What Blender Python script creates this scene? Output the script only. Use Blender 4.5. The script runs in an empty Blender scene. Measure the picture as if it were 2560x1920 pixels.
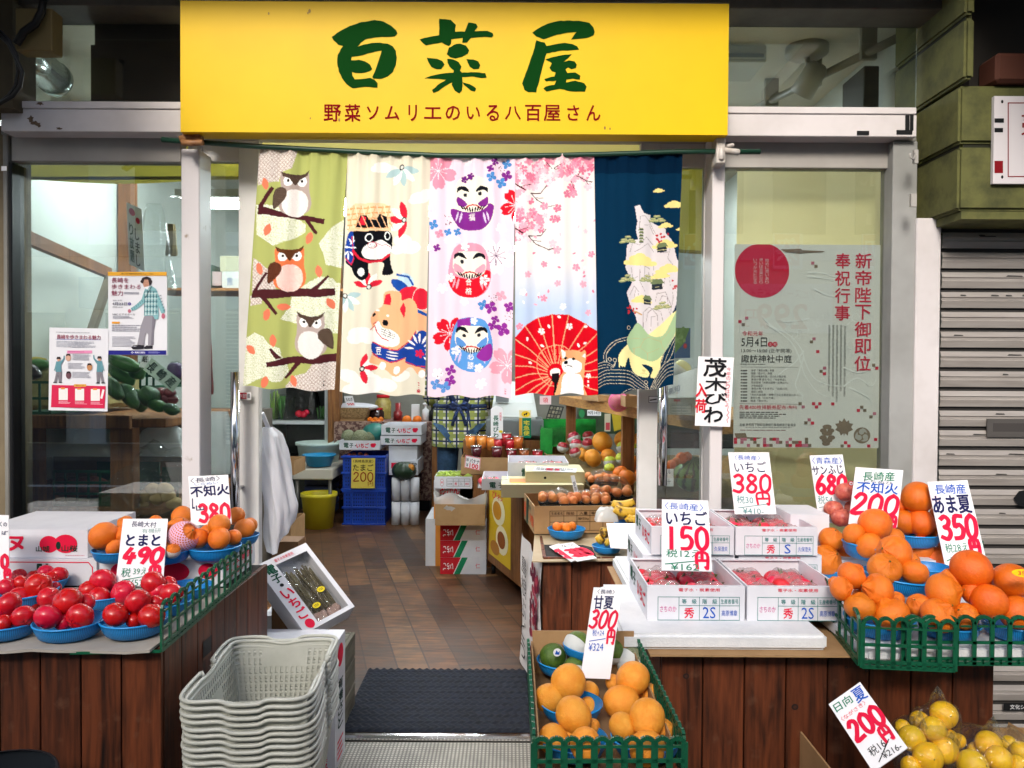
import bpy,bmesh,math,random
import numpy as np
from mathutils import Vector,Matrix,Euler
R=math.radians
rng=random.Random(7)
SC=bpy.context.scene
COL=SC.collection
# ------------------------------------------------------------------ camera, world, sun, exposure
F=1950.0
EYE=1.27
PITCH,ROLL=-1.03,0.33
cam_d=bpy.data.cameras.new("camera")
cam_d.sensor_width=36.0
cam_d.lens=36.0*F/2560.0
cam_d.clip_end=300
cam=bpy.data.objects.new("camera",cam_d)
COL.objects.link(cam)
CM=Matrix.Translation((0,0,EYE))@Matrix.Rotation(R(90+PITCH),4,'X')@Matrix.Rotation(R(ROLL),4,'Z')
cam.matrix_world=CM
SC.camera=cam
SC.view_settings.view_transform='Standard'
SC.view_settings.look='None'
SC.view_settings.exposure=0.84
SC.view_settings.gamma=1
world=bpy.data.worlds.new("World")
SC.world=world
world.use_nodes=True
wn=world.node_tree.nodes
sky=wn.new('ShaderNodeTexSky')
sky.sky_type='NISHITA'
sky.sun_disc=False
sky.sun_elevation=R(33)
sky.sun_rotation=R(195)
sky.air_density=1.0
sky.dust_density=4.0
wn['Background'].inputs['Strength'].default_value=0.15
world.node_tree.links.new(sky.outputs[0],wn['Background'].inputs[0])
sun_d=bpy.data.lights.new("sun",'SUN')
sun_d.energy=1.5
sun_d.angle=R(14)
sun_d.color=(1.0,0.96,0.9)
sun=bpy.data.objects.new("sun",sun_d)
COL.objects.link(sun)
# the light comes from behind the camera, a little to its left
az=R(195)
sdir=Vector((math.sin(az)*math.cos(R(33)),math.cos(az)*math.cos(R(33)),math.sin(R(33))))
sun.rotation_euler=(-sdir).to_track_quat('-Z','Y').to_euler()
sun.location=sdir*30
SC.cycles.max_bounces=8
SC.cycles.transparent_max_bounces=16
SC.cycles.diffuse_bounces=4
SC.cycles.caustics_reflective=False
SC.cycles.caustics_refractive=False
SC.cycles.sample_clamp_indirect=4.0
# ------------------------------------------------------------------ measuring helpers (photograph pixels -> metres)
RM=CM.to_3x3()
def ray(px,py):
 return RM@Vector(((px-1280)/F,(960-py)/F,-1.0))
def W(px,py,Y):
 d=ray(px,py)
 return Vector((0,0,EYE))+d*(Y/d.y)
def Wz(px,py,z):
 d=ray(px,py)
 return Vector((0,0,EYE))+d*((z-EYE)/d.z)
zA=(640,900,3.687);zB=(1150,900,3.687);zC=(1200,1200,2.304);zD=(1860,1150,2.154)
zL=(0,1180,2.2414);zK=(430,1300,2.675);z0=(0,0,0.8641);z1=(0,0,2.572);z2=(850,0,2.572)
z3=(1700,0,2.572);z4=(0,640,2.572);z7=(1700,640,2.572);zS=(0,0,1.0);z5=(1480,820,3.95)
def q(z,x,y):
 return(z[0]+x/z[2],z[1]+y/z[2])
def P(z,x,y,Y):
 a=q(z,x,y)
 return W(a[0],a[1],Y)
def Pz(z,x,y,zz):
 a=q(z,x,y)
 return Wz(a[0],a[1],zz)
 # ------------------------------------------------------------------ materials
def lin(h):
 h=h.lstrip('#')
 c=[int(h[i:i+2],16)/255 for i in(0,2,4)]
 return tuple((x/12.92 if x<=.04045 else((x+.055)/1.055)**2.4)for x in c)
MC={}
def M(name,col='#808080',rough=.6,col2=None,ns=6.0,lo=.35,hi=.65,bump=0.0,bs=40.0,stretch=(1,1,1),metal=0.0,spec=.5,rnd=0.0,isl=0.0,coat=0.0,sss=0.0,emit=0.0,trans=0.0,det=4.0,coord='Object'):
 if name in MC:
  return MC[name]
 m=bpy.data.materials.new(name)
 m.use_nodes=True
 nt=m.node_tree;N=nt.nodes;L=nt.links
 b=N['Principled BSDF']
 b.inputs['Roughness'].default_value=rough
 b.inputs['Metallic'].default_value=metal
 b.inputs['Specular IOR Level'].default_value=spec
 b.inputs['Coat Weight'].default_value=coat
 b.inputs['Coat Roughness'].default_value=.12
 if sss:
  b.inputs['Subsurface Weight'].default_value=sss
  b.inputs['Subsurface Radius'].default_value=(.02,.008,.004)
  b.inputs['Subsurface Scale'].default_value=.5
 c1=lin(col)+(1,)
 src=None
 mp=None
 def coords():
  nonlocal mp
  if mp is None:
   tc=N.new('ShaderNodeTexCoord');mp=N.new('ShaderNodeMapping')
   mp.inputs['Scale'].default_value=stretch
   L.new(tc.outputs[coord],mp.inputs[0])
  return mp.outputs[0]
 if col2:
  nz=N.new('ShaderNodeTexNoise')
  nz.inputs['Scale'].default_value=ns;nz.inputs['Detail'].default_value=det
  nz.inputs['Roughness'].default_value=.62
  L.new(coords(),nz.inputs['Vector'])
  rp=N.new('ShaderNodeValToRGB')
  rp.color_ramp.elements[0].position=lo;rp.color_ramp.elements[1].position=hi
  rp.color_ramp.elements[0].color=c1;rp.color_ramp.elements[1].color=lin(col2)+(1,)
  L.new(nz.outputs['Fac'],rp.inputs[0])
  src=rp.outputs[0]
 if rnd or isl:
  hs=N.new('ShaderNodeHueSaturation')
  if src:L.new(src,hs.inputs['Color'])
  else:hs.inputs['Color'].default_value=c1
  if rnd:
   oi=N.new('ShaderNodeObjectInfo');rv=oi.outputs['Random'];k=rnd
  else:
   gi=N.new('ShaderNodeNewGeometry');rv=gi.outputs['Random Per Island'];k=isl
  mr=N.new('ShaderNodeMapRange');mr.inputs[3].default_value=1-k;mr.inputs[4].default_value=1+k
  L.new(rv,mr.inputs[0]);L.new(mr.outputs[0],hs.inputs['Value'])
  mr2=N.new('ShaderNodeMapRange');mr2.inputs[3].default_value=.5+k*.06;mr2.inputs[4].default_value=.5-k*.06
  L.new(rv,mr2.inputs[0]);L.new(mr2.outputs[0],hs.inputs['Hue'])
  src=hs.outputs[0]
 if src:L.new(src,b.inputs['Base Color'])
 else:b.inputs['Base Color'].default_value=c1
 if emit:
  b.inputs['Emission Color'].default_value=c1
  b.inputs['Emission Strength'].default_value=emit
 if bump:
  nb=N.new('ShaderNodeTexNoise');nb.inputs['Scale'].default_value=bs;nb.inputs['Detail'].default_value=3
  L.new(coords(),nb.inputs['Vector'])
  bp=N.new('ShaderNodeBump');bp.inputs['Strength'].default_value=bump;bp.inputs['Distance'].default_value=.004
  L.new(nb.outputs['Fac'],bp.inputs['Height']);L.new(bp.outputs[0],b.inputs['Normal'])
 if trans:
  tr=N.new('ShaderNodeBsdfTranslucent');mx=N.new('ShaderNodeMixShader')
  if src:L.new(src,tr.inputs['Color'])
  else:tr.inputs['Color'].default_value=c1
  mx.inputs[0].default_value=trans
  L.new(b.outputs[0],mx.inputs[1]);L.new(tr.outputs[0],mx.inputs[2])
  L.new(mx.outputs[0],N['Material Output'].inputs[0])
 MC[name]=m
 return m
def ink(h,rough=.55):
 return M('ink_'+h.strip('#'),h,rough,spec=.15)
def clear_film(name,ior=1.5,haze=0.0,tint='#f4f6f5',rough=0.0,bump=0.0,bs=30.0,boost=1.0):
 if name in MC:return MC[name]
 m=bpy.data.materials.new(name);m.use_nodes=True
 nt=m.node_tree;N=nt.nodes;L=nt.links
 N.remove(N['Principled BSDF'])
 t=N.new('ShaderNodeBsdfTransparent');t.inputs[0].default_value=lin(tint)+(1,)
 g=N.new('ShaderNodeBsdfGlossy');g.inputs['Roughness'].default_value=rough
 fr=N.new('ShaderNodeFresnel');fr.inputs[0].default_value=ior
 mul=N.new('ShaderNodeMath');mul.operation='MULTIPLY';mul.inputs[1].default_value=boost;mul.use_clamp=True
 L.new(fr.outputs[0],mul.inputs[0])
 if bump:
  mi=N.new('ShaderNodeMath');mi.operation='MINIMUM';mi.inputs[1].default_value=.16;L.new(mul.outputs[0],mi.inputs[0]);mul=mi
 mx=N.new('ShaderNodeMixShader');L.new(mul.outputs[0],mx.inputs[0])
 last=t
 if haze:
  d=N.new('ShaderNodeBsdfDiffuse');d.inputs[0].default_value=(.85,.87,.88,1)
  tl=N.new('ShaderNodeBsdfTranslucent');tl.inputs[0].default_value=(.85,.87,.88,1)
  ad=N.new('ShaderNodeMixShader');ad.inputs[0].default_value=.5
  L.new(d.outputs[0],ad.inputs[1]);L.new(tl.outputs[0],ad.inputs[2])
  m2=N.new('ShaderNodeMixShader');m2.inputs[0].default_value=haze
  L.new(t.outputs[0],m2.inputs[1]);L.new(ad.outputs[0],m2.inputs[2]);last=m2
 L.new(last.outputs[0],mx.inputs[1]);L.new(g.outputs[0],mx.inputs[2])
 if bump:
  tc=N.new('ShaderNodeTexCoord');nb=N.new('ShaderNodeTexNoise');nb.inputs['Scale'].default_value=bs
  nb.inputs['Detail'].default_value=2
  bp=N.new('ShaderNodeBump');bp.inputs['Strength'].default_value=bump;bp.inputs['Distance'].default_value=.02
  L.new(tc.outputs['Object'],nb.inputs['Vector']);L.new(nb.outputs['Fac'],bp.inputs['Height'])
  L.new(bp.outputs[0],g.inputs['Normal']);L.new(bp.outputs[0],fr.inputs['Normal'])
 L.new(mx.outputs[0],N['Material Output'].inputs[0])
 MC[name]=m
 return m
GLASS=clear_film('window_glass',ior=1.5,tint='#eef4f2',boost=3.2)
FILM=clear_film('clear_bag_film',ior=1.4,haze=.02,rough=.12,bump=1.0,bs=34,boost=.8)
HAZEFILM=clear_film('milky_bag_film',ior=1.45,haze=.62,rough=.22,bump=.5,bs=20)
WHITE=M('white_card','#e9e9ec',.55)
CARTON=M('white_carton','#dfe0e6',.5,'#cfd0d8',ns=5)
KRAFT=M('kraft_board','#a5835a',.8,'#96744d',ns=9,bump=.1,bs=120)
KRAFTIN=M('kraft_inside','#8d6f4d',.85,'#7d6042',ns=9)
PALEGLASS=clear_film('poster_window_glass',ior=1.5,tint='#f4f8f6',boost=1.9)
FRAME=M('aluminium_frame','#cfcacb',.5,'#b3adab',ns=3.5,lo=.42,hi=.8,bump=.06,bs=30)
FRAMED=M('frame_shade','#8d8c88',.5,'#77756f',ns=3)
STYRO=M('polystyrene','#dcdee0',.75,'#cfd2d5',ns=14,bump=.35,bs=170)
BLACK=M('black_plastic','#111214',.5,spec=.25)
CHROME=M('chrome','#d8d8da',.12,metal=1)
DKGREEN=M('green_plastic','#07583a',.4,'#06482f',ns=8)
PINK=ink('#d8173f');REDP=ink('#c8102e');NAVY=ink('#1d2052');BLUEI=ink('#1b57b8');GREENI=ink('#0d7a5c');INKK=ink('#16161c')
WOODBASE=('#5a2f1a','#2c150b')
def wood(name,c1,c2,axis=2,scale=1.0,rough=.55,isl=.25,c3=None):
 """dark streaked board: grain drawn out along one axis, tone changing from board to board"""
 if name in MC:return MC[name]
 m=bpy.data.materials.new(name);m.use_nodes=True
 nt=m.node_tree;N=nt.nodes;L=nt.links
 b=N['Principled BSDF'];b.inputs['Roughness'].default_value=rough
 b.inputs['Specular IOR Level'].default_value=.35
 tc=N.new('ShaderNodeTexCoord');gi=N.new('ShaderNodeNewGeometry')
 add=N.new('ShaderNodeVectorMath');add.operation='ADD'
 sc=N.new('ShaderNodeVectorMath');sc.operation='SCALE';sc.inputs[3].default_value=13.0
 cmb=N.new('ShaderNodeCombineXYZ')
 for i in range(3):L.new(gi.outputs['Random Per Island'],cmb.inputs[i])
 L.new(cmb.outputs[0],sc.inputs[0]);L.new(tc.outputs['Object'],add.inputs[0]);L.new(sc.outputs[0],add.inputs[1])
 mp=N.new('ShaderNodeMapping');s=[14*scale]*3;s[axis]=1.3*scale
 mp.inputs['Scale'].default_value=s;L.new(add.outputs[0],mp.inputs[0])
 n1=N.new('ShaderNodeTexNoise');n1.inputs['Scale'].default_value=1.6;n1.inputs['Detail'].default_value=5
 n1.inputs['Distortion'].default_value=1.2
 L.new(mp.outputs[0],n1.inputs['Vector'])
 wv=N.new('ShaderNodeTexNoise');wv.inputs['Scale'].default_value=9;wv.inputs['Detail'].default_value=3
 L.new(mp.outputs[0],wv.inputs['Vector'])
 mixf=N.new('ShaderNodeMath');mixf.operation='MULTIPLY_ADD';mixf.inputs[1].default_value=.35
 L.new(wv.outputs['Fac'],mixf.inputs[0])
 m1=N.new('ShaderNodeMath');m1.operation='MULTIPLY';m1.inputs[1].default_value=.75;L.new(n1.outputs['Fac'],m1.inputs[0])
 L.new(m1.outputs[0],mixf.inputs[2])
 rp=N.new('ShaderNodeValToRGB');rp.color_ramp.elements[0].position=.36;rp.color_ramp.elements[1].position=.66
 rp.color_ramp.elements[0].color=lin(c2)+(1,);rp.color_ramp.elements[1].color=lin(c1)+(1,)
 L.new(mixf.outputs[0],rp.inputs[0])
 hs=N.new('ShaderNodeHueSaturation');mr=N.new('ShaderNodeMapRange')
 mr.inputs[3].default_value=1-isl;mr.inputs[4].default_value=1+isl
 L.new(gi.outputs['Random Per Island'],mr.inputs[0]);L.new(mr.outputs[0],hs.inputs['Value']);L.new(rp.outputs[0],hs.inputs['Color'])
 out=hs.outputs[0]
 # pale scuffs
 n3=N.new('ShaderNodeTexNoise');n3.inputs['Scale'].default_value=22;n3.inputs['Detail'].default_value=6
 L.new(tc.outputs['Object'],n3.inputs['Vector'])
 r3=N.new('ShaderNodeValToRGB');r3.color_ramp.elements[0].position=.6;r3.color_ramp.elements[1].position=.78
 r3.color_ramp.elements[0].color=(0,0,0,1);r3.color_ramp.elements[1].color=(.55,.55,.55,1)
 L.new(n3.outputs['Fac'],r3.inputs[0])
 mx=N.new('ShaderNodeMix');mx.data_type='RGBA';mx.inputs[7].default_value=lin(c3 or c1)+(1,)
 L.new(r3.outputs[0],mx.inputs[0]);L.new(out,mx.inputs[6]);L.new(mx.outputs[2],b.inputs['Base Color'])
 bp=N.new('ShaderNodeBump');bp.inputs['Strength'].default_value=.35;bp.inputs['Distance'].default_value=.003
 L.new(mixf.outputs[0],bp.inputs['Height']);L.new(bp.outputs[0],b.inputs['Normal'])
 MC[name]=m
 return m
BOARD=wood('dark_board','#603019','#140804',2,1.0,.5,.35,'#6b4a38')
WOODX=wood('shelf_wood','#a5713f','#6f4523',0,1.0,.6,.12,'#a97d50')
WOODY=wood('plank_wood','#b08246','#7a5128',1,1.0,.6,.12,'#b58d58')
WOODZ=wood('post_wood','#8a5a30','#553217',2,1.0,.6,.12,'#8f6a44')
GREYWOOD=wood('weathered_wood','#6f6a5c','#4b473d',1,1.0,.8,.15,'#837d6d')
# ------------------------------------------------------------------ lettering
TXT={}
def glyphs(body,bold=0.0):
 k=(body,bold)
 if k in TXT:return TXT[k]
 c=bpy.data.curves.new("t",'FONT');c.body=body;c.resolution_u=2;c.offset=bold
 o=bpy.data.objects.new("t",c);COL.objects.link(o)
 me=bpy.data.meshes.new_from_object(o.evaluated_get(bpy.context.evaluated_depsgraph_get()))
 n=len(me.vertices)
 v=np.zeros(n*3);me.vertices.foreach_get('co',v);v=v.reshape(-1,3)[:,:2]
 f=[tuple(p.vertices)for p in me.polygons]
 bpy.data.objects.remove(o);bpy.data.curves.remove(c);bpy.data.meshes.remove(me)
 lo,hi=v.min(0),v.max(0)
 sz=np.maximum(hi-lo,1e-6)
 v=(v-(lo+hi)/2)/sz
 TXT[k]=(v,f,sz[0]/sz[1])
 return TXT[k]
 # ------------------------------------------------------------------ mesh builder
class Fr:
 """a flat face: o = its top left corner, ex runs to the right edge, ey down to the bottom edge"""
 def __init__(s,o,ex,ey,n=None):
  s.o,s.ex,s.ey=Vector(o),Vector(ex),Vector(ey)
  s.n=Vector(n)if n else s.ey.cross(s.ex).normalized()
  s.asp=s.ex.length/s.ey.length
 def pt(s,u,v,k=0.0):
  return s.o+s.ex*u+s.ey*v+s.n*k
class MB:
 def __init__(s):
  s.v=[];s.f=[];s.m=[];s.sm=[];s.mats=[]
 def slot(s,m):
  if m not in s.mats:s.mats.append(m)
  return s.mats.index(m)
 def add(s,vs,fs,m,smooth=False):
  b=len(s.v);s.v.extend([tuple(x)for x in vs]);i=s.slot(m)
  for f in fs:
   s.f.append(tuple(b+k for k in f));s.m.append(i);s.sm.append(smooth)
  return s
 def poly(s,pts,m,smooth=False):
  return s.add(pts,[tuple(range(len(pts)))],m,smooth)
 def box(s,x0,x1,y0,y1,z0,z1,m,mt=None):
  vs=[Vector((x,y,z))for z in(z0,z1)for y in(y0,y1)for x in(x0,x1)]
  if mt is not None:vs=[mt@v for v in vs]
  return s.add(vs,[(0,2,3,1),(4,5,7,6),(0,1,5,4),(2,6,7,3),(0,4,6,2),(1,3,7,5)],m)
 def bar(s,a,b,w,t,m,up=(0,0,1)):
  """a straight bar from a to b, w across (sideways), t along up"""
  a,b=Vector(a),Vector(b);d=(b-a)
  if d.length<1e-7:return s
  d.normalize();u=Vector(up)
  if abs(d.dot(u))>.99:u=Vector((1,0,0))
  r=d.cross(u).normalized();u=r.cross(d).normalized()
  vs=[p+r*(sx*w/2)+u*(sz*t/2)for p in(a,b)for sz in(-1,1)for sx in(-1,1)]
  return s.add(vs,[(0,1,3,2),(4,6,7,5),(0,4,5,1),(2,3,7,6),(0,2,6,4),(1,5,7,3)],m)
 def tube(s,pts,r,m,n=8,cap=True,closed=False):
  pts=[Vector(p)for p in pts];rs=r if isinstance(r,(list,tuple))else[r]*len(pts)
  vs=[];K=len(pts);pu=None
  for i,p in enumerate(pts):
   if closed:d=pts[(i+1)%K]-pts[i-1]
   else:d=pts[min(i+1,K-1)]-pts[max(i-1,0)]
   d.normalize()
   u=(pu-d*pu.dot(d))if pu is not None else Vector((0,0,1))-d*d.z
   if u.length<1e-4:u=Vector((1,0,0))-d*d.x
   u.normalize();pu=u;w=d.cross(u)
   for k in range(n):
    a=2*math.pi*k/n
    vs.append(p+(u*math.cos(a)+w*math.sin(a))*rs[i])
  fs=[]
  for i in range(K if closed else K-1):
   for k in range(n):
    j=(i+1)%K
    fs.append((i*n+k,i*n+(k+1)%n,j*n+(k+1)%n,j*n+k))
  s.add(vs,fs,m,True)
  if cap and not closed:
   b=len(s.v)-len(vs);i=s.slot(m)
   s.f.append(tuple(b+k for k in reversed(range(n))));s.m.append(i);s.sm.append(False)
   s.f.append(tuple(b+(K-1)*n+k for k in range(n)));s.m.append(i);s.sm.append(False)
  return s
 def lathe(s,prof,m,n=24,c=(0,0,0),smooth=True,wob=None,mt=None):
  c=Vector(c);vs=[]
  for j,(r,z)in enumerate(prof):
   for k in range(n):
    a=2*math.pi*k/n
    rr=r*(wob(a,j)if wob else 1)
    v=Vector((rr*math.cos(a),rr*math.sin(a),z))
    vs.append((mt@v if mt is not None else v)+c)
  fs=[(j*n+k,j*n+(k+1)%n,(j+1)*n+(k+1)%n,(j+1)*n+k)for j in range(len(prof)-1)for k in range(n)]
  return s.add(vs,fs,m,smooth)
 def ball(s,c,rx,ry,rz,m,n=14,k=9,fn=None,mt=None):
  prof=[]
  vs=[];c=Vector(c)
  for j in range(k+1):
   t=math.pi*j/k
   for i in range(n):
    a=2*math.pi*i/n
    d=Vector((math.sin(t)*math.cos(a),math.sin(t)*math.sin(a),math.cos(t)))
    g=fn(d)if fn else 1.0
    v=Vector((d.x*rx*g,d.y*ry*g,d.z*rz*g))
    vs.append((mt@v if mt is not None else v)+c)
  fs=[(j*n+i,(j+1)*n+i,(j+1)*n+(i+1)%n,j*n+(i+1)%n)for j in range(k)for i in range(n)]
  return s.add(vs,fs,m,True)
  # flat drawing on a face
 def rect(s,fr,u0,v0,u1,v1,m,k=.0006):
  return s.poly([fr.pt(u0,v1,k),fr.pt(u1,v1,k),fr.pt(u1,v0,k),fr.pt(u0,v0,k)],m)
 def shape(s,fr,pts,m,k=.0006):
  return s.poly([fr.pt(u,v,k)for u,v in reversed(pts)],m)
 def oval(s,fr,u,v,ru,rv,m,k=.0006,n=20):
  return s.shape(fr,[(u+ru*math.cos(2*math.pi*i/n),v+rv*math.sin(2*math.pi*i/n))for i in range(n)],m,k)
 def line(s,fr,pts,w,m,k=.0006):
  """w in the face's height units"""
  h=fr.ey.length
  for i,(a,b)in enumerate(zip(pts[:-1],pts[1:])):
   kk=k+(i%5)*.00003
   A,B=fr.pt(*a,kk),fr.pt(*b,kk);d=B-A
   if d.length<1e-6:continue
   t=d.normalized().cross(fr.n)*(w*h/2);e=d.normalized()*(w*h*.3)
   s.poly([A-e-t,B+e-t,B+e+t,A-e+t][::-1],m)
  return s
 def grid(s,fr,us,vs,w,m,k=.0006):
  for u in us:s.line(fr,[(u,vs[0]),(u,vs[-1])],w,m,k)
  for v in vs:s.line(fr,[(us[0],v),(us[-1],v)],w,m,k)
  return s
 def text(s,fr,body,u,v,w=None,h=None,m=None,k=.0009,bold=.0,rot=0.0,mirror=False):
  """centred at (u, v); w, h are fractions of the face (one of them may be None to keep proportions)"""
  g,f,asp=glyphs(body)
  H=fr.ey.length;Wd=fr.ex.length
  if w is None:hh=h*H;ww=hh*asp
  elif h is None:ww=w*Wd;hh=ww/asp
  else:ww=w*Wd;hh=h*H
  xd=fr.ex.normalized();yd=-fr.ey.normalized()
  ca,sa=math.cos(rot),math.sin(rot)
  e=max(0,bold-.004)*hh*.8
  for j,(ox,oy)in enumerate(((0,0),(e,e),(-e,e),(e,-e),(-e,-e))if e else((0,0),)):
   o=fr.pt(u,v,k+j*.00004);vs=[]
   for x,y in g:
    x,y=x*ww*(-1 if mirror else 1)+ox,y*hh+oy
    vs.append(o+xd*(x*ca-y*sa)+yd*(x*sa+y*ca))
   s.add(vs,f,m)
  return s
 def vtext(s,fr,body,u,v0,v1,w,m,k=.0009,bold=.0):
  n=len(body);st=(v1-v0)/n
  for i,ch in enumerate(body):
   g=glyphs(ch,bold)
   hh=st*.86
   if ch in 'ー~〜':s.text(fr,ch,u,v0+st*(i+.5),h=hh*.15,m=m,k=k,bold=bold,rot=math.pi/2)
   else:s.text(fr,ch,u,v0+st*(i+.5),w=w,h=hh,m=m,k=k,bold=bold)
  return s
 def greek(s,fr,u0,v0,u1,v1,n,m,seed=1,k=.0006,fill=.5):
  """rows of small print too fine to read in the photograph"""
  rr=random.Random(seed);st=(v1-v0)/n
  for i in range(n):
   u=u0;end=u1-rr.random()*(u1-u0)*.3
   while u<end:
    w=(u1-u0)*(.03+.09*rr.random())
    s.rect(fr,u,v0+st*i,min(u+w,end),v0+st*(i+fill),m,k);u+=w+(u1-u0)*.015
  return s
 def mesh(s,name,bevel=0.0,seg=1):
  me=bpy.data.meshes.new(name)
  me.from_pydata(s.v,[],s.f)
  for m in s.mats:me.materials.append(m)
  me.polygons.foreach_set('material_index',s.m)
  me.polygons.foreach_set('use_smooth',s.sm)
  me.update()
  if bevel:
   bm=bmesh.new();bm.from_mesh(me)
   bmesh.ops.remove_doubles(bm,verts=bm.verts,dist=1e-6)
   es=[e for e in bm.edges if len(e.link_faces)==2 and e.calc_face_angle(0)>R(40)]
   bmesh.ops.bevel(bm,geom=es,offset=bevel,segments=seg,affect='EDGES',clamp_overlap=True)
   bm.to_mesh(me);bm.free()
  return me
 def build(s,name,parent=None,bevel=0.0,seg=1,**kw):
  return put(name,s.mesh(name,bevel,seg),parent,**kw)
def put(name,me,parent=None,loc=None,rot=None,scale=None,label=None,cat=None,group=None,kind=None):
 o=bpy.data.objects.new(name,me);COL.objects.link(o)
 if parent is not None:o.parent=parent
 if loc is not None:o.location=loc
 if rot is not None:o.rotation_euler=rot
 if scale is not None:o.scale=scale if not isinstance(scale,(int,float))else(scale,)*3
 tag(o,label,cat,group,kind)
 return o
def tag(o,label=None,cat=None,group=None,kind=None):
 if label:o['label']=label
 if cat:o['category']=cat
 if group:o['group']=group
 if kind:o['kind']=kind
 return o
def thing(name,label,cat,loc=(0,0,0),rz=0.0,group=None):
 o=bpy.data.objects.new(name,None);COL.objects.link(o)
 o.location=loc;o.rotation_euler=(0,0,rz);o.empty_display_size=.1
 return tag(o,label,cat,group)
def dup(root,loc=None,rz=None,label=None,group=None):
 def cp(o,par):
  c=o.copy();COL.objects.link(c)
  if par is not None:c.parent=par
  for ch in list(o.children):cp(ch,c)
  return c
 r=cp(root,None)
 if loc is not None:r.location=loc
 if rz is not None:r.rotation_euler=(0,0,rz)
 if label:r['label']=label
 if group:r['group']=group
 return r
 # ================================================================== THE SETTING
def pbox(mb,z,x0,y0,x1,y1,Y,D,m):
 """box whose front face, at depth Y, covers a rectangle measured on the photograph"""
 ym,xm=(y0+y1)/2,(x0+x1)/2
 X0,X1=P(z,x0,ym,Y).x,P(z,x1,ym,Y).x
 Z1,Z0=P(z,xm,y0,Y).z,P(z,xm,y1,Y).z
 mb.box(X0,X1,Y,Y+D,Z0,Z1,m)
 return X0,X1,Z0,Z1
def px_rect(z,x0,y0,x1,y1,Y):
 ym,xm=(y0+y1)/2,(x0+x1)/2
 return P(z,x0,ym,Y).x,P(z,x1,ym,Y).x,P(z,xm,y1,Y).z,P(z,xm,y0,Y).z
 # --- floors
def plank_mat():
 m=bpy.data.materials.new('vinyl_planks');m.use_nodes=True
 nt=m.node_tree;N=nt.nodes;L=nt.links;b=N['Principled BSDF']
 tc=N.new('ShaderNodeTexCoord');mp=N.new('ShaderNodeMapping');mp.inputs['Rotation'].default_value=(0,0,R(-105))
 L.new(tc.outputs['Object'],mp.inputs[0])
 br=N.new('ShaderNodeTexBrick')
 br.inputs['Scale'].default_value=1.0;br.inputs['Brick Width'].default_value=.58;br.inputs['Row Height'].default_value=.13
 br.inputs['Mortar Size'].default_value=.004;br.inputs['Mortar Smooth'].default_value=.2;br.inputs['Bias'].default_value=0
 br.offset=.37
 br.inputs['Color1'].default_value=(0,0,0,1);br.inputs['Color2'].default_value=(1,1,1,1);br.inputs['Mortar'].default_value=(.0,.0,.0,1)
 L.new(mp.outputs[0],br.inputs['Vector'])
 rp=N.new('ShaderNodeValToRGB');cr=rp.color_ramp
 cr.elements[0].position=0;cr.elements[0].color=lin('#3a2214')+(1,)
 cr.elements[1].position=1;cr.elements[1].color=lin('#785433')+(1,)
 for p,c in((.25,'#4a2d1b'),(.5,'#664328'),(.72,'#563620')):
  e=cr.elements.new(p);e.color=lin(c)+(1,)
 L.new(br.outputs['Color'],rp.inputs[0])
 mp2=N.new('ShaderNodeMapping');mp2.inputs['Rotation'].default_value=(0,0,R(-105));mp2.inputs['Scale'].default_value=(3,30,3)
 L.new(tc.outputs['Object'],mp2.inputs[0])
 nz=N.new('ShaderNodeTexNoise');nz.inputs['Scale'].default_value=1.3;nz.inputs['Detail'].default_value=6;nz.inputs['Distortion'].default_value=1
 L.new(mp2.outputs[0],nz.inputs['Vector'])
 n2=N.new('ShaderNodeTexNoise');n2.inputs['Scale'].default_value=9;n2.inputs['Detail'].default_value=8;n2.inputs['Roughness'].default_value=.7
 L.new(tc.outputs['Object'],n2.inputs['Vector'])
 mr=N.new('ShaderNodeMapRange');mr.inputs[1].default_value=.3;mr.inputs[2].default_value=.7;mr.inputs[3].default_value=.45;mr.inputs[4].default_value=1.35
 L.new(nz.outputs['Fac'],mr.inputs[0])
 mr2=N.new('ShaderNodeMapRange');mr2.inputs[1].default_value=.32;mr2.inputs[2].default_value=.68;mr2.inputs[3].default_value=.4;mr2.inputs[4].default_value=1.25
 L.new(n2.outputs['Fac'],mr2.inputs[0])
 mu=N.new('ShaderNodeMath');mu.operation='MULTIPLY';L.new(mr.outputs[0],mu.inputs[0]);L.new(mr2.outputs[0],mu.inputs[1])
 hs=N.new('ShaderNodeHueSaturation');L.new(rp.outputs[0],hs.inputs['Color']);L.new(mu.outputs[0],hs.inputs['Value'])
 L.new(hs.outputs[0],b.inputs['Base Color'])
 mr3=N.new('ShaderNodeMapRange');mr3.inputs[3].default_value=.34;mr3.inputs[4].default_value=.62
 L.new(n2.outputs['Fac'],mr3.inputs[0]);L.new(mr3.outputs[0],b.inputs['Roughness'])
 bp=N.new('ShaderNodeBump');bp.inputs['Strength'].default_value=.15;bp.inputs['Distance'].default_value=.002
 L.new(nz.outputs['Fac'],bp.inputs['Height']);L.new(bp.outputs[0],b.inputs['Normal'])
 return m
mb=MB();mb.box(-2.3,1.6,2.69,8.7,-.06,0,plank_mat());mb.build('floor',kind='structure')
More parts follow.
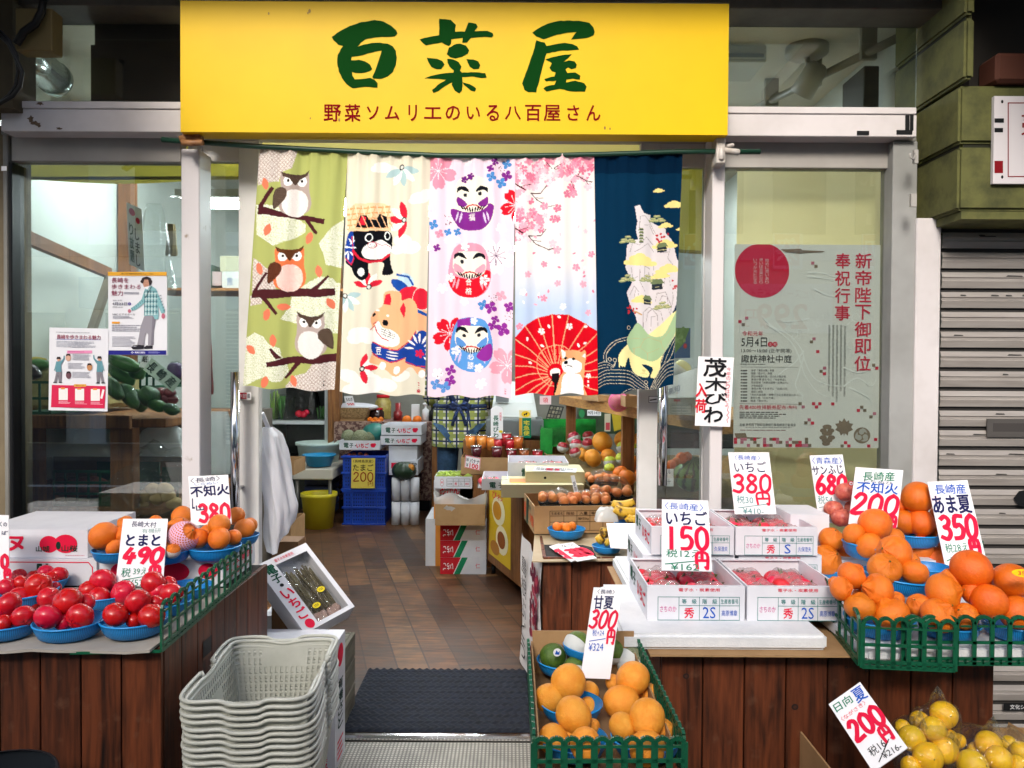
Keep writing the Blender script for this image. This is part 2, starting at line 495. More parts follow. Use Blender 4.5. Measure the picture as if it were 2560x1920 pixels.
def dots_mat(name,pitch,c_hole,c_top,rough,r=.32,metal=0.0):
 m=bpy.data.materials.new(name);m.use_nodes=True
 nt=m.node_tree;N=nt.nodes;L=nt.links;b=N['Principled BSDF']
 b.inputs['Roughness'].default_value=rough;b.inputs['Metallic'].default_value=metal
 tc=N.new('ShaderNodeTexCoord');vo=N.new('ShaderNodeTexVoronoi');vo.inputs['Scale'].default_value=1/pitch
 vo.inputs['Randomness'].default_value=0.0;vo.voronoi_dimensions='2D'
 L.new(tc.outputs['Object'],vo.inputs['Vector'])
 rp=N.new('ShaderNodeValToRGB');rp.color_ramp.elements[0].position=r;rp.color_ramp.elements[1].position=r+.12
 rp.color_ramp.elements[0].color=lin(c_hole)+(1,);rp.color_ramp.elements[1].color=lin(c_top)+(1,)
 L.new(vo.outputs['Distance'],rp.inputs[0])
 nz=N.new('ShaderNodeTexNoise');nz.inputs['Scale'].default_value=14;nz.inputs['Detail'].default_value=6
 L.new(tc.outputs['Object'],nz.inputs['Vector'])
 hs=N.new('ShaderNodeHueSaturation');mr=N.new('ShaderNodeMapRange');mr.inputs[3].default_value=.55;mr.inputs[4].default_value=1.35
 L.new(nz.outputs['Fac'],mr.inputs[0]);L.new(mr.outputs[0],hs.inputs['Value']);L.new(rp.outputs[0],hs.inputs['Color'])
 L.new(hs.outputs[0],b.inputs['Base Color'])
 bp=N.new('ShaderNodeBump');bp.inputs['Strength'].default_value=.6;bp.inputs['Distance'].default_value=.003
 L.new(vo.outputs['Distance'],bp.inputs['Height']);L.new(bp.outputs[0],b.inputs['Normal'])
 return m
mb=MB();mb.box(-.78,.42,1.6,2.645,-.03,-.004,dots_mat('perforated_mat',.0125,'#b7b2a6','#6f6b63',.55,.26))
mb.build('entrance_mat',label='grey studded entrance mat on the ground outside the threshold strip',cat='mat')
mb=MB();mb.box(-.95,.62,2.65,2.688,-.02,.006,CHROME);mb.box(-.95,.62,2.66,2.668,.006,.011,CHROME)
mb.build('threshold_strip',label='shiny metal threshold strip between the outdoor mat and the navy doormat',cat='threshold')
# navy doormat with woven ridges, a real displaced sheet
def doormat():
 X0,X1,Y0,Y1=-.60,.073,2.70,3.27
 nx,ny=150,130
 m=M('navy_mat','#0e1626',.95,'#080d18',ns=30)
 vs=[]
 for j in range(ny+1):
  for i in range(nx+1):
   x=X0+(X1-X0)*i/nx;y=Y0+(Y1-Y0)*j/ny
   row=int((y-Y0)/.026);sgn=1 if row%2 else-1
   w=math.sin((x+sgn*(y-Y0)*.8)*2*math.pi/.03)*abs(math.sin((y-Y0)*math.pi/.026))**.5
   e=min(i,nx-i,j,ny-j)
   vs.append((x,y,.004+(.006+.004*w)*min(1,e/2)))
 fs=[(j*(nx+1)+i,j*(nx+1)+i+1,(j+1)*(nx+1)+i+1,(j+1)*(nx+1)+i)for j in range(ny)for i in range(nx)]
 mb=MB();mb.add(vs,fs,m,True)
 mb.build('doormat',label='dark navy ribbed doormat on the wooden floor just inside the entrance',cat='doormat')
doormat()
mb=MB();mb.box(-60,60,-60,2.69,-.4,-.035,M('pavement_concrete','#7d7a74',.85,'#615e58',ns=2.5,bump=.3,bs=60));mb.build('pavement',kind='structure')
mb=MB();mb.box(-60,60,-5.6,-.9,-.034,-.030,M('asphalt','#46464a',.9,'#38383b',ns=5,bump=.4,bs=150));mb.build('road',kind='structure')
mb=MB();mb.box(-60,60,-3.3,-3.18,-.030,-.026,M('road_paint','#c9c9c6',.7));mb.build('road_marking',kind='structure')
# --- the building shell
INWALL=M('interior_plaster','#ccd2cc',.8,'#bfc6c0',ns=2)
CEIL=M('ceiling_panel','#d6d5cc',.85,'#c6c5bb',ns=3)
bld=thing('shop_building','narrow greengrocer shop interior shell of pale walls and ceiling behind the glass front','shop',(0,2.66,0))
o0=Vector((0,2.66,0))
def bpart(name,boxes,m,label=None,bevel=0):
 mb=MB()
 for b in boxes:mb.box(b[0],b[1],b[2]-2.66,b[3]-2.66,b[4],b[5],m)
 return mb.build(name,bld,bevel=bevel,label=label)
bpart('side_wall',[(-2.35,-2.2,2.80,8.75,0,2.6)],INWALL)
bpart('side_wall',[(1.5,1.65,2.80,8.75,0,2.6)],INWALL)
bpart('front_return',[(-2.35,-1.84,2.70,2.79,0,2.6)],INWALL)
bpart('front_return',[(1.42,1.65,2.72,2.79,0,2.6)],INWALL)
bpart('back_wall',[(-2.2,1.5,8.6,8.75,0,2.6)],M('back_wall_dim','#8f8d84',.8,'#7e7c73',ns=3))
bpart('ceiling',[(-2.35,1.65,2.80,8.75,2.6,2.7)],CEIL)
bpart('ceiling_beam',[(-2.2,1.5,4.02,4.14,2.5,2.598)],M('dark_beam','#3c3a33',.7))
bpart('upper_wall',[(-3.2,3.2,2.72,3.1,2.75,5.6)],M('render_grey','#8a867c',.85,'#77736a',ns=2))
bpart('corner_post',[(-2.19,-2.12,4.34,4.42,0,2.59)],WOODZ)
# canopy out of view over the pavement, sized for the shade it casts
mb=MB()
mb.box(-4.2,4.2,2.2,2.70,2.66,2.74,M('canopy_soffit','#6d6659',.85,'#575145',ns=3))
mb.box(-4.2,4.2,2.13,2.2,2.60,2.80,M('canopy_edge','#8e897e',.7))
for x0,x1 in((-4.2,-1.4),(1.3,4.2)):mb.box(x0,x1,1.2,2.13,2.66,2.74,MC['canopy_soffit'])  # side soffits added out of view to shade the upper corners
for x in(-3,-1.5,0,1.5,3):mb.box(x-.03,x+.03,2.21,2.70,2.60,2.66,MC['canopy_edge'])
mb.build('canopy',label='flat canopy over the pavement above the yellow shop sign',cat='canopy')
# --- shop front: posts, sills, heads and fixed glass
sf=thing('glass_frontage','aluminium shop front of posts, sills and fixed glass around the doorway','shop front',(0,0,0))
def fpart(name,m,*rects,bevel=.002,label=None):
 mb=MB()
 for(x0,y0,x1,y1,Y,D)in rects:pbox(mb,zS,x0,y0,x1,y1,Y,D,m)
 return mb.build(name,sf,bevel=bevel,label=label)
def fpost(x0,x1,ytop,Y,D,m=FRAME,label=None,yref=700,zb=0.0):
 X0,X1=W(x0,yref,Y).x,W(x1,yref,Y).x
 mb=MB();mb.box(X0,X1,Y,Y+D,zb,W((x0+x1)/2,ytop,Y).z,m)
 return mb.build('post',sf,bevel=.003,label=label),X0,X1
OLDPAINT=M('chipped_white_paint','#d0cbcc',.55,'#8f7f6c',ns=9,lo=.66,hi=.72,bump=.08,bs=40,det=6)
fpost(453,499,372,2.56,.10,OLDPAINT,'white painted post chipped at the foot of the rod')
fpost(1779,1810,330,2.56,.10,OLDPAINT)
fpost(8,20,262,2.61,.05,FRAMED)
fpost(21,30,404,2.60,.07,BLACK)
fpost(2229,2290,352,2.58,.09,M('grey_jamb','#9b9c9b',.5,'#848582',ns=3))
fpost(2290,2352,545,2.57,.10,FRAME)
fpart('sill',FRAME,(2,253,452,271,2.545,.12),(2,272.5,452,329,2.55,.11),label='pinkish white transom sill with brown stains')
fpart('sill',FRAME,(1818,267,2292,284,2.545,.12),(1818,285.5,2292,341,2.55,.11))
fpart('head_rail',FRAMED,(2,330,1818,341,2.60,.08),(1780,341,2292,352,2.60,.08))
fpart('window_head',M('head_grey','#a5a19c',.45,'#918d88',ns=2.5),(28,341.5,452,404,2.62,.05))
fpart('window_head',MC['head_grey'],(1811,352.5,2229,420,2.62,.05))
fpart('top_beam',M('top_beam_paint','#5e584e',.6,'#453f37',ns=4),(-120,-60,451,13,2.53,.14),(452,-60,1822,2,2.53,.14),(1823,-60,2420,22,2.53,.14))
fpart('shade_strip',M('shade_strip_black','#0d0b09',.8),(-60,14,451,48,2.70,.05),(1823,23,2300,50,2.70,.05))  # near-black strips painted in for the shade under the top beam
# stains and worn patches on the sill, black tape ends at its other end
mb=MB()
STAIN=M('brown_stain','#5a4634',.8,'#6d5946',ns=60)
def blotch(cx,cy,r,Y,seed,sq=1.0):
 rr=random.Random(seed);n=13
 pts=[]
 for i in range(n):
  a=2*math.pi*i/n;k=r*(.45+.75*rr.random())
  p=W(cx+k*math.cos(a),cy+k*sq*math.sin(a),Y);pts.append(p)
 mb=MB();mb.poly(pts,STAIN);mb.build('stain',sf)
blotch(76,298,9,2.5494,3,1.0);blotch(88,308,11,2.5490,4,.7);blotch(96,312,8,2.5486,14,.8);blotch(148,321,9,2.5492,5,.3);blotch(100,259,10,2.5444,8,.5)
mb=MB()
for(x0,y0,x1,y1)in((2264,288,2274,325),(2242,325,2281,335),(2143,327,2173,337),(2276,270,2284,326)):
 pbox(mb,zS,x0,y0,x1,y1,2.547,.004,BLACK)
mb.build('black_tape',sf)
# glass
def pane(parent,x0,y0,x1,y1,Y,name='pane',zb=None,gm=None):
 X0,X1,Z0,Z1=px_rect(zS,x0,y0,x1,y1,Y)
 mb=MB();mb.box(X0,X1,Y,Y+.005,zb if zb is not None else Z0,Z1,gm or GLASS)
 return mb.build(name,parent)
pane(sf,-20,13,452,254,2.66);pane(sf,1815,22,2292,268,2.66)
pane(sf,29,403,454,1500,2.64,zb=.45);pane(sf,1808,419,2232,1400,2.64,zb=.45,gm=PALEGLASS)
mb=MB();mb.box(-1.75,-1.1,2.58,2.68,0,.45,FRAMED);mb.box(.70,1.27,2.58,2.68,0,.45,FRAMED);mb.build('bottom_panel',sf)
# small reflections of tape scraps on the window head
# --- sliding doors
def sliding_door(label,x0,x1,sx0,sx1,ytop,yrail,handle,side):
 X0,X1=W(x0,700,2.665).x,W(x1,700,2.665).x
 S0,S1=W(sx0,700,2.665).x,W(sx1,700,2.665).x
 ztop=W((x0+x1)/2,ytop,2.665).z;zr=W((x0+x1)/2,yrail,2.665).z
 t=thing('sliding_door',label,'door',((X0+X1)/2,2.68,0),group='sliding entrance doors')
 c=(X0+X1)/2
 mb=MB()
 DF=M('door_frame_white','#d2d1d0',.45,'#bdbcba',ns=3)
 mb.box(S0-c,S1-c,-.018,.018,.012,ztop,DF)
 if side<0:o1,o2,g0,g1=X0-c,X0+.05-c,X0+.05-c,S0-c
 else:o1,o2,g0,g1=X1-.05-c,X1-c,S1-c,X1-.05-c
 mb.box(o1,o2,-.018,.018,.012,ztop,DF)
 a,b=sorted((o1,S0-c));
 lo=min(o2,S1-c);hi=max(o1,S0-c)
 mb.box(lo+.0005,hi-.0005,-.016,.016,zr,ztop,DF);mb.box(lo+.0005,hi-.0005,-.016,.016,.012,.14,DF)
 mb.build('frame',t,bevel=.002)
 mb=MB();mb.box(lo,hi,-.003,.003,.14,zr,GLASS);mb.build('pane',t)
 hx,hy0,hy1=handle
 A,B=W(hx,hy0,2.59),W(hx,hy1,2.59)
 hX=(A.x+B.x)/2-c
 mb=MB();yh=2.59-2.68
 mb.tube([(hX,yh,B.z),(hX,yh,A.z)],.0145,CHROME,14)
 for zz in(A.z-.09,B.z+.09):mb.tube([(hX,yh,zz),(hX,-.02,zz)],.007,CHROME,8)
 mb.build('handle',t)
 return t,c
dl,cl=sliding_door('left glass sliding door pushed open behind the white chipped post',470,648,597,648,342,404,(588,930,1292),-1)
dr,cr_=sliding_door('right glass sliding door with the loquat sign post beside it',1599,1795,1599,1647,352,418,(1658,900,1213),1)
mb=MB()
st=[W(598,980,2.65),W(630,980,2.65),W(598,999,2.65)]
fr=Fr(st[0],st[1]-st[0],st[2]-st[0],(0,-1,0));fr=Fr(fr.o-Vector((cl,2.68,0)),fr.ex,fr.ey,(0,-1,0))
mb.rect(fr,0,0,1,1,WHITE,.011);mb.rect(fr,.03,.08,.68,.9,ink('#d23048'),.012);mb.text(fr,'自動',.36,.5,h=.6,m=WHITE,k=.0125);mb.rect(fr,.74,.2,.94,.8,ink('#8a8a92'),.012)
mb.build('sticker',dl)
st=[W(1620,990,2.65),W(1644,990,2.65),W(1620,1007,2.65)]
fr=Fr(st[0]-Vector((cr_,2.68,0)),st[1]-st[0],st[2]-st[0],(0,-1,0))
mb=MB();mb.rect(fr,0,0,1,1,ink('#55585c'),.011);mb.rect(fr,.06,.08,.94,.92,WHITE,.012)
mb.line(fr,[(.15,.6),(.8,.45)],.16,INKK,.0125);mb.build('sticker',dr)
# --- blinds inside the glass
BLIND=M('yellow_blind','#b5a942',.8,'#a3973a',ns=1.5,trans=.35,bump=.15,bs=18)
def blind(label,X0,X1,z0,z1,Y,m=BLIND,scal=False):
 mb=MB();n=40
 vs=[];fs=[]
 for j in range(8):
  for i in range(n+1):
   x=X0+(X1-X0)*i/n;v=j/7
   zz=z1+(z0-z1)*v+(.012*math.sin(x*5.5)*v)
   vs.append((x,Y+.004*math.sin(x*9+v),zz))
 for j in range(7):
  for i in range(n):a=j*(n+1)+i;fs.append((a,a+n+1,a+n+2,a+1))
 mb.add(vs,fs,m,True);mb.tube([(X0,Y,z1+.015),(X1,Y,z1+.015)],.022,m,10)
 mb.tube([(X0,Y,z0+.012*math.sin(X0*5.5)),(X1,Y,z0+.012*math.sin(X1*5.5))],.006,m,6)
 mb.build('roller_blind',label=label,cat='blind',group='yellow roller blinds')
blind('yellow green roller blind rolled up high inside the left window',-1.78,-.93,1.94,2.13,2.80)
blind('pale yellow blind edge rolled up above the hanging cloth panels',-.90,.46,1.97,2.13,2.80,M('pale_blind','#c4bc74',.8,trans=.35))
blind('yellow blind pulled half down behind the right glass door',.48,.725,1.70,2.13,2.80)
blind('yellow roller blind pulled right down behind the festival poster',.79,1.46,.55,2.13,2.76,M('deep_blind','#efe3b4',.8,'#e3d6a2',ns=1.2,trans=.5))
# --- things up in the transom
BRN=M('brown_board','#2b0f08',.6,'#1a0a06',ns=5)
mb=MB();pbox(mb,zS,237,57,450,252,2.72,.012,BRN);pbox(mb,zS,227,112,237,252,2.722,.012,BRN)
mb.build('brown_panel',label='dark red-brown board standing behind the transom glass beside the sign',cat='board')
mb=MB();A=W(60,148,2.95);B=W(138,205,3.7)
mb.tube([Vector((-1.89,2.9,2.5)),Vector((-1.955,3.33,2.5))],.068,M('duct_metal','#9ba3a0',.22,metal=.9),20)
mb.tube([Vector((-1.955,3.33,2.5)),Vector((-1.96,3.36,2.5))],.072,MC['duct_metal'],20)
mb.build('air_duct',label='silver round air duct under the ceiling behind the left transom',cat='duct')
# ceiling conduit, spot lamp, small box on the right
t=thing('conduit_pipe','grey conduit pipe running along the wall behind the right transom','pipe',(1.3,2.9,2.35))
mb=MB();mb.tube([(.12,-.03,.15),(-.2,.86,.15)],.016,M('pipe_grey','#8b8b83',.4),10);mb.build('pipe',t)
mb=MB()
for y in(.12,.4,.66):x=.12-.36*(y+.03);mb.box(x-.03,x+.03,y,y+.02,.125,.248,MC['pipe_grey'])
mb.build('clip',t)
sp=thing('spot_lamp','unlit white ceiling spot lamp seen through the right transom glass','spot lamp',(1.2,3.22,2.6))
LW=M('lamp_white','#a8a79e',.4)
mb=MB();mb.lathe([(0,0),(.085,0),(.085,-.03),(.06,-.045),(0,-.045)],LW,20);mb.build('base',sp)
mb=MB();mb.tube([(0,0,-.04),(.01,0,-.085)],.012,LW,8);mb.build('stem',sp)
mt=Matrix.Translation((.015,-.01,-.13))@Euler((R(35),R(25),0)).to_matrix().to_4x4()
mb=MB();mb.lathe([(0,.06),(.03,.06),(.045,.04),(.05,-.07),(.044,-.07),(.03,-.02),(0,-.02)],LW,18,mt=mt);mb.build('lamp_head',sp)
cf=MB();cf.box(.78,1.03,3.2,3.42,2.53,2.598,LW);cf.box(.79,1.02,3.19,3.199,2.54,2.565,M('vent_dark','#4a4a44',.6))
cf.build('ceiling_unit',label='flat ceiling fixture beside the spot lamp behind the right transom',cat='fixture',bevel=.006)
mb=MB();mb.box(1.36,1.42,3.05,3.25,2.28,2.46,M('speaker_dark','#3b3a33',.7));mb.build('wall_box',label='dark box fixed high on the inner wall beside the green pillar',cat='box',bevel=.004)
# --- lit fluorescent fixtures inside (seen through the door glass and glowing through the cloth)
TUBE=M('fluorescent_glow','#f4fbff',.5,emit=75)
def fluoro(label,x,y,z,L,rz=0):
 t=thing('fluorescent_light',label,'light',(x,y,z),rz,group='fluorescent lights hung in the shop')
 mb=MB();mb.box(-L/2,L/2,-.06,.06,.03,.06,LW);mb.poly([(-L/2,-.06,.03),(L/2,-.06,.03),(L/2,-.11,.012),(-L/2,-.11,.012)],LW);mb.poly([(-L/2,.11,.012),(L/2,.11,.012),(L/2,.06,.03),(-L/2,.06,.03)],LW);mb.build('reflector',t)
 mb=MB();mb.tube([(-L/2+.02,0,0),(L/2-.02,0,0)],.016,TUBE,10);mb.build('tube',t)
 mb=MB();top=2.6-z
 for sx in(-1,1):mb.tube([(sx*L*.4,0,.06),(sx*L*.4,0,top)],.003,BLACK,5)
 mb.build('cord',t)
fluoro('lit fluorescent tube lamp hanging behind the left door glass and owl cloth',-.93,3.6,2.02,1.2)
fluoro('lit fluorescent tube lamp hanging behind the pink and blossom cloths',.25,3.9,2.02,1.0)
fluoro('lit fluorescent lamp over the vegetable shelves behind the left window',-1.75,3.9,2.35,.9,R(90))
fluoro('lit fluorescent lamp deep in the shop over the counters',-.7,5.7,2.4,1.2)
fluoro('lit fluorescent lamp deep in the shop over the back counter',-.5,7.3,2.4,1.2)
fluoro('lit fluorescent lamp over the fruit display at the right wall',.8,4.6,2.4,1.2,R(90))
# --- the yellow sign
def signboard():
 X0,X1,Z0,Z1=px_rect(zS,451,5.5,1821,333.5,2.46)
 t=MB()
 YEL=M('sign_yellow','#e2ba00',.45,'#dab200',ns=2.2,bump=.03,bs=30,spec=.2)
 t.box(X0,X1,2.46,2.535,Z0,Z1,YEL)
 fr=Fr((X0,2.46,Z1),(X1-X0,0,0),(0,0,Z0-Z1),(0,-1,0))
 zG=(800,30,2212/720)
 def uv(x,y):
  a=q(zG,x,y);p=W(a[0],a[1],2.46)
  return((p.x-X0)/(X1-X0),(Z1-p.z)/(Z1-Z0))
 G=M('sign_green','#033a0c',.7,spec=.05)
 strokes=[[(90,192),(150,150),(230,108),(320,78),(420,62),(490,75),(545,105),(585,140),(596,165),(575,188),(500,192),(420,196),(350,210),(315,235),(288,268),(340,250),(400,238),(460,236),(520,244),(560,265),(583,300),(590,350),(582,410),(560,460),(520,495),(470,514),(410,512),(402,500),(425,450),(445,390),(465,330),(474,298),(420,306),(350,325),(285,340),(243,345),(240,372),(300,368),(345,380),(385,405),(402,440),(380,455),(320,470),(270,468),(245,460),(250,490),(268,518),(320,515),(385,506),(420,522),(442,545),(442,582),(380,576),(320,578),(250,586),(205,555),(170,510),(145,460),(132,390),(137,330),(160,285),(178,262),(140,252),(105,220)],[(916,52),(1005,62),(1044,100),(1038,152),(1112,152),(1140,82),(1200,92),(1212,115),(1185,148),(1285,146),(1325,162),(1333,180),(1318,196),(1260,192),(1160,200),(1130,236),(1092,236),(1097,198),(1010,210),(1006,245),(990,262),(960,250),(935,234),(870,245),(815,258),(790,240),(766,212),(800,200),(870,186),(915,178)],[(990,275),(1030,252),(1075,243),(1120,258),(1146,296),(1135,320),(1090,345),(1040,358),(1000,348),(974,325)],[(820,352),(900,360),(940,378),(957,405),(930,440),(895,440),(855,422),(832,385)],[(977,360),(1025,366),(1065,385),(1087,420),(1075,450),(1090,466),(1180,463),(1270,470),(1280,505),(1240,508),(1180,496),(1092,500),(1095,560),(1092,600),(1070,626),(1035,605),(1012,560),(1015,540),(960,570),(910,608),(870,622),(860,600),(905,560),(970,520),(900,514),(800,512),(850,492),(930,475),(1025,466),(1028,450),(995,420),(980,390)],[(1125,362),(1180,366),(1215,380),(1231,410),(1218,438),(1180,440),(1150,420),(1135,390)],[(1095,540),(1150,555),(1185,575),(1199,590),(1190,612),(1160,605),(1130,580),(1105,560)],[(1631,160),(1680,125),(1750,90),(1830,70),(1920,66),(2010,72),(2070,85),(2100,120),(2110,155),(2100,180),(2050,200),(1990,206),(1928,213),(1970,155),(1900,160),(1820,175),(1760,195),(1715,210),(1660,188)],[(1662,218),(1725,235),(1740,262),(1800,250),(1880,238),(1940,248),(1975,265),(1990,290),(1930,294),(1850,298),(1740,318),(1725,370),(1705,440),(1690,500),(1675,560),(1664,590),(1662,618),(1600,616),(1570,600),(1552,550),(1580,470),(1610,390),(1640,300)],[(1730,366),(1790,346),(1860,332),(1933,325),(1905,355),(1870,385),(1910,372),(1955,380),(1972,405),(1965,430),(1930,440),(1905,425),(1885,440),(1900,470),(1960,465),(2000,490),(1995,520),(1940,512),(1893,518),(1890,542),(1960,528),(2030,548),(2048,575),(2035,612),(1970,612),(1900,605),(1840,590),(1790,600),(1740,612),(1716,590),(1735,572),(1800,560),(1815,528),(1735,534),(1722,515),(1800,495),(1810,465),(1780,455),(1762,430),(1780,395),(1765,382)],]
 for i,s in enumerate(strokes):
 # rough brush edge: add jittered midpoints
  rr=random.Random(i);out=[]
  for a,b in zip(s,s[1:]+s[:1]):
   n=max(1,int(math.hypot(b[0]-a[0],b[1]-a[1])/22))
   for k in range(n):
    f=k/n;out.append((a[0]+(b[0]-a[0])*f+(rr.uniform(-2.2,2.2)if k else 0),a[1]+(b[1]-a[1])*f+(rr.uniform(-2.2,2.2)if k else 0)))
  if MBarea(out)<0:out=out[::-1]
  t.shape(fr,[uv(*p)for p in out],G,.0012)
 RED=M('sign_red','#7a0610',.7,spec=.05)
 chars='野菜ソムリエのいる八百屋さん'
 xs=[95,250,405,555,712,866,1020,1178,1327,1482,1636,1782,1945,2100]
 ws=[128,118,88,108,62,130,108,100,92,118,118,124,88,104]
 hs=[128,132,100,104,122,88,108,96,122,100,122,122,116,118]
 for c,x,w,h in zip(chars,xs,ws,hs):
  u,v=uv(x,776);u1,v1=uv(x+w/2,776+h/2)
  t.text(fr,c,u,v,w=(u1-u)*2,h=(v1-v)*2,m=RED,k=.0012,bold=.02)
 SM=M('sign_smudge','#8f6d12',.6)
 for i,(x,y,r)in enumerate(((672,34,3.2),(774,28,5),(770,33,3),(776,296,2.5),(848,300,4),(1512,320,4),(1525,322,3))):
  p=W(x,y,2.46);fr2=((p.x-X0)/(X1-X0),(Z1-p.z)/(Z1-Z0))
  t.oval(fr,fr2[0],fr2[1],r*.0005,r*.0035,SM,.0008,7)
 t.build('shop_sign',label='big yellow shop signboard with three bold dark green characters and a red line of writing',cat='sign')
def MBarea(p):
 return sum(a[0]*b[1]-b[0]*a[1]for a,b in zip(p,p[1:]+p[:1]))
signboard()
# --- green pillar, shutter, side sign
def ribbed(name,boxes,m):...
GRN=M('green_painted_concrete','#5c5d30',.85,'#36381a',ns=11,lo=.42,hi=.72,bump=1.0,bs=13,det=8)
pil=thing('green_pillar','rough green painted block pillar head jutting out over the shutter','pillar',(1.4,2.66,0))
def pillbox(name,x0,x1,y0,y1,zs,m=GRN,g=.006):
 mb=MB()
 for z0_,z1_ in zip(zs[:-1],zs[1:]):
  mb.box(x0-1.4,x1-1.4,y0-2.66,y1-2.66,z0_+g,z1_-g,m)
 mb.box(x0-1.4+.012,x1-1.4,y0-2.66+.012,y1-2.66-.001,zs[0]+.02,zs[-1]-.02,M('joint_dark','#1c1d0e',.9))
 return mb.build(name,pil,bevel=.008,seg=2)
PX0=W(2304,400,2.64).x
zl=[W(2400,y,2.42).z for y in(530,362,208)]
pillbox('head',PX0,3.2,2.42,2.84,zl)
zu=[zl[-1],W(2405,40,2.40).z,W(2405,-120,2.40).z]
pillbox('shaft',PX0,1.405,2.395,2.84,zu)
mb=MB();mb.box(PX0-1.4+.015,3.2-1.4,-.232,.1,zl[0]-.02,zl[0]+.004,GRN);mb.build('underside',pil)
mb=MB();mb.box(1.45,3.2,2.50,2.9,zl[-1],2.66,M('shade_block_black','#1b1712',.9));mb.build('recess',label='dark recess above the green pillar head at the upper right',cat='recess')  # solid block, the shade above the pillar head put into its colour
mb=MB();pbox(mb,zS,2492,130,2640,205,2.40,.10,M('rust_box','#4d2412',.8));mb.build('shutter_box',label='rusty brown box lying on top of the green pillar head',cat='box',bevel=.01)
# shutter
sh=thing('roller_shutter','closed grey slatted roller shutter beside the shop','shutter',(1.42,2.6,0))
SHUT=M('shutter_grey','#a39d98',.42,'#8d8782',ns=3,stretch=(1,1,12),metal=.15)
mb=MB();SX0,SX1=W(2346,900,2.60).x-1.42,1.9
zt=W(2450,556,2.6).z
prof=[]
z=-.03
pitch=.0655
SHD=M('shutter_groove','#2b2826',.7)
while z<zt:
 prof+=[(z,.0),(z+.006,.0),(z+.008,-.010),(z+.030,-.016),(z+.033,-.012),(z+.040,-.012),(z+.043,-.016),(z+.060,-.010),(z+.0635,0.0)]
 z+=pitch
vs=[];fs=[]
for i,(zz,yy)in enumerate(prof):vs+=[(SX0,yy,zz),(SX1,yy,zz)]
dark=[];lit=[]
for i in range(len(prof)-1):
 (dark if i%9 in(0,1,8,7)else lit).append((2*i,2*i+1,2*i+3,2*i+2))
mb.add(vs,lit,SHUT);mb.add(vs,dark,SHD)
# rub marks
rr=random.Random(5)
for i in range(60):
 k=rr.randrange(4,int(zt/pitch));x=SX0+.02+rr.random()*.55;w=.01+rr.random()*.05
 zz=-.03+k*pitch+.0445+rr.random()*.004;
 mb.poly([(x,-.0172,zz),(x+w,-.0172,zz),(x+w*.9,-.0170,zz+.003),(x+w*.1,-.0170,zz+.004)],SHD)
mb.build('curtain',sh)
mb=MB();c=W(2520,1070,2.58);c=c-Vector((1.42,2.6,0))
mb.box(c.x-.07,c.x+.2,-.022,-.017,c.z-.03,c.z+.03,M('plate_grey','#5f5b58',.4,metal=.4));mb.box(c.x-.05,c.x+.2,-.0225,-.0215,c.z-.012,c.z+.016,M('slot_dark','#3d3937',.5));mb.build('letter_slot',sh)
mb=MB();c=W(2556,1246,2.58)-Vector((1.42,2.6,0));fr=Fr((c.x-.03,-.018,c.z+.03),(.06,0,0),(0,0,-.06),(0,-1,0));mb.shape(fr,[(0,.5),(.3,.1),(.8,0),(1,.5),(.8,1),(.3,.9)],BLACK,.002);mb.build('lock',sh)
mb=MB();a,b,d=W(2508,1757,2.575),W(2650,1757,2.575),W(2508,1776,2.575);off=Vector((1.42,2.6,0))
fr=Fr(a-off,b-a,d-a,(0,-1,0));mb.rect(fr,0,0,1,1,BLACK,.002);mb.text(fr,'文化シヤッター',.42,.5,h=.62,m=WHITE,k=.003);mb.build('maker_plate',sh)
# hook and switch on the jamb
mb=MB();HOOK=M('hook_grey','#a3a09c',.5);pbox(mb,zS,2286,374,2296,408,2.49,.012,HOOK)
a=W(2289,385,2.48);mb.tube([a,a+Vector((-.012,-.01,-.02)),a+Vector((-.022,-.01,-.012)),a+Vector((-.022,-.01,0))],.003,HOOK,6);pbox(mb,zS,2278,484,2292,516,2.48,.012,HOOK)
mb.build('wall_hook',label='white wall hook and switch plate on the jamb under the green pillar',cat='hook')
# white notice with red border
mb=MB();a,b,d=W(2486,240,2.405),W(2700,240,2.405),W(2486,459,2.405)
fr=Fr(a,b-a,d-a,(0,-1,0));mb.box(a.x,b.x,2.405,2.418,d.z,a.z,M('notice_white','#cfcacd',.5))
RB=ink('#7d1018')
mb.line(fr,[(.16,.08),(.16,.92),(.98,.92),(.98,.08),(.16,.08)],.012,RB)
mb.rect(fr,0,.255,.11,.305,BLACK);mb.rect(fr,0,.365,.10,.415,BLACK);mb.rect(fr,0,.74,.10,.88,RB)
for v in(.065,.925):mb.oval(fr,.09,v,.014,.02,BLACK)
mb.text(fr,'売',.44,.32,h=.26,m=RB)
mb.build('notice_board',label='white notice board with a red border fixed to the green pillar',cat='notice')
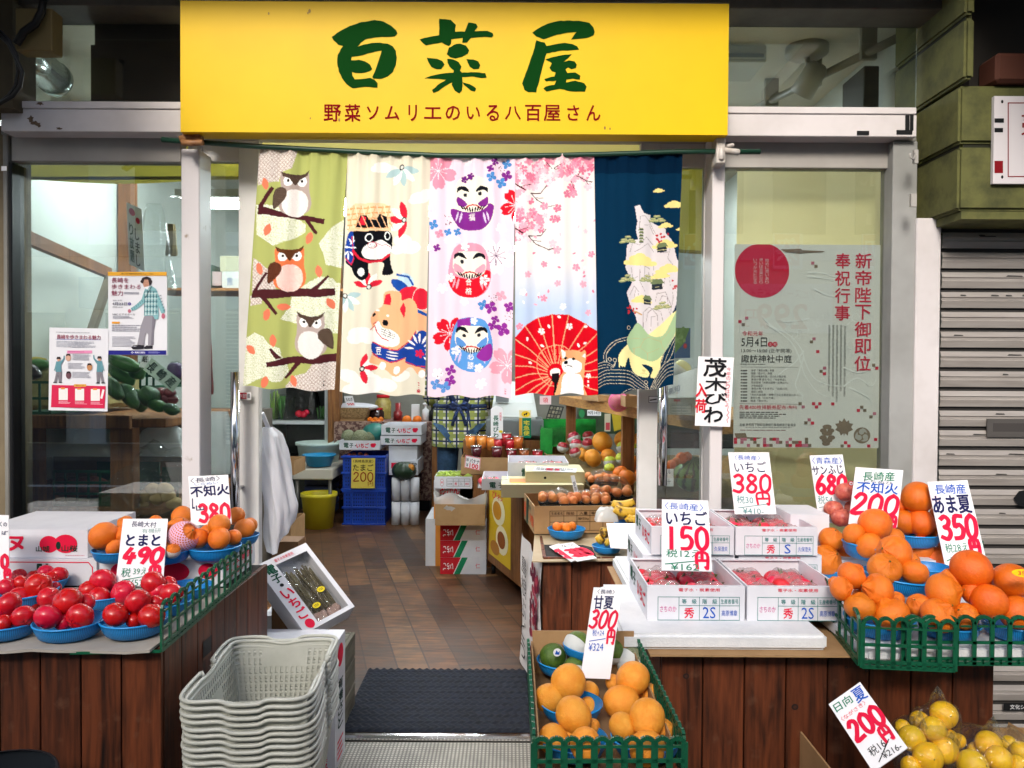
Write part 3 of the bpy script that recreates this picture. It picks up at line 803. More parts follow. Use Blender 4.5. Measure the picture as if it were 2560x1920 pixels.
# left pillar and box with cables
mb=MB();mb.box(W(-400,700,2.62).x,W(20,700,2.62).x,2.62,2.75,-.03,W(0,285,2.5).z,M('beige_pillar','#7a6d55',.8,'#665a45',ns=4,bump=.2));pbox(mb,zS,2,414,18,428,2.497,.003,WHITE)
mb.build('beige_pillar',label='beige corner pillar at the left edge of the shop front',cat='pillar',bevel=.005)
mb=MB();mb.box(W(-400,100,2.5).x,W(32,100,2.5).x,2.5,2.62,W(0,270,2.5).z,2.66,M('tan_casing','#4d422c',.8,'#3c3322',ns=5));mb.build('shutter_casing',label='dark brown shutter casing at the top left corner',cat='casing')
mb=MB();pbox(mb,zS,38,20,130,126,2.44,.06,M('tan_box','#6a5a34',.7));mb.build('meter_box',label='olive tan box hung at the top left beside the transom',cat='box',bevel=.003)
for k,off in enumerate((0,10)):
 mb=MB();mb.tube([W(x,y,2.28-.01*k)for x,y in[(-10,70+off),(22,100+off),(42,140+off),(46+off,180),(40+off,215),(22+off,240),(-5,262)]],.006,BLACK,8)
 mb.build('cable_loop',label='black electric cable looped at the top left corner, %s one'%('outer','inner')[k],cat='cable')
mb=MB();mb.tube([W(x,y,2.42)for x,y in((108,-5),(104,30),(88,60),(60,80),(40,110))],.012,BLACK,8);mb.build('cable',label='thick black cable bending down over the olive tan box',cat='cable')
# --- the other side of the street (seen only as reflections in the glass)
ob=thing('opposite_building','row of shop fronts across the street mirrored faintly in the glass','building',(0,-8,0))
FAC=M('opposite_render','#c9c9c4',.8,'#b8b8b2',ns=1)
mb=MB()
for i,(x0,x1,c)in enumerate(((-14,-7.2,'#d8d4c8'),(-7.2,-2.4,'#eceeee'),(-2.4,2.2,'#d0cdbd'),(2.2,7.5,'#e0d9ba'),(7.5,15,'#b7b7b2'))):
 mb.box(x0,x1,-2,0,-.03,6.4+(i%2),M('facade_%s'%c.strip('#'),c,.8))
mb.build('wall',ob)
DK=M('opp_dark','#3a3f45',.4)
mb=MB()
for x in(-6.4,-5.0,-3.6,-1.6,.2,3.0,4.4,5.8):mb.box(x,x+.9,0,.03,3.6,4.8,DK)
mb.build('upper_windows',ob)
mb=MB()
for x0,x1 in((-9,-7.6),(-6.9,-5.4),(-1.9,-.3),(.2,1.8)):mb.box(x0,x1,0,.04,0,2.2,DK)
mb.build('shop_opening',ob)
mb=MB();mb.box(-7.1,-2.5,0,.5,2.25,2.75,M('blue_awning','#6f86a3',.6));mb.build('awning',ob)
mb=MB()
for k in range(34):mb.box(-4.9,-2.6,.0,.03,.04+k*.064,.09+k*.064,M('opp_shutter','#8e959b',.5))
mb.build('shutter',ob)
mb=MB();mb.box(3.85,5.4,.02,.10,1.92,2.75,M('opp_sign_white','#f2f2f2',.6))
fr=Fr((5.4,.10,2.75),(-1.55,0,0),(0,0,-.83),(0,1,0))
OPR=ink('#d8606a')
mb.text(fr,'299',.55,.66,h=.5,m=OPR,k=.004,bold=.03);mb.text(fr,'円',.86,.7,h=.36,m=OPR,k=.004);mb.text(fr,'生中',.14,.66,h=.2,m=ink('#b7b7b7'),k=.004)
mb.text(fr,'アサヒスーパードライ',.5,.2,w=.8,h=.2,m=ink('#c9a5a8'),k=.004);mb.build('sign',ob)
mb=MB();mb.box(-12,12,.0,.06,3.15,3.35,FAC)
for x in(2.9,4.4,5.9,7.0):mb.box(x,x+.5,.04,.07,3.0,3.6,WHITE);
mb.build('cornice',ob)
mb=MB()
for x,ch in((3.15,'心'),(4.65,'祭'),(6.15,'初')):
 fr=Fr((x+.2,.075,3.6),(-.44,0,0),(0,0,-.55),(0,1,0));mb.rect(fr,.02,.02,.98,.98,ink('#d8a096'),.001);mb.text(fr,ch,.5,.5,h=.7,m=WHITE,k=.004,bold=.02)
mb.build('banner',ob)
# ================================================================== THE HANGING CLOTHS
class Cv:
 """a small printed design, kept as an array of colours in the units it was measured in"""
 def __init__(s,w,h,bg,sc=.5):
  s.sc=sc;s.W=int(w*sc);s.H=int(h*sc)
  s.a=np.zeros((s.H,s.W,3));s.a[:]=lin(bg)
 def _paint(s,mask,x0,y0,c):
  h,w=mask.shape
  sub=s.a[y0:y0+h,x0:x0+w]
  if callable(c):
   yy,xx=np.mgrid[y0:y0+h,x0:x0+w]
   cc=c(xx/s.sc,yy/s.sc)
   sub[mask]=cc[mask]
  else:sub[mask]=lin(c)
 def poly(s,pts,c):
  p=np.array(pts,float)*s.sc
  x0,y0=np.floor(p.min(0)).astype(int);x1,y1=np.ceil(p.max(0)).astype(int)+1
  x0,y0=max(0,x0),max(0,y0);x1,y1=min(s.W,x1),min(s.H,y1)
  if x1<=x0 or y1<=y0:return s
  yy,xx=np.mgrid[y0:y1,x0:x1]+.5
  m=np.zeros(xx.shape,bool)
  for(ax,ay),(bx,by)in zip(p,np.roll(p,-1,0)):
   if ay==by:continue
   c_=((ay>yy)!=(by>yy))&(xx<(bx-ax)*(yy-ay)/(by-ay)+ax)
   m^=c_
  s._paint(m,x0,y0,c);return s
 def blob(s,pts,c,n=6):
  return s.poly(smooth(pts,n),c)
 def ell(s,cx,cy,rx,ry=None,c='#000000',rot=0.0):
  ry=ry or rx
  return s.poly([(cx+rx*math.cos(t)*math.cos(rot)-ry*math.sin(t)*math.sin(rot),cy+rx*math.cos(t)*math.sin(rot)+ry*math.sin(t)*math.cos(rot))for t in np.linspace(0,2*math.pi,28,endpoint=False)],c)
 def ring(s,cx,cy,rx,ry,w,c):
  pts=[(cx+rx*math.cos(t),cy+ry*math.sin(t))for t in np.linspace(0,2*math.pi,30)]
  return s.line(pts,w,c)
 def line(s,pts,w,c):
  for(ax,ay),(bx,by)in zip(pts[:-1],pts[1:]):
   d=math.hypot(bx-ax,by-ay)or 1;ux,uy=(bx-ax)/d,(by-ay)/d;h=w/2
   s.poly([(ax-ux*h*.6-uy*h,ay-uy*h*.6+ux*h),(bx+ux*h*.6-uy*h,by+uy*h*.6+ux*h),(bx+ux*h*.6+uy*h,by+uy*h*.6-ux*h),(ax-ux*h*.6+uy*h,ay-uy*h*.6-ux*h)],c)
  return s
 def leaf(s,cx,cy,l,w,ang,c):
  pts=[]
  for t in np.linspace(-1,1,12):pts.append((t*l,w*(1-t*t)**.8))
  pts+=[(x,-y)for x,y in reversed(pts)]
  ca,sa=math.cos(ang),math.sin(ang)
  return s.poly([(cx+x*ca-y*sa,cy+x*sa+y*ca)for x,y in pts],c)
 def flower(s,cx,cy,r,c,ang=0.0,n=5,notch=True):
  for k in range(n):
   a=ang+2*math.pi*k/n
   pts=[]
   for t in np.linspace(-1,1,9):
    rr=r*(1-.42*t*t)*(0.86 if notch and abs(t)<.05 else 1)
    th=a+t*math.pi/n*.93
    pts.append((cx+rr*math.cos(th),cy+rr*math.sin(th)))
   s.poly([(cx,cy)]+pts,c)
  return s
 def stamens(s,cx,cy,r,c,n=9,w=3,ang=.2,dot=4):
  for k in range(n):
   a=ang+2*math.pi*k/n
   x,y=cx+r*math.cos(a),cy+r*math.sin(a)
   s.line([(cx,cy),(x,y)],w,c);s.ell(x,y,dot,dot,c)
  return s.ell(cx,cy,dot*1.7,None,c)
 def text(s,body,cx,cy,w,h,c,bold=.01):
  g,f,asp=glyphs(body,bold)
  for t in f:s.poly([(cx+g[i][0]*w,cy-g[i][1]*h)for i in t],c)
  return s
def smooth(pts,n=6):
 out=[];K=len(pts)
 for i in range(K):
  p0,p1,p2,p3=[np.array(pts[(i+j)%K],float)for j in(-1,0,1,2)]
  for t in np.linspace(0,1,n,endpoint=False):
   out.append(tuple(.5*((2*p1)+(-p0+p2)*t+(2*p0-5*p1+4*p2-p3)*t*t+(-p0+3*p1-3*p2+p3)*t**3)))
 return out
def lattice(base,ln,p=24,w=2.2):
 b,l=np.array(lin(base)),np.array(lin(ln))
 def f(x,y):
  m=np.zeros(x.shape,bool)
  for ox,oy in((0,0),(p/2,p/2)):
   gx=(x+ox)%p-p/2;gy=(y+oy)%p-p/2
   for dx in(-p,0,p):
    for dy in(-p,0,p):
     m|=np.abs(np.hypot(gx-dx,gy-dy)-p*.5)<w/2
  return np.where(m[...,None],l,b)
 return f
def weave(base,ln,p=9):
 b,l=np.array(lin(base)),np.array(lin(ln))
 def f(x,y):
  m=(((x//(p/2)).astype(int)+(y//(p/2)).astype(int))%2)==0
  return np.where(m[...,None],l,b)
 return f
def cloth(name,label,cv,quad,z,Y,waves,nx=150,ny=420):
 """quad: the four corners TL, TR, BR, BL in the design's own units"""
 TL,TR,BR,BL=[np.array(p,float)for p in quad]
 U,V=np.meshgrid(np.linspace(0,1,nx+1),np.linspace(0,1,ny+1))
 PX=(TL*(1-U[...,None])+TR*U[...,None])*(1-V[...,None])+(BL*(1-U[...,None])+BR*U[...,None])*V[...,None]
 xi=np.clip((PX[...,0]*cv.sc).astype(int),0,cv.W-1);yi=np.clip((PX[...,1]*cv.sc).astype(int),0,cv.H-1)
 colr=cv.a[yi,xi]
 c4=[np.array(P(z,p[0],p[1],Y))for p in(TL,TR,BR,BL)]
 XYZ=(c4[0]*(1-U[...,None])+c4[1]*U[...,None])*(1-V[...,None])+(c4[3]*(1-U[...,None])+c4[2]*U[...,None])*V[...,None]
 dy=np.zeros(U.shape)
 for(amp,k,ph,gv,tw)in waves:dy+=amp*np.sin(k*U*2*np.pi+ph+tw*V)*(gv[0]+(gv[1]-gv[0])*V)
 dy+=.0016*np.sin(U*2*np.pi*13)*np.exp(-V*16)
 XYZ[...,1]+=dy
 XYZ[...,2]+=.004*np.sin(U*2*np.pi*2.2+waves[0][2])*V
 n=(nx+1)*(ny+1)
 me=bpy.data.meshes.new(name)
 idx=np.arange(n).reshape(ny+1,nx+1)
 f=np.stack([idx[:-1,:-1],idx[1:,:-1],idx[1:,1:],idx[:-1,1:]],-1).reshape(-1,4)
 me.from_pydata(XYZ.reshape(-1,3).tolist(),[],f.tolist())
 at=me.color_attributes.new('print','FLOAT_COLOR','POINT')
 rgba=np.ones((n,4));rgba[:,:3]=colr.reshape(-1,3)
 at.data.foreach_set('color',rgba.ravel())
 me.polygons.foreach_set('use_smooth',[True]*len(f))
 if 'printed_cotton' not in MC:
  m=bpy.data.materials.new('printed_cotton');m.use_nodes=True
  nt=m.node_tree;N=nt.nodes;L=nt.links;N.remove(N['Principled BSDF'])
  a=N.new('ShaderNodeVertexColor');a.layer_name='print'
  d=N.new('ShaderNodeBsdfDiffuse');t=N.new('ShaderNodeBsdfTranslucent');mx=N.new('ShaderNodeMixShader');mx.inputs[0].default_value=.22
  tc=N.new('ShaderNodeTexCoord');nz=N.new('ShaderNodeTexNoise');nz.inputs['Scale'].default_value=260
  mp=N.new('ShaderNodeMapping');mp.inputs['Scale'].default_value=(1,1,.15)
  n2=N.new('ShaderNodeTexNoise');n2.inputs['Scale'].default_value=12;n2.inputs['Detail'].default_value=3
  L.new(tc.outputs['Object'],mp.inputs[0]);L.new(mp.outputs[0],n2.inputs['Vector'])
  L.new(tc.outputs['Object'],nz.inputs['Vector'])
  bp=N.new('ShaderNodeBump');bp.inputs['Strength'].default_value=.25;bp.inputs['Distance'].default_value=.002;L.new(nz.outputs['Fac'],bp.inputs['Height'])
  b2=N.new('ShaderNodeBump');b2.inputs['Strength'].default_value=.6;b2.inputs['Distance'].default_value=.012;L.new(n2.outputs['Fac'],b2.inputs['Height']);L.new(bp.outputs[0],b2.inputs['Normal'])
  L.new(b2.outputs[0],d.inputs['Normal'])
  L.new(a.outputs[0],d.inputs[0]);L.new(a.outputs[0],t.inputs[0]);L.new(d.outputs[0],mx.inputs[1]);L.new(t.outputs[0],mx.inputs[2]);L.new(mx.outputs[0],N['Material Output'].inputs[0])
  MC['printed_cotton']=m
 me.materials.append(MC['printed_cotton'])
 return put(name,me,label=label,cat='cloth panel',group='printed cloth panels hung across the doorway')
zq=lambda r,s:(r[0],r[1],s)
# 1 owls
def art_owls():
 c=Cv(726,1659,'#a9ae66')
 green2=lattice('#eceada','#b9b48f',24);pink2=lattice('#b6a49a','#e6dfd8',26);grn=lattice('#efeee0','#b5bd86',24)
 c.poly([(100,0),(375,10),(370,60),(340,160),(270,180),(250,240),(180,250),(110,262)],pink2)
 c.poly([(100,390),(235,395),(330,455),(425,520),(425,570),(330,620),(255,640),(215,655),(100,585)],grn)
 c.poly([(680,480),(620,520),(570,570),(510,640),(540,700),(560,780),(680,810)],grn)
 c.poly([(80,735),(130,770),(165,800),(235,830),(235,940),(70,960)],pink2)
 c.poly([(60,985),(150,985),(140,1040),(60,1048)],pink2)
 c.poly([(400,930),(460,885),(520,850),(600,870),(620,900),(675,900),(665,1230),(590,1230),(540,1180),(350,1165),(265,1130),(320,1050),(330,990)],grn)
 c.poly([(30,1260),(90,1225),(150,1245),(190,1290),(260,1320),(270,1370),(300,1430),(310,1480),(260,1540),(210,1535),(170,1500),(60,1560),(0,1580)],grn)
 c.poly([(290,1570),(350,1510),(430,1480),(470,1420),(660,1400),(660,1640),(290,1640)],pink2)
 BR='#4a2226';OR='#e2785a'
 def branch(pts):c.poly(pts,BR)
 branch([(112,395),(150,405),(330,450),(550,482),(545,516),(420,495),(300,475),(150,455),(108,455)])
 branch([(112,395),(205,272),(222,288),(150,400),(150,450),(110,450)])
 branch([(415,490),(445,490),(505,570),(495,582),(480,575)])
 branch([(75,950),(210,935),(300,938),(460,935),(612,935),(615,980),(480,988),(330,990),(160,1000),(65,997)])
 branch([(78,950),(168,828),(182,836),(110,945)])
 branch([(455,940),(570,848),(580,860),(500,940)])
 branch([(130,995),(170,990),(248,1090),(236,1104)])
 branch([(172,1410),(280,1385),(420,1375),(540,1362),(660,1362),(660,1415),(520,1418),(380,1422),(280,1432),(175,1440)])
 branch([(235,1390),(190,1325),(205,1315),(272,1385)])
 branch([(355,1420),(402,1420),(295,1525),(282,1515)])
 for(x,y,a)in((163,258,1.3),(178,556,-1.2),(450,610,-1.2),(124,810,1.2),(512,820,1.4),(283,1052,.1),(587,1033,1.0),(175,1103,-1.3),(217,1267,1.5),(65,1337,.8),(163,1538,-1.2),(343,1543,1.2)):
  c.leaf(x,y,42,23,a,OR)
 def owl(cx,cy,body,wing,brow,side,belly):
 # cx, cy = centre between the eyes
  c.blob([(cx-95,cy-45),(cx-40,cy-40),(cx+40,cy-40),(cx+90,cy-45),(cx+92,cy+60),(cx+108,cy+140),(cx+85,cy+200),(cx,cy+225),(cx-85,cy+200),(cx-108,cy+140),(cx-92,cy+60)],body)
  c.ell(cx,cy+145,86,90,belly)
  for dx in(-1,1):c.ell(cx+dx*42,cy+2,32,33,'#f2f0ec');c.ell(cx+dx*40,cy,9.5,9.5,'#1d1411')
  c.poly([(cx-95,cy-66),(cx-55,cy-46),(cx,cy-38),(cx+55,cy-46),(cx+95,cy-68),(cx+80,cy-36),(cx+30,cy-12),(cx+4,cy+30),(cx-4,cy+30),(cx-30,cy-12),(cx-80,cy-32)],brow)
  x=cx+side*118
  c.blob([(x-side*55,cy+55),(x-side*8,cy+35),(x+side*32,cy+60),(x+side*30,cy+120),(x+side*42,cy+175),(x-side*5,cy+150),(x-side*52,cy+110)]if False else[(x-side*20,cy+38),(x-side*62,cy+55),(x-side*66,cy+100),(x-side*20,cy+150),(x+side*22,cy+180),(x+side*26,cy+120),(x+side*14,cy+60)],wing)
 dk=weave('#3b2a22','#6b5a4c',12);dk2=weave('#42241a','#6b3c2a',12)
 owl(357,238,'#ab9a92',dk,weave('#3b2a22','#5c4a40',8),-1,weave('#ddd2cb','#efe8e2',11))
 owl(322,722,'#df7347',dk2,weave('#4a2a18','#6b4028',8),-1,weave('#e7a595','#f6e2da',11))
 owl(457,1153,'#b3a29b',dk,weave('#3b2a22','#5c4a40',8),1,weave('#d6cfca','#f0ece8',11))
 for k in range(3):c.text('日',540,1542+k*13,9,11,'#3a2a2a')
 return c
 # 2 paper dogs
def art_dogs():
 c=Cv(674,1659,'#ddd6c2')
 for(x,y,r)in((300,150,55),(360,165,45),(260,165,35),(540,350,60),(600,320,50),(500,370,30),(430,620,60),(480,670,70),(400,680,50),(160,1230,80),(230,1260,60),(120,1260,50),(80,1500,70),(200,1560,110),(120,1600,80),(330,1560,70),(420,1500,60)):
  c.ell(x,y,r,r*.62,'#ece9e2')
 def ball(x,y,r,a,col,eye):
  for k in range(5):
   t=a+(k-2)*.62
   c.leaf(x+math.cos(t)*r*.62,y+math.sin(t)*r*.62,r*.62,r*.24,t,col if k%2==0 else '#f1efe8')
  c.ell(x+eye[0],y+eye[1],18,18,'#17171a');c.ell(x+eye[0],y+eye[1],11,11,'#d9d9d2')
 ball(425,160,95,1.4,'#a9c4c6',(2,-9));ball(455,490,100,3.2,'#d3263a',(-12,2));ball(210,920,78,-1.6,'#d3263a',(5,5));ball(62,990,85,1.0,'#a9c4c6',(-5,-5));ball(165,1455,85,.0,'#d3263a',(5,-3))
 # dark dog with a basket
 K='#14151a'
 c.blob([(110,570),(160,545),(300,550),(358,580),(362,650),(350,720),(355,780),(368,830),(330,848),(296,840),(305,770),(215,770),(212,850),(170,878),(125,850),(100,800),(62,770),(70,730),(110,690)],K)
 c.blob([(62,640),(80,575),(110,565),(120,640),(118,740),(100,780),(65,755),(55,700)],'#1d3f93')
 for k in range(8):c.leaf(88+26*math.cos(k),670+55*math.sin(k*.8),24,6,k*.8,'#e9ecf2')
 c.line([(58,740),(100,782),(118,740),(105,600)],7,'#c9263a')
 c.blob([(168,700),(190,655),(240,640),(290,620),(330,640),(355,660),(345,710),(280,745),(200,740)],'#f2efe9')
 for x in(215,332):c.ell(x,606 if x<300 else 594,27 if x<300 else 20,28,'#e9ece9');c.ell(x+1,606 if x<300 else 594,20 if x<300 else 13,21,K)
 c.line([(205,655),(260,640),(290,655),(325,650),(350,665)],4,'#b8304a');c.ell(235,655,30,22,None or '#b8304a');c.ell(235,655,26,18,'#f2efe9');c.line([(180,655),(255,650)],2.5,K);c.line([(190,680),(255,660)],2.5,K)
 c.line([(112,690),(150,735),(220,765),(290,755),(345,715)],16,'#c9263a')
 c.ell(164,825,22,27,'#e7e9e6')
 c.poly([(70,420),(130,385),(300,380),(345,400),(355,540),(300,560),(90,560),(72,520)],'#ecc9a0')
 for y in(420,455,490,525,552):c.line([(72,y),(352,y-14)],9,'#e29a62')
 for x in range(80,350,46):c.line([(x,400),(x+40,560)],8,'#efd3b0');c.line([(x+40,400),(x,560)],8,'#e6a877')
 c.poly([(130,540),(160,455),(200,460),(215,490),(260,490),(280,450),(330,470),(335,540)],K);c.poly([(150,525),(165,460),(195,470),(190,520)],'#d3263a')
 for x in range(130,340,40):c.line([(x,460),(x+40,545)],6,'#e7b487')
 c.line([(80,555),(350,552)],16,'#edc398')
 # pale orange dog with a drum
 O='#eeb083'
 c.blob([(395,870),(430,835),(480,850),(505,900),(470,960),(420,940),(370,900)],'#bcd5df');c.ell(415,915,68,32,'#1d4a9c',.6);c.line([(395,840),(470,860),(500,915)],12,'#1d4a9c')
 c.ell(480,985,80,62,'#d3263a');c.ell(553,1005,56,72,'#d3263a');c.ring(553,1005,56,72,4,'#f2d9cf')
 c.blob([(530,1100),(600,1080),(605,1200),(560,1220),(520,1200)],O);c.line([(530,1085),(600,1110)],20,'#1d4a9c')
 c.blob([(225,1150),(245,1090),(300,1045),(310,970),(360,945),(420,960),(430,1010),(480,1000),(520,1040),(530,1120),(525,1260),(560,1330),(590,1440),(575,1510),(530,1500),(480,1450),(390,1500),(300,1450),(220,1420),(225,1380),(260,1270)],O)
 c.poly([(305,1040),(320,975),(350,965),(358,1005),(352,1040)],'#d3263a');c.poly([(415,1065),(440,1025),(455,1060),(445,1130)],'#d3263a')
 c.blob([(240,1200),(270,1150),(300,1190),(360,1200),(410,1240),(410,1290),(350,1310),(270,1300),(245,1260)],'#f3efe8')
 c.ell(318,1158,20,21,K);c.ell(245,1108,8,16,K,.5);c.ell(335,1110,10,8,'#f3efe8');c.ell(268,1080,10,7,'#f3efe8')
 c.line([(222,1205),(250,1180),(262,1225),(295,1260),(340,1272)],6,'#c22c40');c.line([(240,1170),(265,1150)],5,'#c22c40')
 for k in range(3):c.line([(290,1200+16*k),(380,1230+12*k)],3,K)
 c.ring(330,1225,20,26,3,K)
 c.blob([(235,1285),(300,1320),(400,1330),(480,1280),(520,1215),(500,1320),(440,1390),(350,1410),(260,1385),(232,1350)],'#1d3f93')
 c.line([(235,1285),(300,1320),(400,1330),(480,1280),(518,1218)],7,'#c22c40');c.line([(232,1355),(270,1390),(350,1410),(445,1388)],7,'#c22c40')
 c.text('豆',272,1347,38,48,'#f3efe8');
 for k in range(3):c.leaf(365,1345+20*k,40,5,.1,'#f3efe8')
 c.blob([(525,1230),(570,1210),(600,1260),(600,1440),(520,1445),(450,1410),(480,1330)],'#1d3f93')
 for k in range(9):t=-2.9+k*.45;c.leaf(540+65*math.cos(t),1345+85*math.sin(t),32,7,t,'#f3efe8')
 c.flower(540,1362,30,'#d3264e',0,5,False)
 for x,y in((395,1458),(555,1492),(300,1440)):c.ell(x,y,22,28,'#f3efe8',.5)
 c.line([(450,1410),(520,1447),(600,1440)],7,'#c22c40')
 c.flower(534,1607,13,'#c22c40')
 for k in range(3):c.text('日',534,1553+k*14,9,11,'#c22c40')
 return c
 # 3 round dolls and flowers
def art_dolls():
 c=Cv(622,1659,'#ead2df')
 PK,RD,PU,BL='#e590a6','#d61a2c','#7c2a86','#4a86c4'
 for x,y,r,col in((95,178,122,PK),(605,395,118,RD),(470,725,130,'#f3e6ec'),(168,1230,118,RD),(540,1430,125,'#eaa3b4'),(280,105,35,'#f2e6ec'),(500,545,40,'#f2e6ec'),(120,930,38,'#f3e8ee'),(260,1015,32,'#f3e8ee'),(185,610,60,'#f0e2ea'),(370,1550,40,'#f5edf1'),(90,1480,40,'#f3e8ee')):
  c.flower(x,y,r,col,.3)
 for x,y,r,col in((95,178,50,'#f6dfe6'),(590,395,62,'#f6dfe6'),(168,1230,58,'#f6dfe6'),(540,1430,66,'#f9eef2'),(467,725,60,'#6f4a6c')):c.stamens(x,y,r,col)
 def hyd(x,y,r,col,a=0):c.flower(x,y,r,col,a,4,False);c.ell(x,y,3,3,'#2d2350')
 for x,y,r,col in((460,115,26,PU),(430,158,26,PU),(537,128,33,BL),(537,205,36,PU),(437,212,34,BL),(500,250,36,BL),(62,520,34,BL),(155,570,26,BL),(215,570,26,BL),(85,670,26,PU),(100,580,30,PK),(500,982,36,'#eaa0b2'),(382,1040,34,BL),(433,1062,42,'#8e2f94'),(552,1050,36,'#8e2f94'),(462,1140,28,'#8e2f94'),(445,1180,32,'#8e2f94'),(510,1200,48,'#8e2f94'),(172,1470,36,'#8e2f94'),(170,1540,38,'#8e2f94'),(77,1550,36,'#5a90d0'),(135,1575,38,'#5a90d0')):
  hyd(x,y,r,col,.4)
 rr=random.Random(2)
 for x,y in((490,165),(150,490),(440,1000),(550,1110),(120,1510)):
  for k in range(12):c.ell(x+rr.uniform(-32,32),y+rr.uniform(-32,32),3,3,'#5a2a3a')
 def doll(cx,cy,top,bot,split,ch,left):
  c.blob([(cx,cy-175),(cx+85,cy-150),(cx+125,cy-60),(cx+138,cy+60),(cx+100,cy+150),(cx,cy+178),(cx-100,cy+150),(cx-138,cy+60),(cx-125,cy-60),(cx-85,cy-150)],top)
  c.blob([(cx-138,cy+40),(cx-60,cy+55),(cx+40,cy+55),(cx+90,cy+10),(cx+136,cy+20),(cx+120,cy+110),(cx+70,cy+165),(cx,cy+178),(cx-80,cy+165),(cx-130,cy+100)],bot)
  if split:c.poly([(cx-95,cy-150),(cx-10,cy-175),(cx-5,cy-120),(cx-90,cy-60)],split)
  c.blob([(cx,cy-120),(cx+75,cy-110),(cx+108,cy-50),(cx+95,cy+20),(cx+40,cy+48),(cx-40,cy+48),(cx-95,cy+20),(cx-108,cy-50),(cx-75,cy-110)],'#f3ead8')
  for s_ in(-1,1):
   c.blob([(cx+s_*20,cy-72),(cx+s_*50,cy-110),(cx+s_*95,cy-98),(cx+s_*100,cy-65),(cx+s_*75,cy-85),(cx+s_*45,cy-78)],'#191a20')
   c.blob([(cx+s_*35,cy+5),(cx+s_*75,cy-30),(cx+s_*100,cy-35),(cx+s_*98,cy+10),(cx+s_*65,cy+25)],left)
  c.ell(cx-48,cy-52,12,13,'#2a2a30')
  if split or top=='#f2ead9':c.ell(cx+48,cy-60,12,13,'#2a2a30')
  c.line([(cx-52,cy+38),(cx-30,cy+18),(cx,cy+12),(cx+30,cy+18),(cx+55,cy+36)],9,'#c01f2e')
  for t in np.linspace(-1.2,1.2,9):c.leaf(cx+58*t,cy+46-14*abs(t),20,5,math.pi/2+.6*t,'#191a20')
  for i,k in enumerate(ch):c.text(k,cx-5,cy+(92 if len(ch)==1 else 78)+58*i,42,46,'#f4eee8')
  for s_ in(-1,1):c.leaf(cx+s_*78,cy+95,38,7,math.pi/2-s_*.25,'#e6a6b4' if bot==RD else '#d9c6e2');c.leaf(cx+s_*100,cy+90,34,6,math.pi/2-s_*.25,'#e6a6b4' if bot==RD else '#d9c6e2')
 doll(315,380,'#f2ead9','#7c2a86',None,'福','#7c2a86')
 c.flower(262,228,26,'#6c2478');c.flower(302,210,26,'#6c2478')
 doll(295,812,'#e796ab',RD,None,'合格','#eaa0b0')
 c.flower(265,660,32,'#f6eff0');c.flower(170,865,32,'#f6eff0');c.flower(392,880,36,'#f6eff0');c.stamens(392,880,20,'#c93a4e',7,2,0,3)
 doll(308,1292,'#5a96d6','#5a96d6','#8e2f94','必勝','#5a90d0')
 c.blob([(380,1320),(435,1300),(440,1380),(400,1410),(340,1370)],'#8e2f94');c.flower(325,1140,26,'#f0ecf4');c.flower(205,1345,34,'#f0ecf4');c.flower(355,1445,32,'#f0ecf4')
 for k in range(3):c.text('日',527,1585+k*14,9,11,'#d08a9c')
 return c
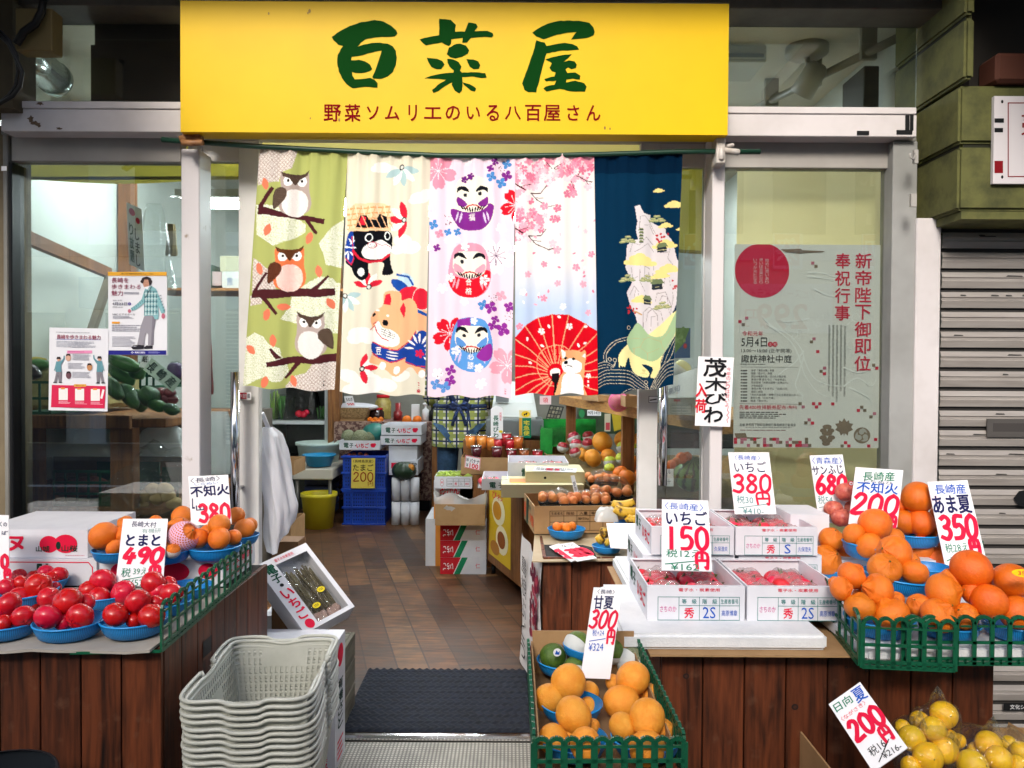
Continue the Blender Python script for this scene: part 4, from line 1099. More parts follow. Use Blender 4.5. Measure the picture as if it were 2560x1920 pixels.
 # 4 cherry blossom, umbrella, dog
def art_umbrella():
 c=Cv(622,1659,'#e9e3df')
 H,Wd=c.H,c.W
 y=np.arange(H)/c.sc
 t=np.clip((y-740)/330,0,1)[:,None,None];c.a[:]=c.a*(1-t)+np.array(lin('#b9cbe6'))*t
 rr=random.Random(4)
 cols=['#e58ea5','#eba7b8','#f1c1cc','#d97792','#f5d8de']
 for i in range(190):
  x=rr.uniform(40,560);y0=rr.uniform(70,260)
  if rr.random()<.45:x=40+abs(rr.gauss(0,95));y0=rr.uniform(70,620)
  if x>330 and y0>235-.2*abs(x-420):continue
  if 370<y0<410 and x>110:continue
  c.flower(x,y0,rr.uniform(20,34),cols[rr.randrange(5)],rr.random()*6)
 for x,y0 in((385,325),(425,320),(410,280),(320,415),(235,400),(318,685),(290,640),(520,270),(520,110),(480,170),(540,150),(205,480),(295,480)):c.flower(x,y0,30,cols[rr.randrange(4)],rr.random()*6)
 B='#4e1f22'
 for pts,w in(([(46,255),(115,300)],9),([(85,275),(148,260)],4),([(150,318),(210,318),(250,270)],6),([(150,318),(190,360),(220,380)],6),([(175,345),(228,350)],4),([(46,540),(100,578)],9),([(75,556),(130,540)],4),([(132,596),(215,590),(246,548)],6),([(132,596),(180,645),(262,680),(296,670)],6),([(160,622),(215,628)],4),([(440,205),(500,230),(545,242)],6),([(450,210),(465,182)],4),([(505,232),(522,256)],4),([(410,240),(428,285)],4),([(300,155),(345,130)],5),([(262,400),(300,398)],4),([(250,120),(285,155)],5),([(330,165),(300,160)],4)):
  c.line(pts,w,B)
 for x,y0,r,k in((542,708,24,0),(235,775,24,0),(442,798,28,0),(130,845,24,1),(322,900,24,1),(488,902,26,1),(98,958,24,5),(232,995,26,0),(356,1055,24,5),(522,1083,22,1),(75,1178,26,0),(505,560,16,2)):
  c.flower(x,y0,r,(cols+['#f3f2f2'])[k],rr.random()*6)
 for i in range(26):c.leaf(rr.uniform(60,570),rr.uniform(450,1110),13,6,rr.random()*6,cols[rr.randrange(4)]if rr.random()<.8 else '#f3f2f2')
 RED='#cf1020'
 c.poly([(40,1252),(110,1180),(195,1125),(285,1096),(392,1112),(505,1155),(600,1225),(610,1659),(20,1659)],RED)
 rib='#e9a27c';hub=(310,1480)
 ends=[(40,1252),(110,1180),(195,1125),(285,1096),(392,1112),(505,1155),(590,1217),(590,1322),(590,1392),(590,1460),(590,1510),(590,1600),(40,1352),(40,1428),(45,1508),(50,1590),(120,1625),(180,1625),(235,1625)]
 for e in ends:c.line([e,(hub[0]+(e[0]-hub[0])*.12,hub[1]+(e[1]-hub[1])*.12)],7,rib)
 c.ring(305,1430,118,132,5,rib)
 for k in range(28):
  a=2*math.pi*k/28;c.line([(305+118*math.cos(a),1430+132*math.sin(a)),(hub[0]+30*math.cos(a+.35),hub[1]+30*math.sin(a+.35))],3,rib)
 c.ell(305,1470,50,55,RED);c.ell(305,1475,34,30,'#f1e6e0');c.poly([(285,1480),(330,1480),(332,1530),(318,1545),(312,1640),(296,1640),(298,1540),(282,1525)],'#1d1618')
 for x,y0,r in((217,1212,24),(397,1187,24),(523,1495,18)):c.flower(x,y0,r,'#f4eeec',.3)
 for x,y0 in((265,1175),(222,1305),(457,1303),(143,1422),(125,1265),(500,1283),(505,1175),(330,1118)):c.leaf(x,y0,14,8,rr.random()*6,'#f4e9e8')
 S='#eaa874'
 c.blob([(345,1335),(375,1345),(440,1338),(475,1345),(500,1328),(508,1370),(500,1420),(495,1480),(490,1560),(505,1640),(315,1640),(318,1570),(340,1500),(372,1480),(350,1430)],S)
 c.poly([(342,1330),(372,1352),(368,1395),(352,1390)],'#f1ece6');c.poly([(480,1372),(500,1345),(505,1380)],'#f1ece6')
 c.blob([(352,1420),(400,1395),(440,1400),(478,1420),(470,1470),(430,1490),(380,1490),(352,1460)],'#f5f3f0');c.blob([(360,1500),(420,1490),(475,1500),(490,1580),(480,1650),(350,1650),(345,1570)],'#f5f3f0')
 c.ell(375,1420,14,12,'#15151a');c.ell(372,1392,10,8,'#15151a');c.ell(425,1396,11,8,'#15151a');c.line([(368,1445),(390,1440),(418,1450)],3.5,'#15151a')
 for k in range(4):c.text('日',522,1525+k*13,9,11,'#f4e9e8')
 return c
 # 5 turtle carrying an island
def art_turtle():
 c=Cv(660,1659,'#0a2c46')
 c.a[:int(190*c.sc)]=lin('#071f36')
 Yl='#ead98c'
 def cloud(x,y,w):
  for dx,dy,r in((-.8,.25,.22),(-.4,.05,.3),(0,-.05,.36),(.4,.08,.3),(.8,.25,.2)):c.ell(x+dx*w,y+dy*w,r*w,r*w*.7,Yl)
  c.ell(x,y+.3*w,w,.14*w,Yl)
 rock='#d9d2d4';ln='#9a8f90'
 c.poly([(302,405),(335,395),(352,430),(365,450),(405,455),(415,500),(500,545),(505,580),(540,620),(560,680),(575,750),(600,780),(600,900),(575,960),(570,1040),(545,1100),(520,1180),(490,1240),(420,1240),(330,1200),(310,1120),(270,1040),(248,960),(285,900),(240,800),(250,660),(285,620),(325,620),(310,560),(320,500)],rock)
 for pts in([(330,560),(340,470),(370,465),(400,500),(440,570)],[(365,525),(400,520),(430,580)],[(270,700),(290,640),(335,655),(380,600),(420,640),(470,700),(520,700)],[(300,700),(340,680),(390,640),(430,690)],[(280,800),(290,880),(320,860)],[(340,780),(335,890),(370,950)],[(365,890),(370,790),(400,800),(395,880)],[(430,760),(425,860)],[(270,980),(300,920),(330,960),(320,1010)],[(300,1000),(310,940)],[(380,1150),(390,1090),(420,1060),(450,1100),(455,1180)],[(360,1200),(360,1090),(400,1050),(470,1080),(490,1180)],[(410,1200),(415,1110),(440,1110)],[(440,1010),(450,960),(500,960),(540,1060)],[(465,1010),(480,980),(510,990),(525,1100)],[(490,920),(500,840),(525,850),(530,920)],[(545,960),(550,1000),(530,1110)],[(540,640),(515,740),(560,800)]):
  c.line(pts,3,ln)
 for x,y,w in((460,292,36),(560,385,66),(505,520,48),(600,550,30),(500,640,80),(340,740,110),(520,800,80),(470,840,60),(350,1000,70)):cloud(x,y,w)
 for x,y in((450,480),(258,620),(255,870),(390,870),(482,1045)):
  for dx,dy in((0,-18),(-24,0),(20,2),(-6,10),(32,14),(-36,14)):c.ell(x+dx,y+dy,22,9,'#8f9a6c');c.ell(x+dx,y+dy-3,15,4,'#c4bd8a')
 def house(x,y,w,h):c.poly([(x-w*.6,y),(x+w*.6,y),(x+w*.35,y-h*.5),(x-w*.3,y-h*.5)],'#6f7c58');c.poly([(x-w*.45,y),(x+w*.45,y),(x+w*.45,y+h*.55),(x-w*.45,y+h*.55)],'#28303a');c.line([(x-w*.42,y+h*.3),(x+w*.42,y+h*.3)],3,'#c9c08c')
 house(480,665,64,56);house(450,900,72,64);house(388,1005,54,56)
 for k in range(5):c.poly([(330-k,640-k*20),(362+k*0,640-k*20),(356,625-k*20),(335,625-k*20)],'#7d865c');c.poly([(336,640-k*20),(356,640-k*20),(356,634-k*20),(336,634-k*20)],'#222a32')
 rr=random.Random(8)
 for x,y,n in((482,600,13),(572,915,10),(292,1070,11)):
  for k in range(n):c.ell(x+rr.uniform(-36,36),y+rr.uniform(-30,30),7,7,'#b93038')
 c.line([(300,1085),(350,1108)],9,'#c49a63')
 c.blob([(200,1420),(195,1370),(220,1325),(260,1300),(275,1360),(250,1400),(235,1435)],'#ece3a2')
 c.blob([(560,1090),(575,1080),(575,1220),(500,1330),(470,1400),(465,1450),(440,1505),(412,1500),(420,1440),(350,1430),(398,1470),(392,1505),(350,1512),(300,1490),(272,1420),(265,1350),(300,1310)],'#ece3a2')
 c.blob([(250,1270),(290,1200),(330,1165),(400,1230),(480,1240),(530,1170),(570,1090),(575,1180),(530,1300),(450,1390),(380,1398),(290,1360)],'#a3bf94')
 for pts in([(275,1265),(370,1262),(400,1245)],[(370,1262),(340,1320),(290,1330)],[(340,1320),(390,1350),(460,1320)],[(400,1245),(470,1275),(480,1320)],[(470,1275),(530,1210)],[(390,1350),(390,1395)],[(300,1330),(300,1365)],[(480,1320),(500,1340)]):c.line(pts,3,'#b8b083')
 c.ell(365,1468,12,9,'#d6c987');c.line([(345,1490),(370,1482),(388,1492)],3,'#c9ae6c')
 for x in(200,218,234):c.leaf(x,1430,10,4,1.5,'#ece3a2')
 for x in(412,425,438):c.leaf(x,1500,10,4,1.5,'#ece3a2')
 Wv='#c9bfa4'
 def wave(pts,w=3.2):c.line([p for p in smooth(pts+pts[::-1],6)][:len(pts)*6-5],w,Wv)
 for k in range(2):
  d=16*k
  wave([(105+d,1420),(105+d,1360),(150+d,1290+d/2),(200,1258+d),(255,1250+d)])
 for k in range(5):
  d=22*k;wave([(68,1500+d),(120,1470+d),(200,1455+d),(270,1475+d),(330,1520+d),(390,1560+d*.6)])
 for k in range(3):d=18*k;wave([(68,1430+d),(120,1415+d),(160,1430+d*.4),(178,1400+d*.3)])
 for x,y in((140,1395),(172,1395),(262,1190),(380,1540),(385,1580)):c.ring(x,y,10,11,3.2,Wv)
 for k in range(5):d=24*k;wave([(400+d*.2,1600+d*.3),(450,1480+d),(500,1420+d),(560,1400+d)])
 for k in range(3):d=20*k;wave([(470+d,1420),(500+d,1330+d),(565,1240+d)])
 for k in range(3):d=22*k;wave([(180+d,1640),(230,1600+d),(290,1595+d),(340-d,1640)])
 return c
NY=2.52
cloth('noren_panel','olive green cloth panel printed with three owls on branches',art_owls(),((124,8),(694,42),(608,1600),(12,1572)),zq((600,360),2.592),NY,[(.010,2.2,.4,(.3,1),.6),(.006,4.1,1.2,(1,.5),0)])
cloth('noren_panel','cream cloth panel printed with a black dog in a basket and an orange dog',art_dogs(),((74,44),(612,68),(572,1632),(22,1612)),zq((840,360),2.592),NY-.004,[(.010,1.8,2.0,(.3,1),.8),(.005,5.2,.3,(1,.4),0)])
cloth('noren_panel','pink cloth panel printed with three round dolls among flowers',art_dolls(),((38,70),(594,76),(566,1640),(22,1632)),zq((1060,360),2.592),NY,[(.009,2.0,3.4,(.3,1),-.5),(.005,4.6,2.0,(1,.4),0)])
cloth('noren_panel','white to blue cloth panel printed with cherry blossom and a red umbrella',art_umbrella(),((47,68),(558,66),(584,1622),(46,1622)),zq((1270,360),2.592),NY-.004,[(.010,1.6,5.0,(.3,1),.4),(.005,4.4,1.0,(1,.4),0)])
cloth('noren_panel','navy cloth panel printed with a turtle carrying a rocky island',art_turtle(),((37,66),(614,48),(548,1566),(62,1632)),zq((1470,360),2.592),NY,[(.012,1.5,.8,(.3,1.1),1.4),(.005,4.0,2.6,(1,.5),0)])
mb=MB()
RODG=M('rod_green','#0e3a2a',.45)
mb.tube([W(405,349,2.515),W(640,366,2.515),W(850,377,2.515),W(1100,389,2.515),W(1300,390,2.515),W(1500,386,2.515),W(1707,379,2.515),W(1900,379,2.515)],.0085,RODG,10)
mb.build('cloth_rod',label='thin dark green rod carrying the printed cloth panels across the doorway',cat='rod')
# lashings at both ends of the rod
TAPE=M('brown_tape','#a8794f',.5,'#7c4f2c',ns=40)
mb=MB()
for i,(pts,r)in enumerate((([(452,350),(475,344),(505,352)],.014),([(460,338),(480,325),(500,340)],.013),([(470,330),(476,318),(490,330)],.010),([(455,356),(480,358),(508,356)],.010))):
 mb.tube([W(x,y,2.50-.004*i)for x,y in pts],r,TAPE,8)
mb.build('lashing',label='brown tape lashing tying the green rod to the left post',cat='tape',bevel=.0)
mb=MB();WT=M('old_white_tape','#c9c4bf',.5,'#b0a79c',ns=30)
mb.box(W(1790,370,2.50).x,W(1812,370,2.50).x,2.49,2.56,W(1800,410,2.5).z,W(1800,328,2.5).z,WT)
mb.tube([W(1800,375,2.50),W(1848,381,2.508)],.011,WT,8)
mb.tube([W(1803,372,2.49),W(1803,400,2.49)],.010,WT,8);mb.tube([W(1815,366,2.50),W(1835,362,2.50)],.007,WT,6)
mb.build('lashing',label='white clamp tying the green rod to the right post',cat='clamp',bevel=.003)
# ================================================================== FRUIT, BOWLS, CARDS, CRATES
def fruit_mesh(name,fn,m,n=26,k=18,squash=1.0,extra=None):
 mb=MB();mb.ball((0,0,0),1,1,squash,m,n,k,fn)
 if extra:extra(mb)
 return mb.mesh(name)
def skin(name,c1,c2,rough,bump,bs,spec=.5,rnd=.12,sss=.0,ns=3.0,coat=0.0):
 return M(name,c1,rough,c2,ns=ns,lo=.3,hi=.7,bump=bump,bs=bs,rnd=rnd,spec=spec,sss=sss,coat=coat)
TOM=skin('tomato_skin','#bd0a22','#cf1c34',.26,.0,1,.45,.10,ns=1.2,coat=.06)
ORA=skin('orange_skin','#db6a0e','#e67c18',.42,.5,20,.45,.10,ns=1.5)
AMA=skin('summer_orange_skin','#e88e22','#f0a63c',.45,.5,22,.4,.08,ns=1.6)
DEEP=skin('deep_orange_skin','#d65e08','#e06c10',.38,.4,24,.45,.08,ns=1.6)
YEL=skin('yellow_citrus_skin','#f0b400','#f6c818',.3,.25,26,.5,.10,ns=1.5)
GAP=skin('green_apple_skin','#a9b82e','#c6cc52',.25,.0,1,.5,.1,ns=1.5)
RAP=skin('red_apple_skin','#7d1420','#a8323a',.28,.0,1,.5,.15,ns=2.0)
PAP=skin('pinkish_apple_skin','#a5413a','#c4775a',.4,.05,20,.4,.15,ns=2.6)
LOQ=skin('loquat_skin','#e07c3a','#e9985a',.5,.1,14,.4,.1,ns=2)
POM=skin('pomelo_green_skin','#3c5a1c','#5f7c2a',.4,.4,20,.5,.12,ns=2)
MEL=M('melon_rind','#5a6446',.7,'#8d8f72',ns=9,bump=.5,bs=14,rnd=.1)
CALYX=M('calyx_green','#4a5a22',.7);STEMB=M('stem_brown','#4b351f',.8)
def calyx(mb,z,r=.07):
 mb.lathe([(0,z+.01),(r,z+.006),(r*.8,z-.02)],CALYX,7,wob=lambda a,j:1+.3*math.cos(a*3.5))
F_TOM=[fruit_mesh('tomato',lambda d,s=s:1+.035*math.cos(5*math.atan2(d.y,d.x)+s)*(abs(d.z)**2)-(.10 if abs(d.z)>.9 else 0)*(abs(d.z)-.9)*8,TOM,28,20,.86)for s in(0,2)]
F_ORA=[fruit_mesh('orange',lambda d,s=s:1+.02*math.sin(3*d.x+s)*d.y-.5*max(0,d.z-.93)**1.0,ORA,26,18,.92,lambda mb:calyx(mb,.87))for s in(0,3)]
def shir(d,s):
 a=math.atan2(d.y,d.x)
 w=.035*math.sin(7*a+s)*max(0,d.z-.1)+.02*math.sin(4*d.x+5*d.y+s)*max(0,d.z)
 knob=.13*math.exp(-((1-d.z)/.035))-.07*math.exp(-((1-d.z)/.16-.9)**2*2)
 return 1+w+knob
F_SHI=[fruit_mesh('shiranui',lambda d,s=s:shir(d,s),ORA,36,26,.86,lambda mb:calyx(mb,1.04,.06))for s in(0,1.3,4)]
F_AMA=[fruit_mesh('amanatsu',lambda d,s=s:1+.02*math.sin(3*d.x+s)+.015*math.sin(4*d.y+2*s)-.4*max(0,abs(d.z)-.94),AMA,28,20,.9,lambda mb:calyx(mb,.86,.05))for s in(0,2)]
F_DEEP=[fruit_mesh('navel',lambda d,s=s:1+.02*math.sin(3*d.x+s)+.015*math.sin(4*d.y+2*s),DEEP,28,20,.93,lambda mb:calyx(mb,.92,.05))for s in(0,2)]
F_YEL=[fruit_mesh('citron',lambda d:1+.02*math.sin(3*d.x+2*d.y)+.06*math.exp(-(1-d.z)/.03),YEL,26,18,.95,lambda mb:calyx(mb,1.0,.05))]
def appl(d):return 1-.32*math.exp(-(1-d.z)/.05)-.14*math.exp(-(1+d.z)/.05)+.04*d.z+.02*math.cos(5*math.atan2(d.y,d.x))*max(0,-d.z)
stemf=lambda mb:mb.tube([(0,0,.55),(.03,0,.8),(.1,.02,.95)],.03,STEMB,6)
F_GAP=[fruit_mesh('apple',appl,GAP,26,22,.92,stemf)]
F_RAP=[fruit_mesh('apple',appl,RAP,26,22,.92,stemf)]
F_PAP=[fruit_mesh('apple',appl,PAP,26,22,.92,stemf)]
F_LOQ=[fruit_mesh('loquat',lambda d:1+.12*d.z-.1*math.exp(-(1-d.z)/.03),LOQ,16,12,1.15,lambda mb:mb.lathe([(0,1.17),(.16,1.18),(.2,1.1)],STEMB,6))]
F_POM=[fruit_mesh('pomelo',lambda d:1+.03*math.sin(4*d.x)*d.y-.2*max(0,d.z-.6)*.3,POM,26,20,1.05)]
F_MEL=[fruit_mesh('melon',lambda d:1+.01*math.sin(8*math.atan2(d.y,d.x)),MEL,26,18,.95,lambda mb:mb.tube([(0,0,.9),(0,0,1.05),(.12,0,1.12)],.05,CALYX,6))]
KINDW={}
def rows_words(pts):
 """plain words that tell the members of one heap apart: rows from top to bottom, then left to right"""
 n=len(pts)
 ys=sorted(p[1]for p in pts);rr_=sum(p[2]for p in pts)/n
 rows=[]
 for i in sorted(range(n),key=lambda i:pts[i][1]):
  if rows and pts[i][1]-pts[rows[-1][0]][1]<rr_*.75:rows[-1].append(i)
  else:rows.append([i])
 words=['']*n
 names={1:[''],2:['top row','bottom row'],3:['top row','middle row','bottom row'],4:['top row','second row down','third row down','bottom row']}
 for k,r in enumerate(rows):
  rn=names[len(rows)][k]if len(rows)in names else(['top row','second row down','third row down','fourth row down','fifth row down','sixth row down','seventh row down'][min(k,6)]if k<len(rows)-1 else 'bottom row')
  r.sort(key=lambda i:pts[i][0])
  for c,i in enumerate(r):
   if len(r)==1:w='alone in the %s'%rn if rn else 'single one'
   elif len(r)==2:w=('left','right')[c]+' of two in the %s'%rn
   elif len(r)==3:w=('leftmost','middle','rightmost')[c]+' in the %s'%rn
   else:
    nm=['leftmost','second from left','third from left','fourth from left','fifth from left','sixth from left','seventh from left']
    w=(nm[c]if c<len(r)-1 else 'rightmost')+' in the %s'%rn
   words[i]=w.replace(' in the ',' in ').replace('single one','only one')
 return words
PLURAL={}
def heap(name,cat,protos,adj,where,z,lst,Y,group,rt=1.0,tilt=1.2,same=False):
 """lst: (x, y, r, offset towards the back in cm) measured on the photograph"""
 words=rows_words(lst)
 out=[]
 for(x,y,r,off),w in zip(lst,words):
  d=Y+off*.01
  p=P(z,x,y,d);rad=r/z[2]/F*d*1.0
  lab='%s, %s, %s'%(adj,w,where)if not same else '%s %s'%(adj,where)
  o=put(name,rng.choice(protos),loc=p,rot=(rng.uniform(-tilt,tilt),rng.uniform(-tilt,tilt),rng.uniform(0,6.28)),scale=(rad*rng.uniform(.97,1.03),rad*rng.uniform(.97,1.03),rad*rt),label=lab,cat=cat,group=group)
  out.append(o)
 return out
 # --- blue mesh bowls
def zaru_mat():
 m=bpy.data.materials.new('blue_mesh_plastic');m.use_nodes=True
 nt=m.node_tree;N=nt.nodes;L=nt.links;b=N['Principled BSDF']
 b.inputs['Roughness'].default_value=.38
 tc=N.new('ShaderNodeTexCoord');sx=N.new('ShaderNodeSeparateXYZ');L.new(tc.outputs['UV'],sx.inputs[0])
 def stripe(o,k):
  a=N.new('ShaderNodeMath');a.operation='MULTIPLY';a.inputs[1].default_value=k;L.new(o,a.inputs[0])
  f=N.new('ShaderNodeMath');f.operation='FRACT';L.new(a.outputs[0],f.inputs[0])
  g=N.new('ShaderNodeMath');g.operation='GREATER_THAN';g.inputs[1].default_value=.42;L.new(f.outputs[0],g.inputs[0]);return g.outputs[0]
 mu=N.new('ShaderNodeMath');mu.operation='MULTIPLY';L.new(stripe(sx.outputs[0],110),mu.inputs[0]);L.new(stripe(sx.outputs[1],24),mu.inputs[1])
 mx=N.new('ShaderNodeMix');mx.data_type='RGBA';mx.inputs[6].default_value=lin('#1a86cc')+(1,);mx.inputs[7].default_value=lin('#0f5f9d')+(1,)
 L.new(mu.outputs[0],mx.inputs[0]);L.new(mx.outputs[2],b.inputs['Base Color'])
 t=N.new('ShaderNodeBsdfTransparent');ms=N.new('ShaderNodeMixShader');mm=N.new('ShaderNodeMath');mm.operation='MULTIPLY';mm.inputs[1].default_value=.28
 L.new(mu.outputs[0],mm.inputs[0]);L.new(mm.outputs[0],ms.inputs[0]);L.new(b.outputs[0],ms.inputs[1]);L.new(t.outputs[0],ms.inputs[2]);L.new(ms.outputs[0],N['Material Output'].inputs[0])
 return m
ZARU=zaru_mat();ZRIM=M('blue_rim','#1d8fd6',.32)
def bowl_mesh(depth=.50):
 """rim radius 1, base at z=0"""
 mb=MB()
 mb.lathe([(1.0,depth),(1.035,depth-.012),(1.03,depth-.05),(.985,depth-.055)],ZRIM,48)
 body0=len(mb.f)
 prof=[(1.0,depth),(.99,depth-.05),(.94,depth*.55),(.84,depth*.2),(.70,.03),(.5,.012),(0,.012)]
 mb.lathe(prof,ZARU,48)
 prof2=[(1.0,depth-.05),(.955,depth*.55),(.855,depth*.18),(.715,.012),(.64,0),(0,0)]
 mb.lathe(prof2,ZARU,48)
 me=mb.mesh('blue_bowl')
 uv=me.uv_layers.new(name='UVMap')
 for p in me.polygons:
  us=[]
  for li in p.loop_indices:
   v=me.vertices[me.loops[li].vertex_index].co
   us.append((math.atan2(v.y,v.x)/(2*math.pi)+.5,math.hypot(v.x,v.y)*.5+v.z*1.2))
  if max(u for u,_ in us)-min(u for u,_ in us)>.5:us=[(u+1 if u<.5 else u,v)for u,v in us]
  for li,u in zip(p.loop_indices,us):uv.data[li].uv=u
 return me
BOWL=bowl_mesh()
def bowl(label,z,xl,xr,yb,zz,dz=0.0,scale_h=1.0,tilt=(0,0)):
 """xl, xr = ends of the rim; yb = lowest point of the base; zz = height it stands on"""
 a=Pz(z,(xl+xr)/2,yb,zz)
 r=(xr-xl)/2/z[2]/F*(a.y+.05)
 Yc=a.y+r*.66
 c=P(z,(xl+xr)/2,yb,Yc)
 put('blue_bowl',BOWL,loc=(c.x,Yc,zz+dz),rot=(tilt[0],tilt[1],rng.uniform(0,6)),scale=(r*.97,r*.97,r*scale_h),label=label,cat='bowl',group='blue mesh bowls of fruit')
 return Yc
 # --- price cards
CARDM=M('card_white','#ececee',.45,'#e2e2e6',ns=4)
def card(label,z,tl,tr,bl,Yt,Yb,items,m=CARDM,th=.0025,cat='price card',name='price_card',rim=None,Yr=0.0):
 a,b,c=P(z,tl[0],tl[1],Yt),P(z,tr[0],tr[1],Yt+Yr),P(z,bl[0],bl[1],Yb)
 fr=Fr(a,b-a,c-a)
 if fr.n.y>0:fr.n=-fr.n
 mb=MB()
 v=[fr.pt(0,0,0),fr.pt(1,0,0),fr.pt(1,1,0),fr.pt(0,1,0),fr.pt(0,0,-th),fr.pt(1,0,-th),fr.pt(1,1,-th),fr.pt(0,1,-th)]
 mb.add(v,[(3,2,1,0),(4,5,6,7),(0,1,5,4),(1,2,6,5),(2,3,7,6),(3,0,4,7)],m)
 if rim:mb.line(fr,[(.03,.03),(.97,.03),(.97,.97),(.03,.97),(.03,.03)],.04,rim)
 draw(mb,fr,[(*it[:7],it[7]if len(it)>7 else .015,(it[8]if len(it)>8 else 0)+rng.uniform(-.05,.06))if it[0]=='t' else it for it in items])
 return mb.build(name,label=label,cat=cat)
def draw(mb,fr,items):
 for i,it in enumerate(items):
  k=it[0];kk=.0009+.00012*(i%6)
  if k=='t':
   mb.text(fr,it[1],it[2],it[3],it[4],it[5],it[6]if not isinstance(it[6],str)else ink(it[6]),kk,it[7]if len(it)>7 else .015,it[8]if len(it)>8 else 0)
  elif k=='v':mb.vtext(fr,it[1],it[2],it[3],it[4],it[5],it[6]if not isinstance(it[6],str)else ink(it[6]),kk,it[7]if len(it)>7 else .015)
  elif k=='l':mb.line(fr,it[1],it[2],it[3]if not isinstance(it[3],str)else ink(it[3]),kk)
  elif k=='r':mb.rect(fr,it[1],it[2],it[3],it[4],it[5]if not isinstance(it[5],str)else ink(it[5]),kk*.8)
  elif k=='o':mb.oval(fr,it[1],it[2],it[3],it[4],it[5]if not isinstance(it[5],str)else ink(it[5]),kk*.9)
  elif k=='s':mb.shape(fr,it[1],it[2]if not isinstance(it[2],str)else ink(it[2]),kk*.85)
  elif k=='g':mb.grid(fr,it[1],it[2],it[3],it[4]if not isinstance(it[4],str)else ink(it[4]),kk)
  elif k=='k':mb.greek(fr,it[1],it[2],it[3],it[4],it[5],it[6]if not isinstance(it[6],str)else ink(it[6]),it[7]if len(it)>7 else 1,kk)
  # hand-drawn numerals for the thick marker prices: strokes in a unit box (x right, y down)
DIG={'0':[[(.5,.04),(.18,.2),(.1,.5),(.2,.82),(.5,.96),(.82,.8),(.9,.5),(.82,.2),(.5,.04)]],'1':[[(.5,.04),(.5,.96)]],'3':[[(.15,.14),(.5,.04),(.82,.2),(.72,.4),(.42,.48),(.78,.56),(.88,.76),(.6,.95),(.12,.86)]],'2':[[(.14,.24),(.4,.05),(.76,.12),(.8,.34),(.5,.62),(.12,.94),(.92,.92)]],'4':[[(.4,.05),(.12,.6),(.92,.58)],[(.68,.35),(.62,.97)]],'5':[[(.86,.06),(.28,.06),(.2,.45),(.6,.4),(.88,.62),(.7,.9),(.14,.94)]],'6':[[(.66,.03),(.25,.35),(.12,.7),(.4,.96),(.8,.88),(.84,.62),(.5,.5),(.16,.66)]],'8':[[(.78,.16),(.4,.04),(.18,.22),(.45,.45),(.84,.66),(.74,.92),(.36,.95),(.14,.74),(.5,.46),(.8,.28),(.72,.12)]],'9':[[(.84,.22),(.5,.04),(.16,.24),(.3,.48),(.68,.46),(.84,.22),(.8,.6),(.6,.96)]],'円':[[(.12,.98),(.12,.08),(.88,.08),(.88,.96),(.74,.9)],[(.12,.5),(.88,.5)],[(.5,.1),(.5,.5)]],'/':[[(.7,0),(.3,1)]]}
def num(s,u0,v0,u1,v1,w,c,slant=0.0):
 """items drawing a string of marker numerals across the rectangle"""
 out=[];n=len(s);st=(u1-u0)/n
 for i,ch in enumerate(s):
  for pl in DIG[ch]:
   pts=pl if len(pl)==2 else smooth_open(pl,4)
   out.append(('l',[(u0+st*(i+.06+.88*x)+slant*(.5-y),v0+(v1-v0)*y)for x,y in pts],w*1.3,c))
 return out
def smooth_open(pts,n=4):
 out=[];K=len(pts)
 g=lambda i:np.array(pts[max(0,min(K-1,i))],float)
 for i in range(K-1):
  p0,p1,p2,p3=g(i-1),g(i),g(i+1),g(i+2)
  for t in np.linspace(0,1,n,endpoint=False):
   out.append(tuple(.5*((2*p1)+(-p0+p2)*t+(2*p0-5*p1+4*p2-p3)*t*t+(-p0+3*p1-3*p2+p3)*t**3)))
 return out+[tuple(pts[-1])]
 # --- cartons
def carton(name,label,X0,X1,Y0,Y1,Z0,Z1,m=CARTON,front=(),left=(),right=(),top=(),open_=True,rz=0.0,tilt=None,flare=0.0,inside=None,cat='carton',group=None,lip=0.0,bevel=.0015,holes=True):
 c=Vector(((X0+X1)/2,(Y0+Y1)/2,Z0));w,d,h=X1-X0,Y1-Y0,Z1-Z0
 t=.004
 mb=MB()
 ins=inside or m
 if open_:
  def pnl(x0,x1,y0,y1):mb.box(x0,x1,y0,y1,0,h,m)
  pnl(-w/2,w/2,-d/2,-d/2+t);pnl(-w/2,w/2,d/2-t,d/2)
  pnl(-w/2,-w/2+t,-d/2+t,d/2-t);pnl(w/2-t,w/2,-d/2+t,d/2-t)
  mb.box(-w/2+t,w/2-t,-d/2+t,d/2-t,.0,t,ins)
  if lip:
   mb.box(-w/2+t,w/2-t,-d/2+t,-d/2+lip,h-.003,h-.0002,m);mb.box(-w/2+t,w/2-t,d/2-lip,d/2-t,h-.003,h-.0002,m)
  mb.v=[(x,y,z)for x,y,z in mb.v]
 else:mb.box(-w/2,w/2,-d/2,d/2,0,h,m)
 e=.0
 draw(mb,Fr((-w/2,-d/2,h),(w,0,0),(0,0,-h),(0,-1,0)),front)
 draw(mb,Fr((-w/2,d/2,h),(0,-d,0),(0,0,-h),(-1,0,0)),left)
 draw(mb,Fr((w/2,-d/2,h),(0,d,0),(0,0,-h),(1,0,0)),right)
 draw(mb,Fr((-w/2,d/2,h),(w,0,0),(0,-d,0),(0,0,1)),top)
 o=put(name,mb.mesh(name),loc=c,rot=tilt or(0,0,rz),label=label,cat=cat,group=group)
 return o
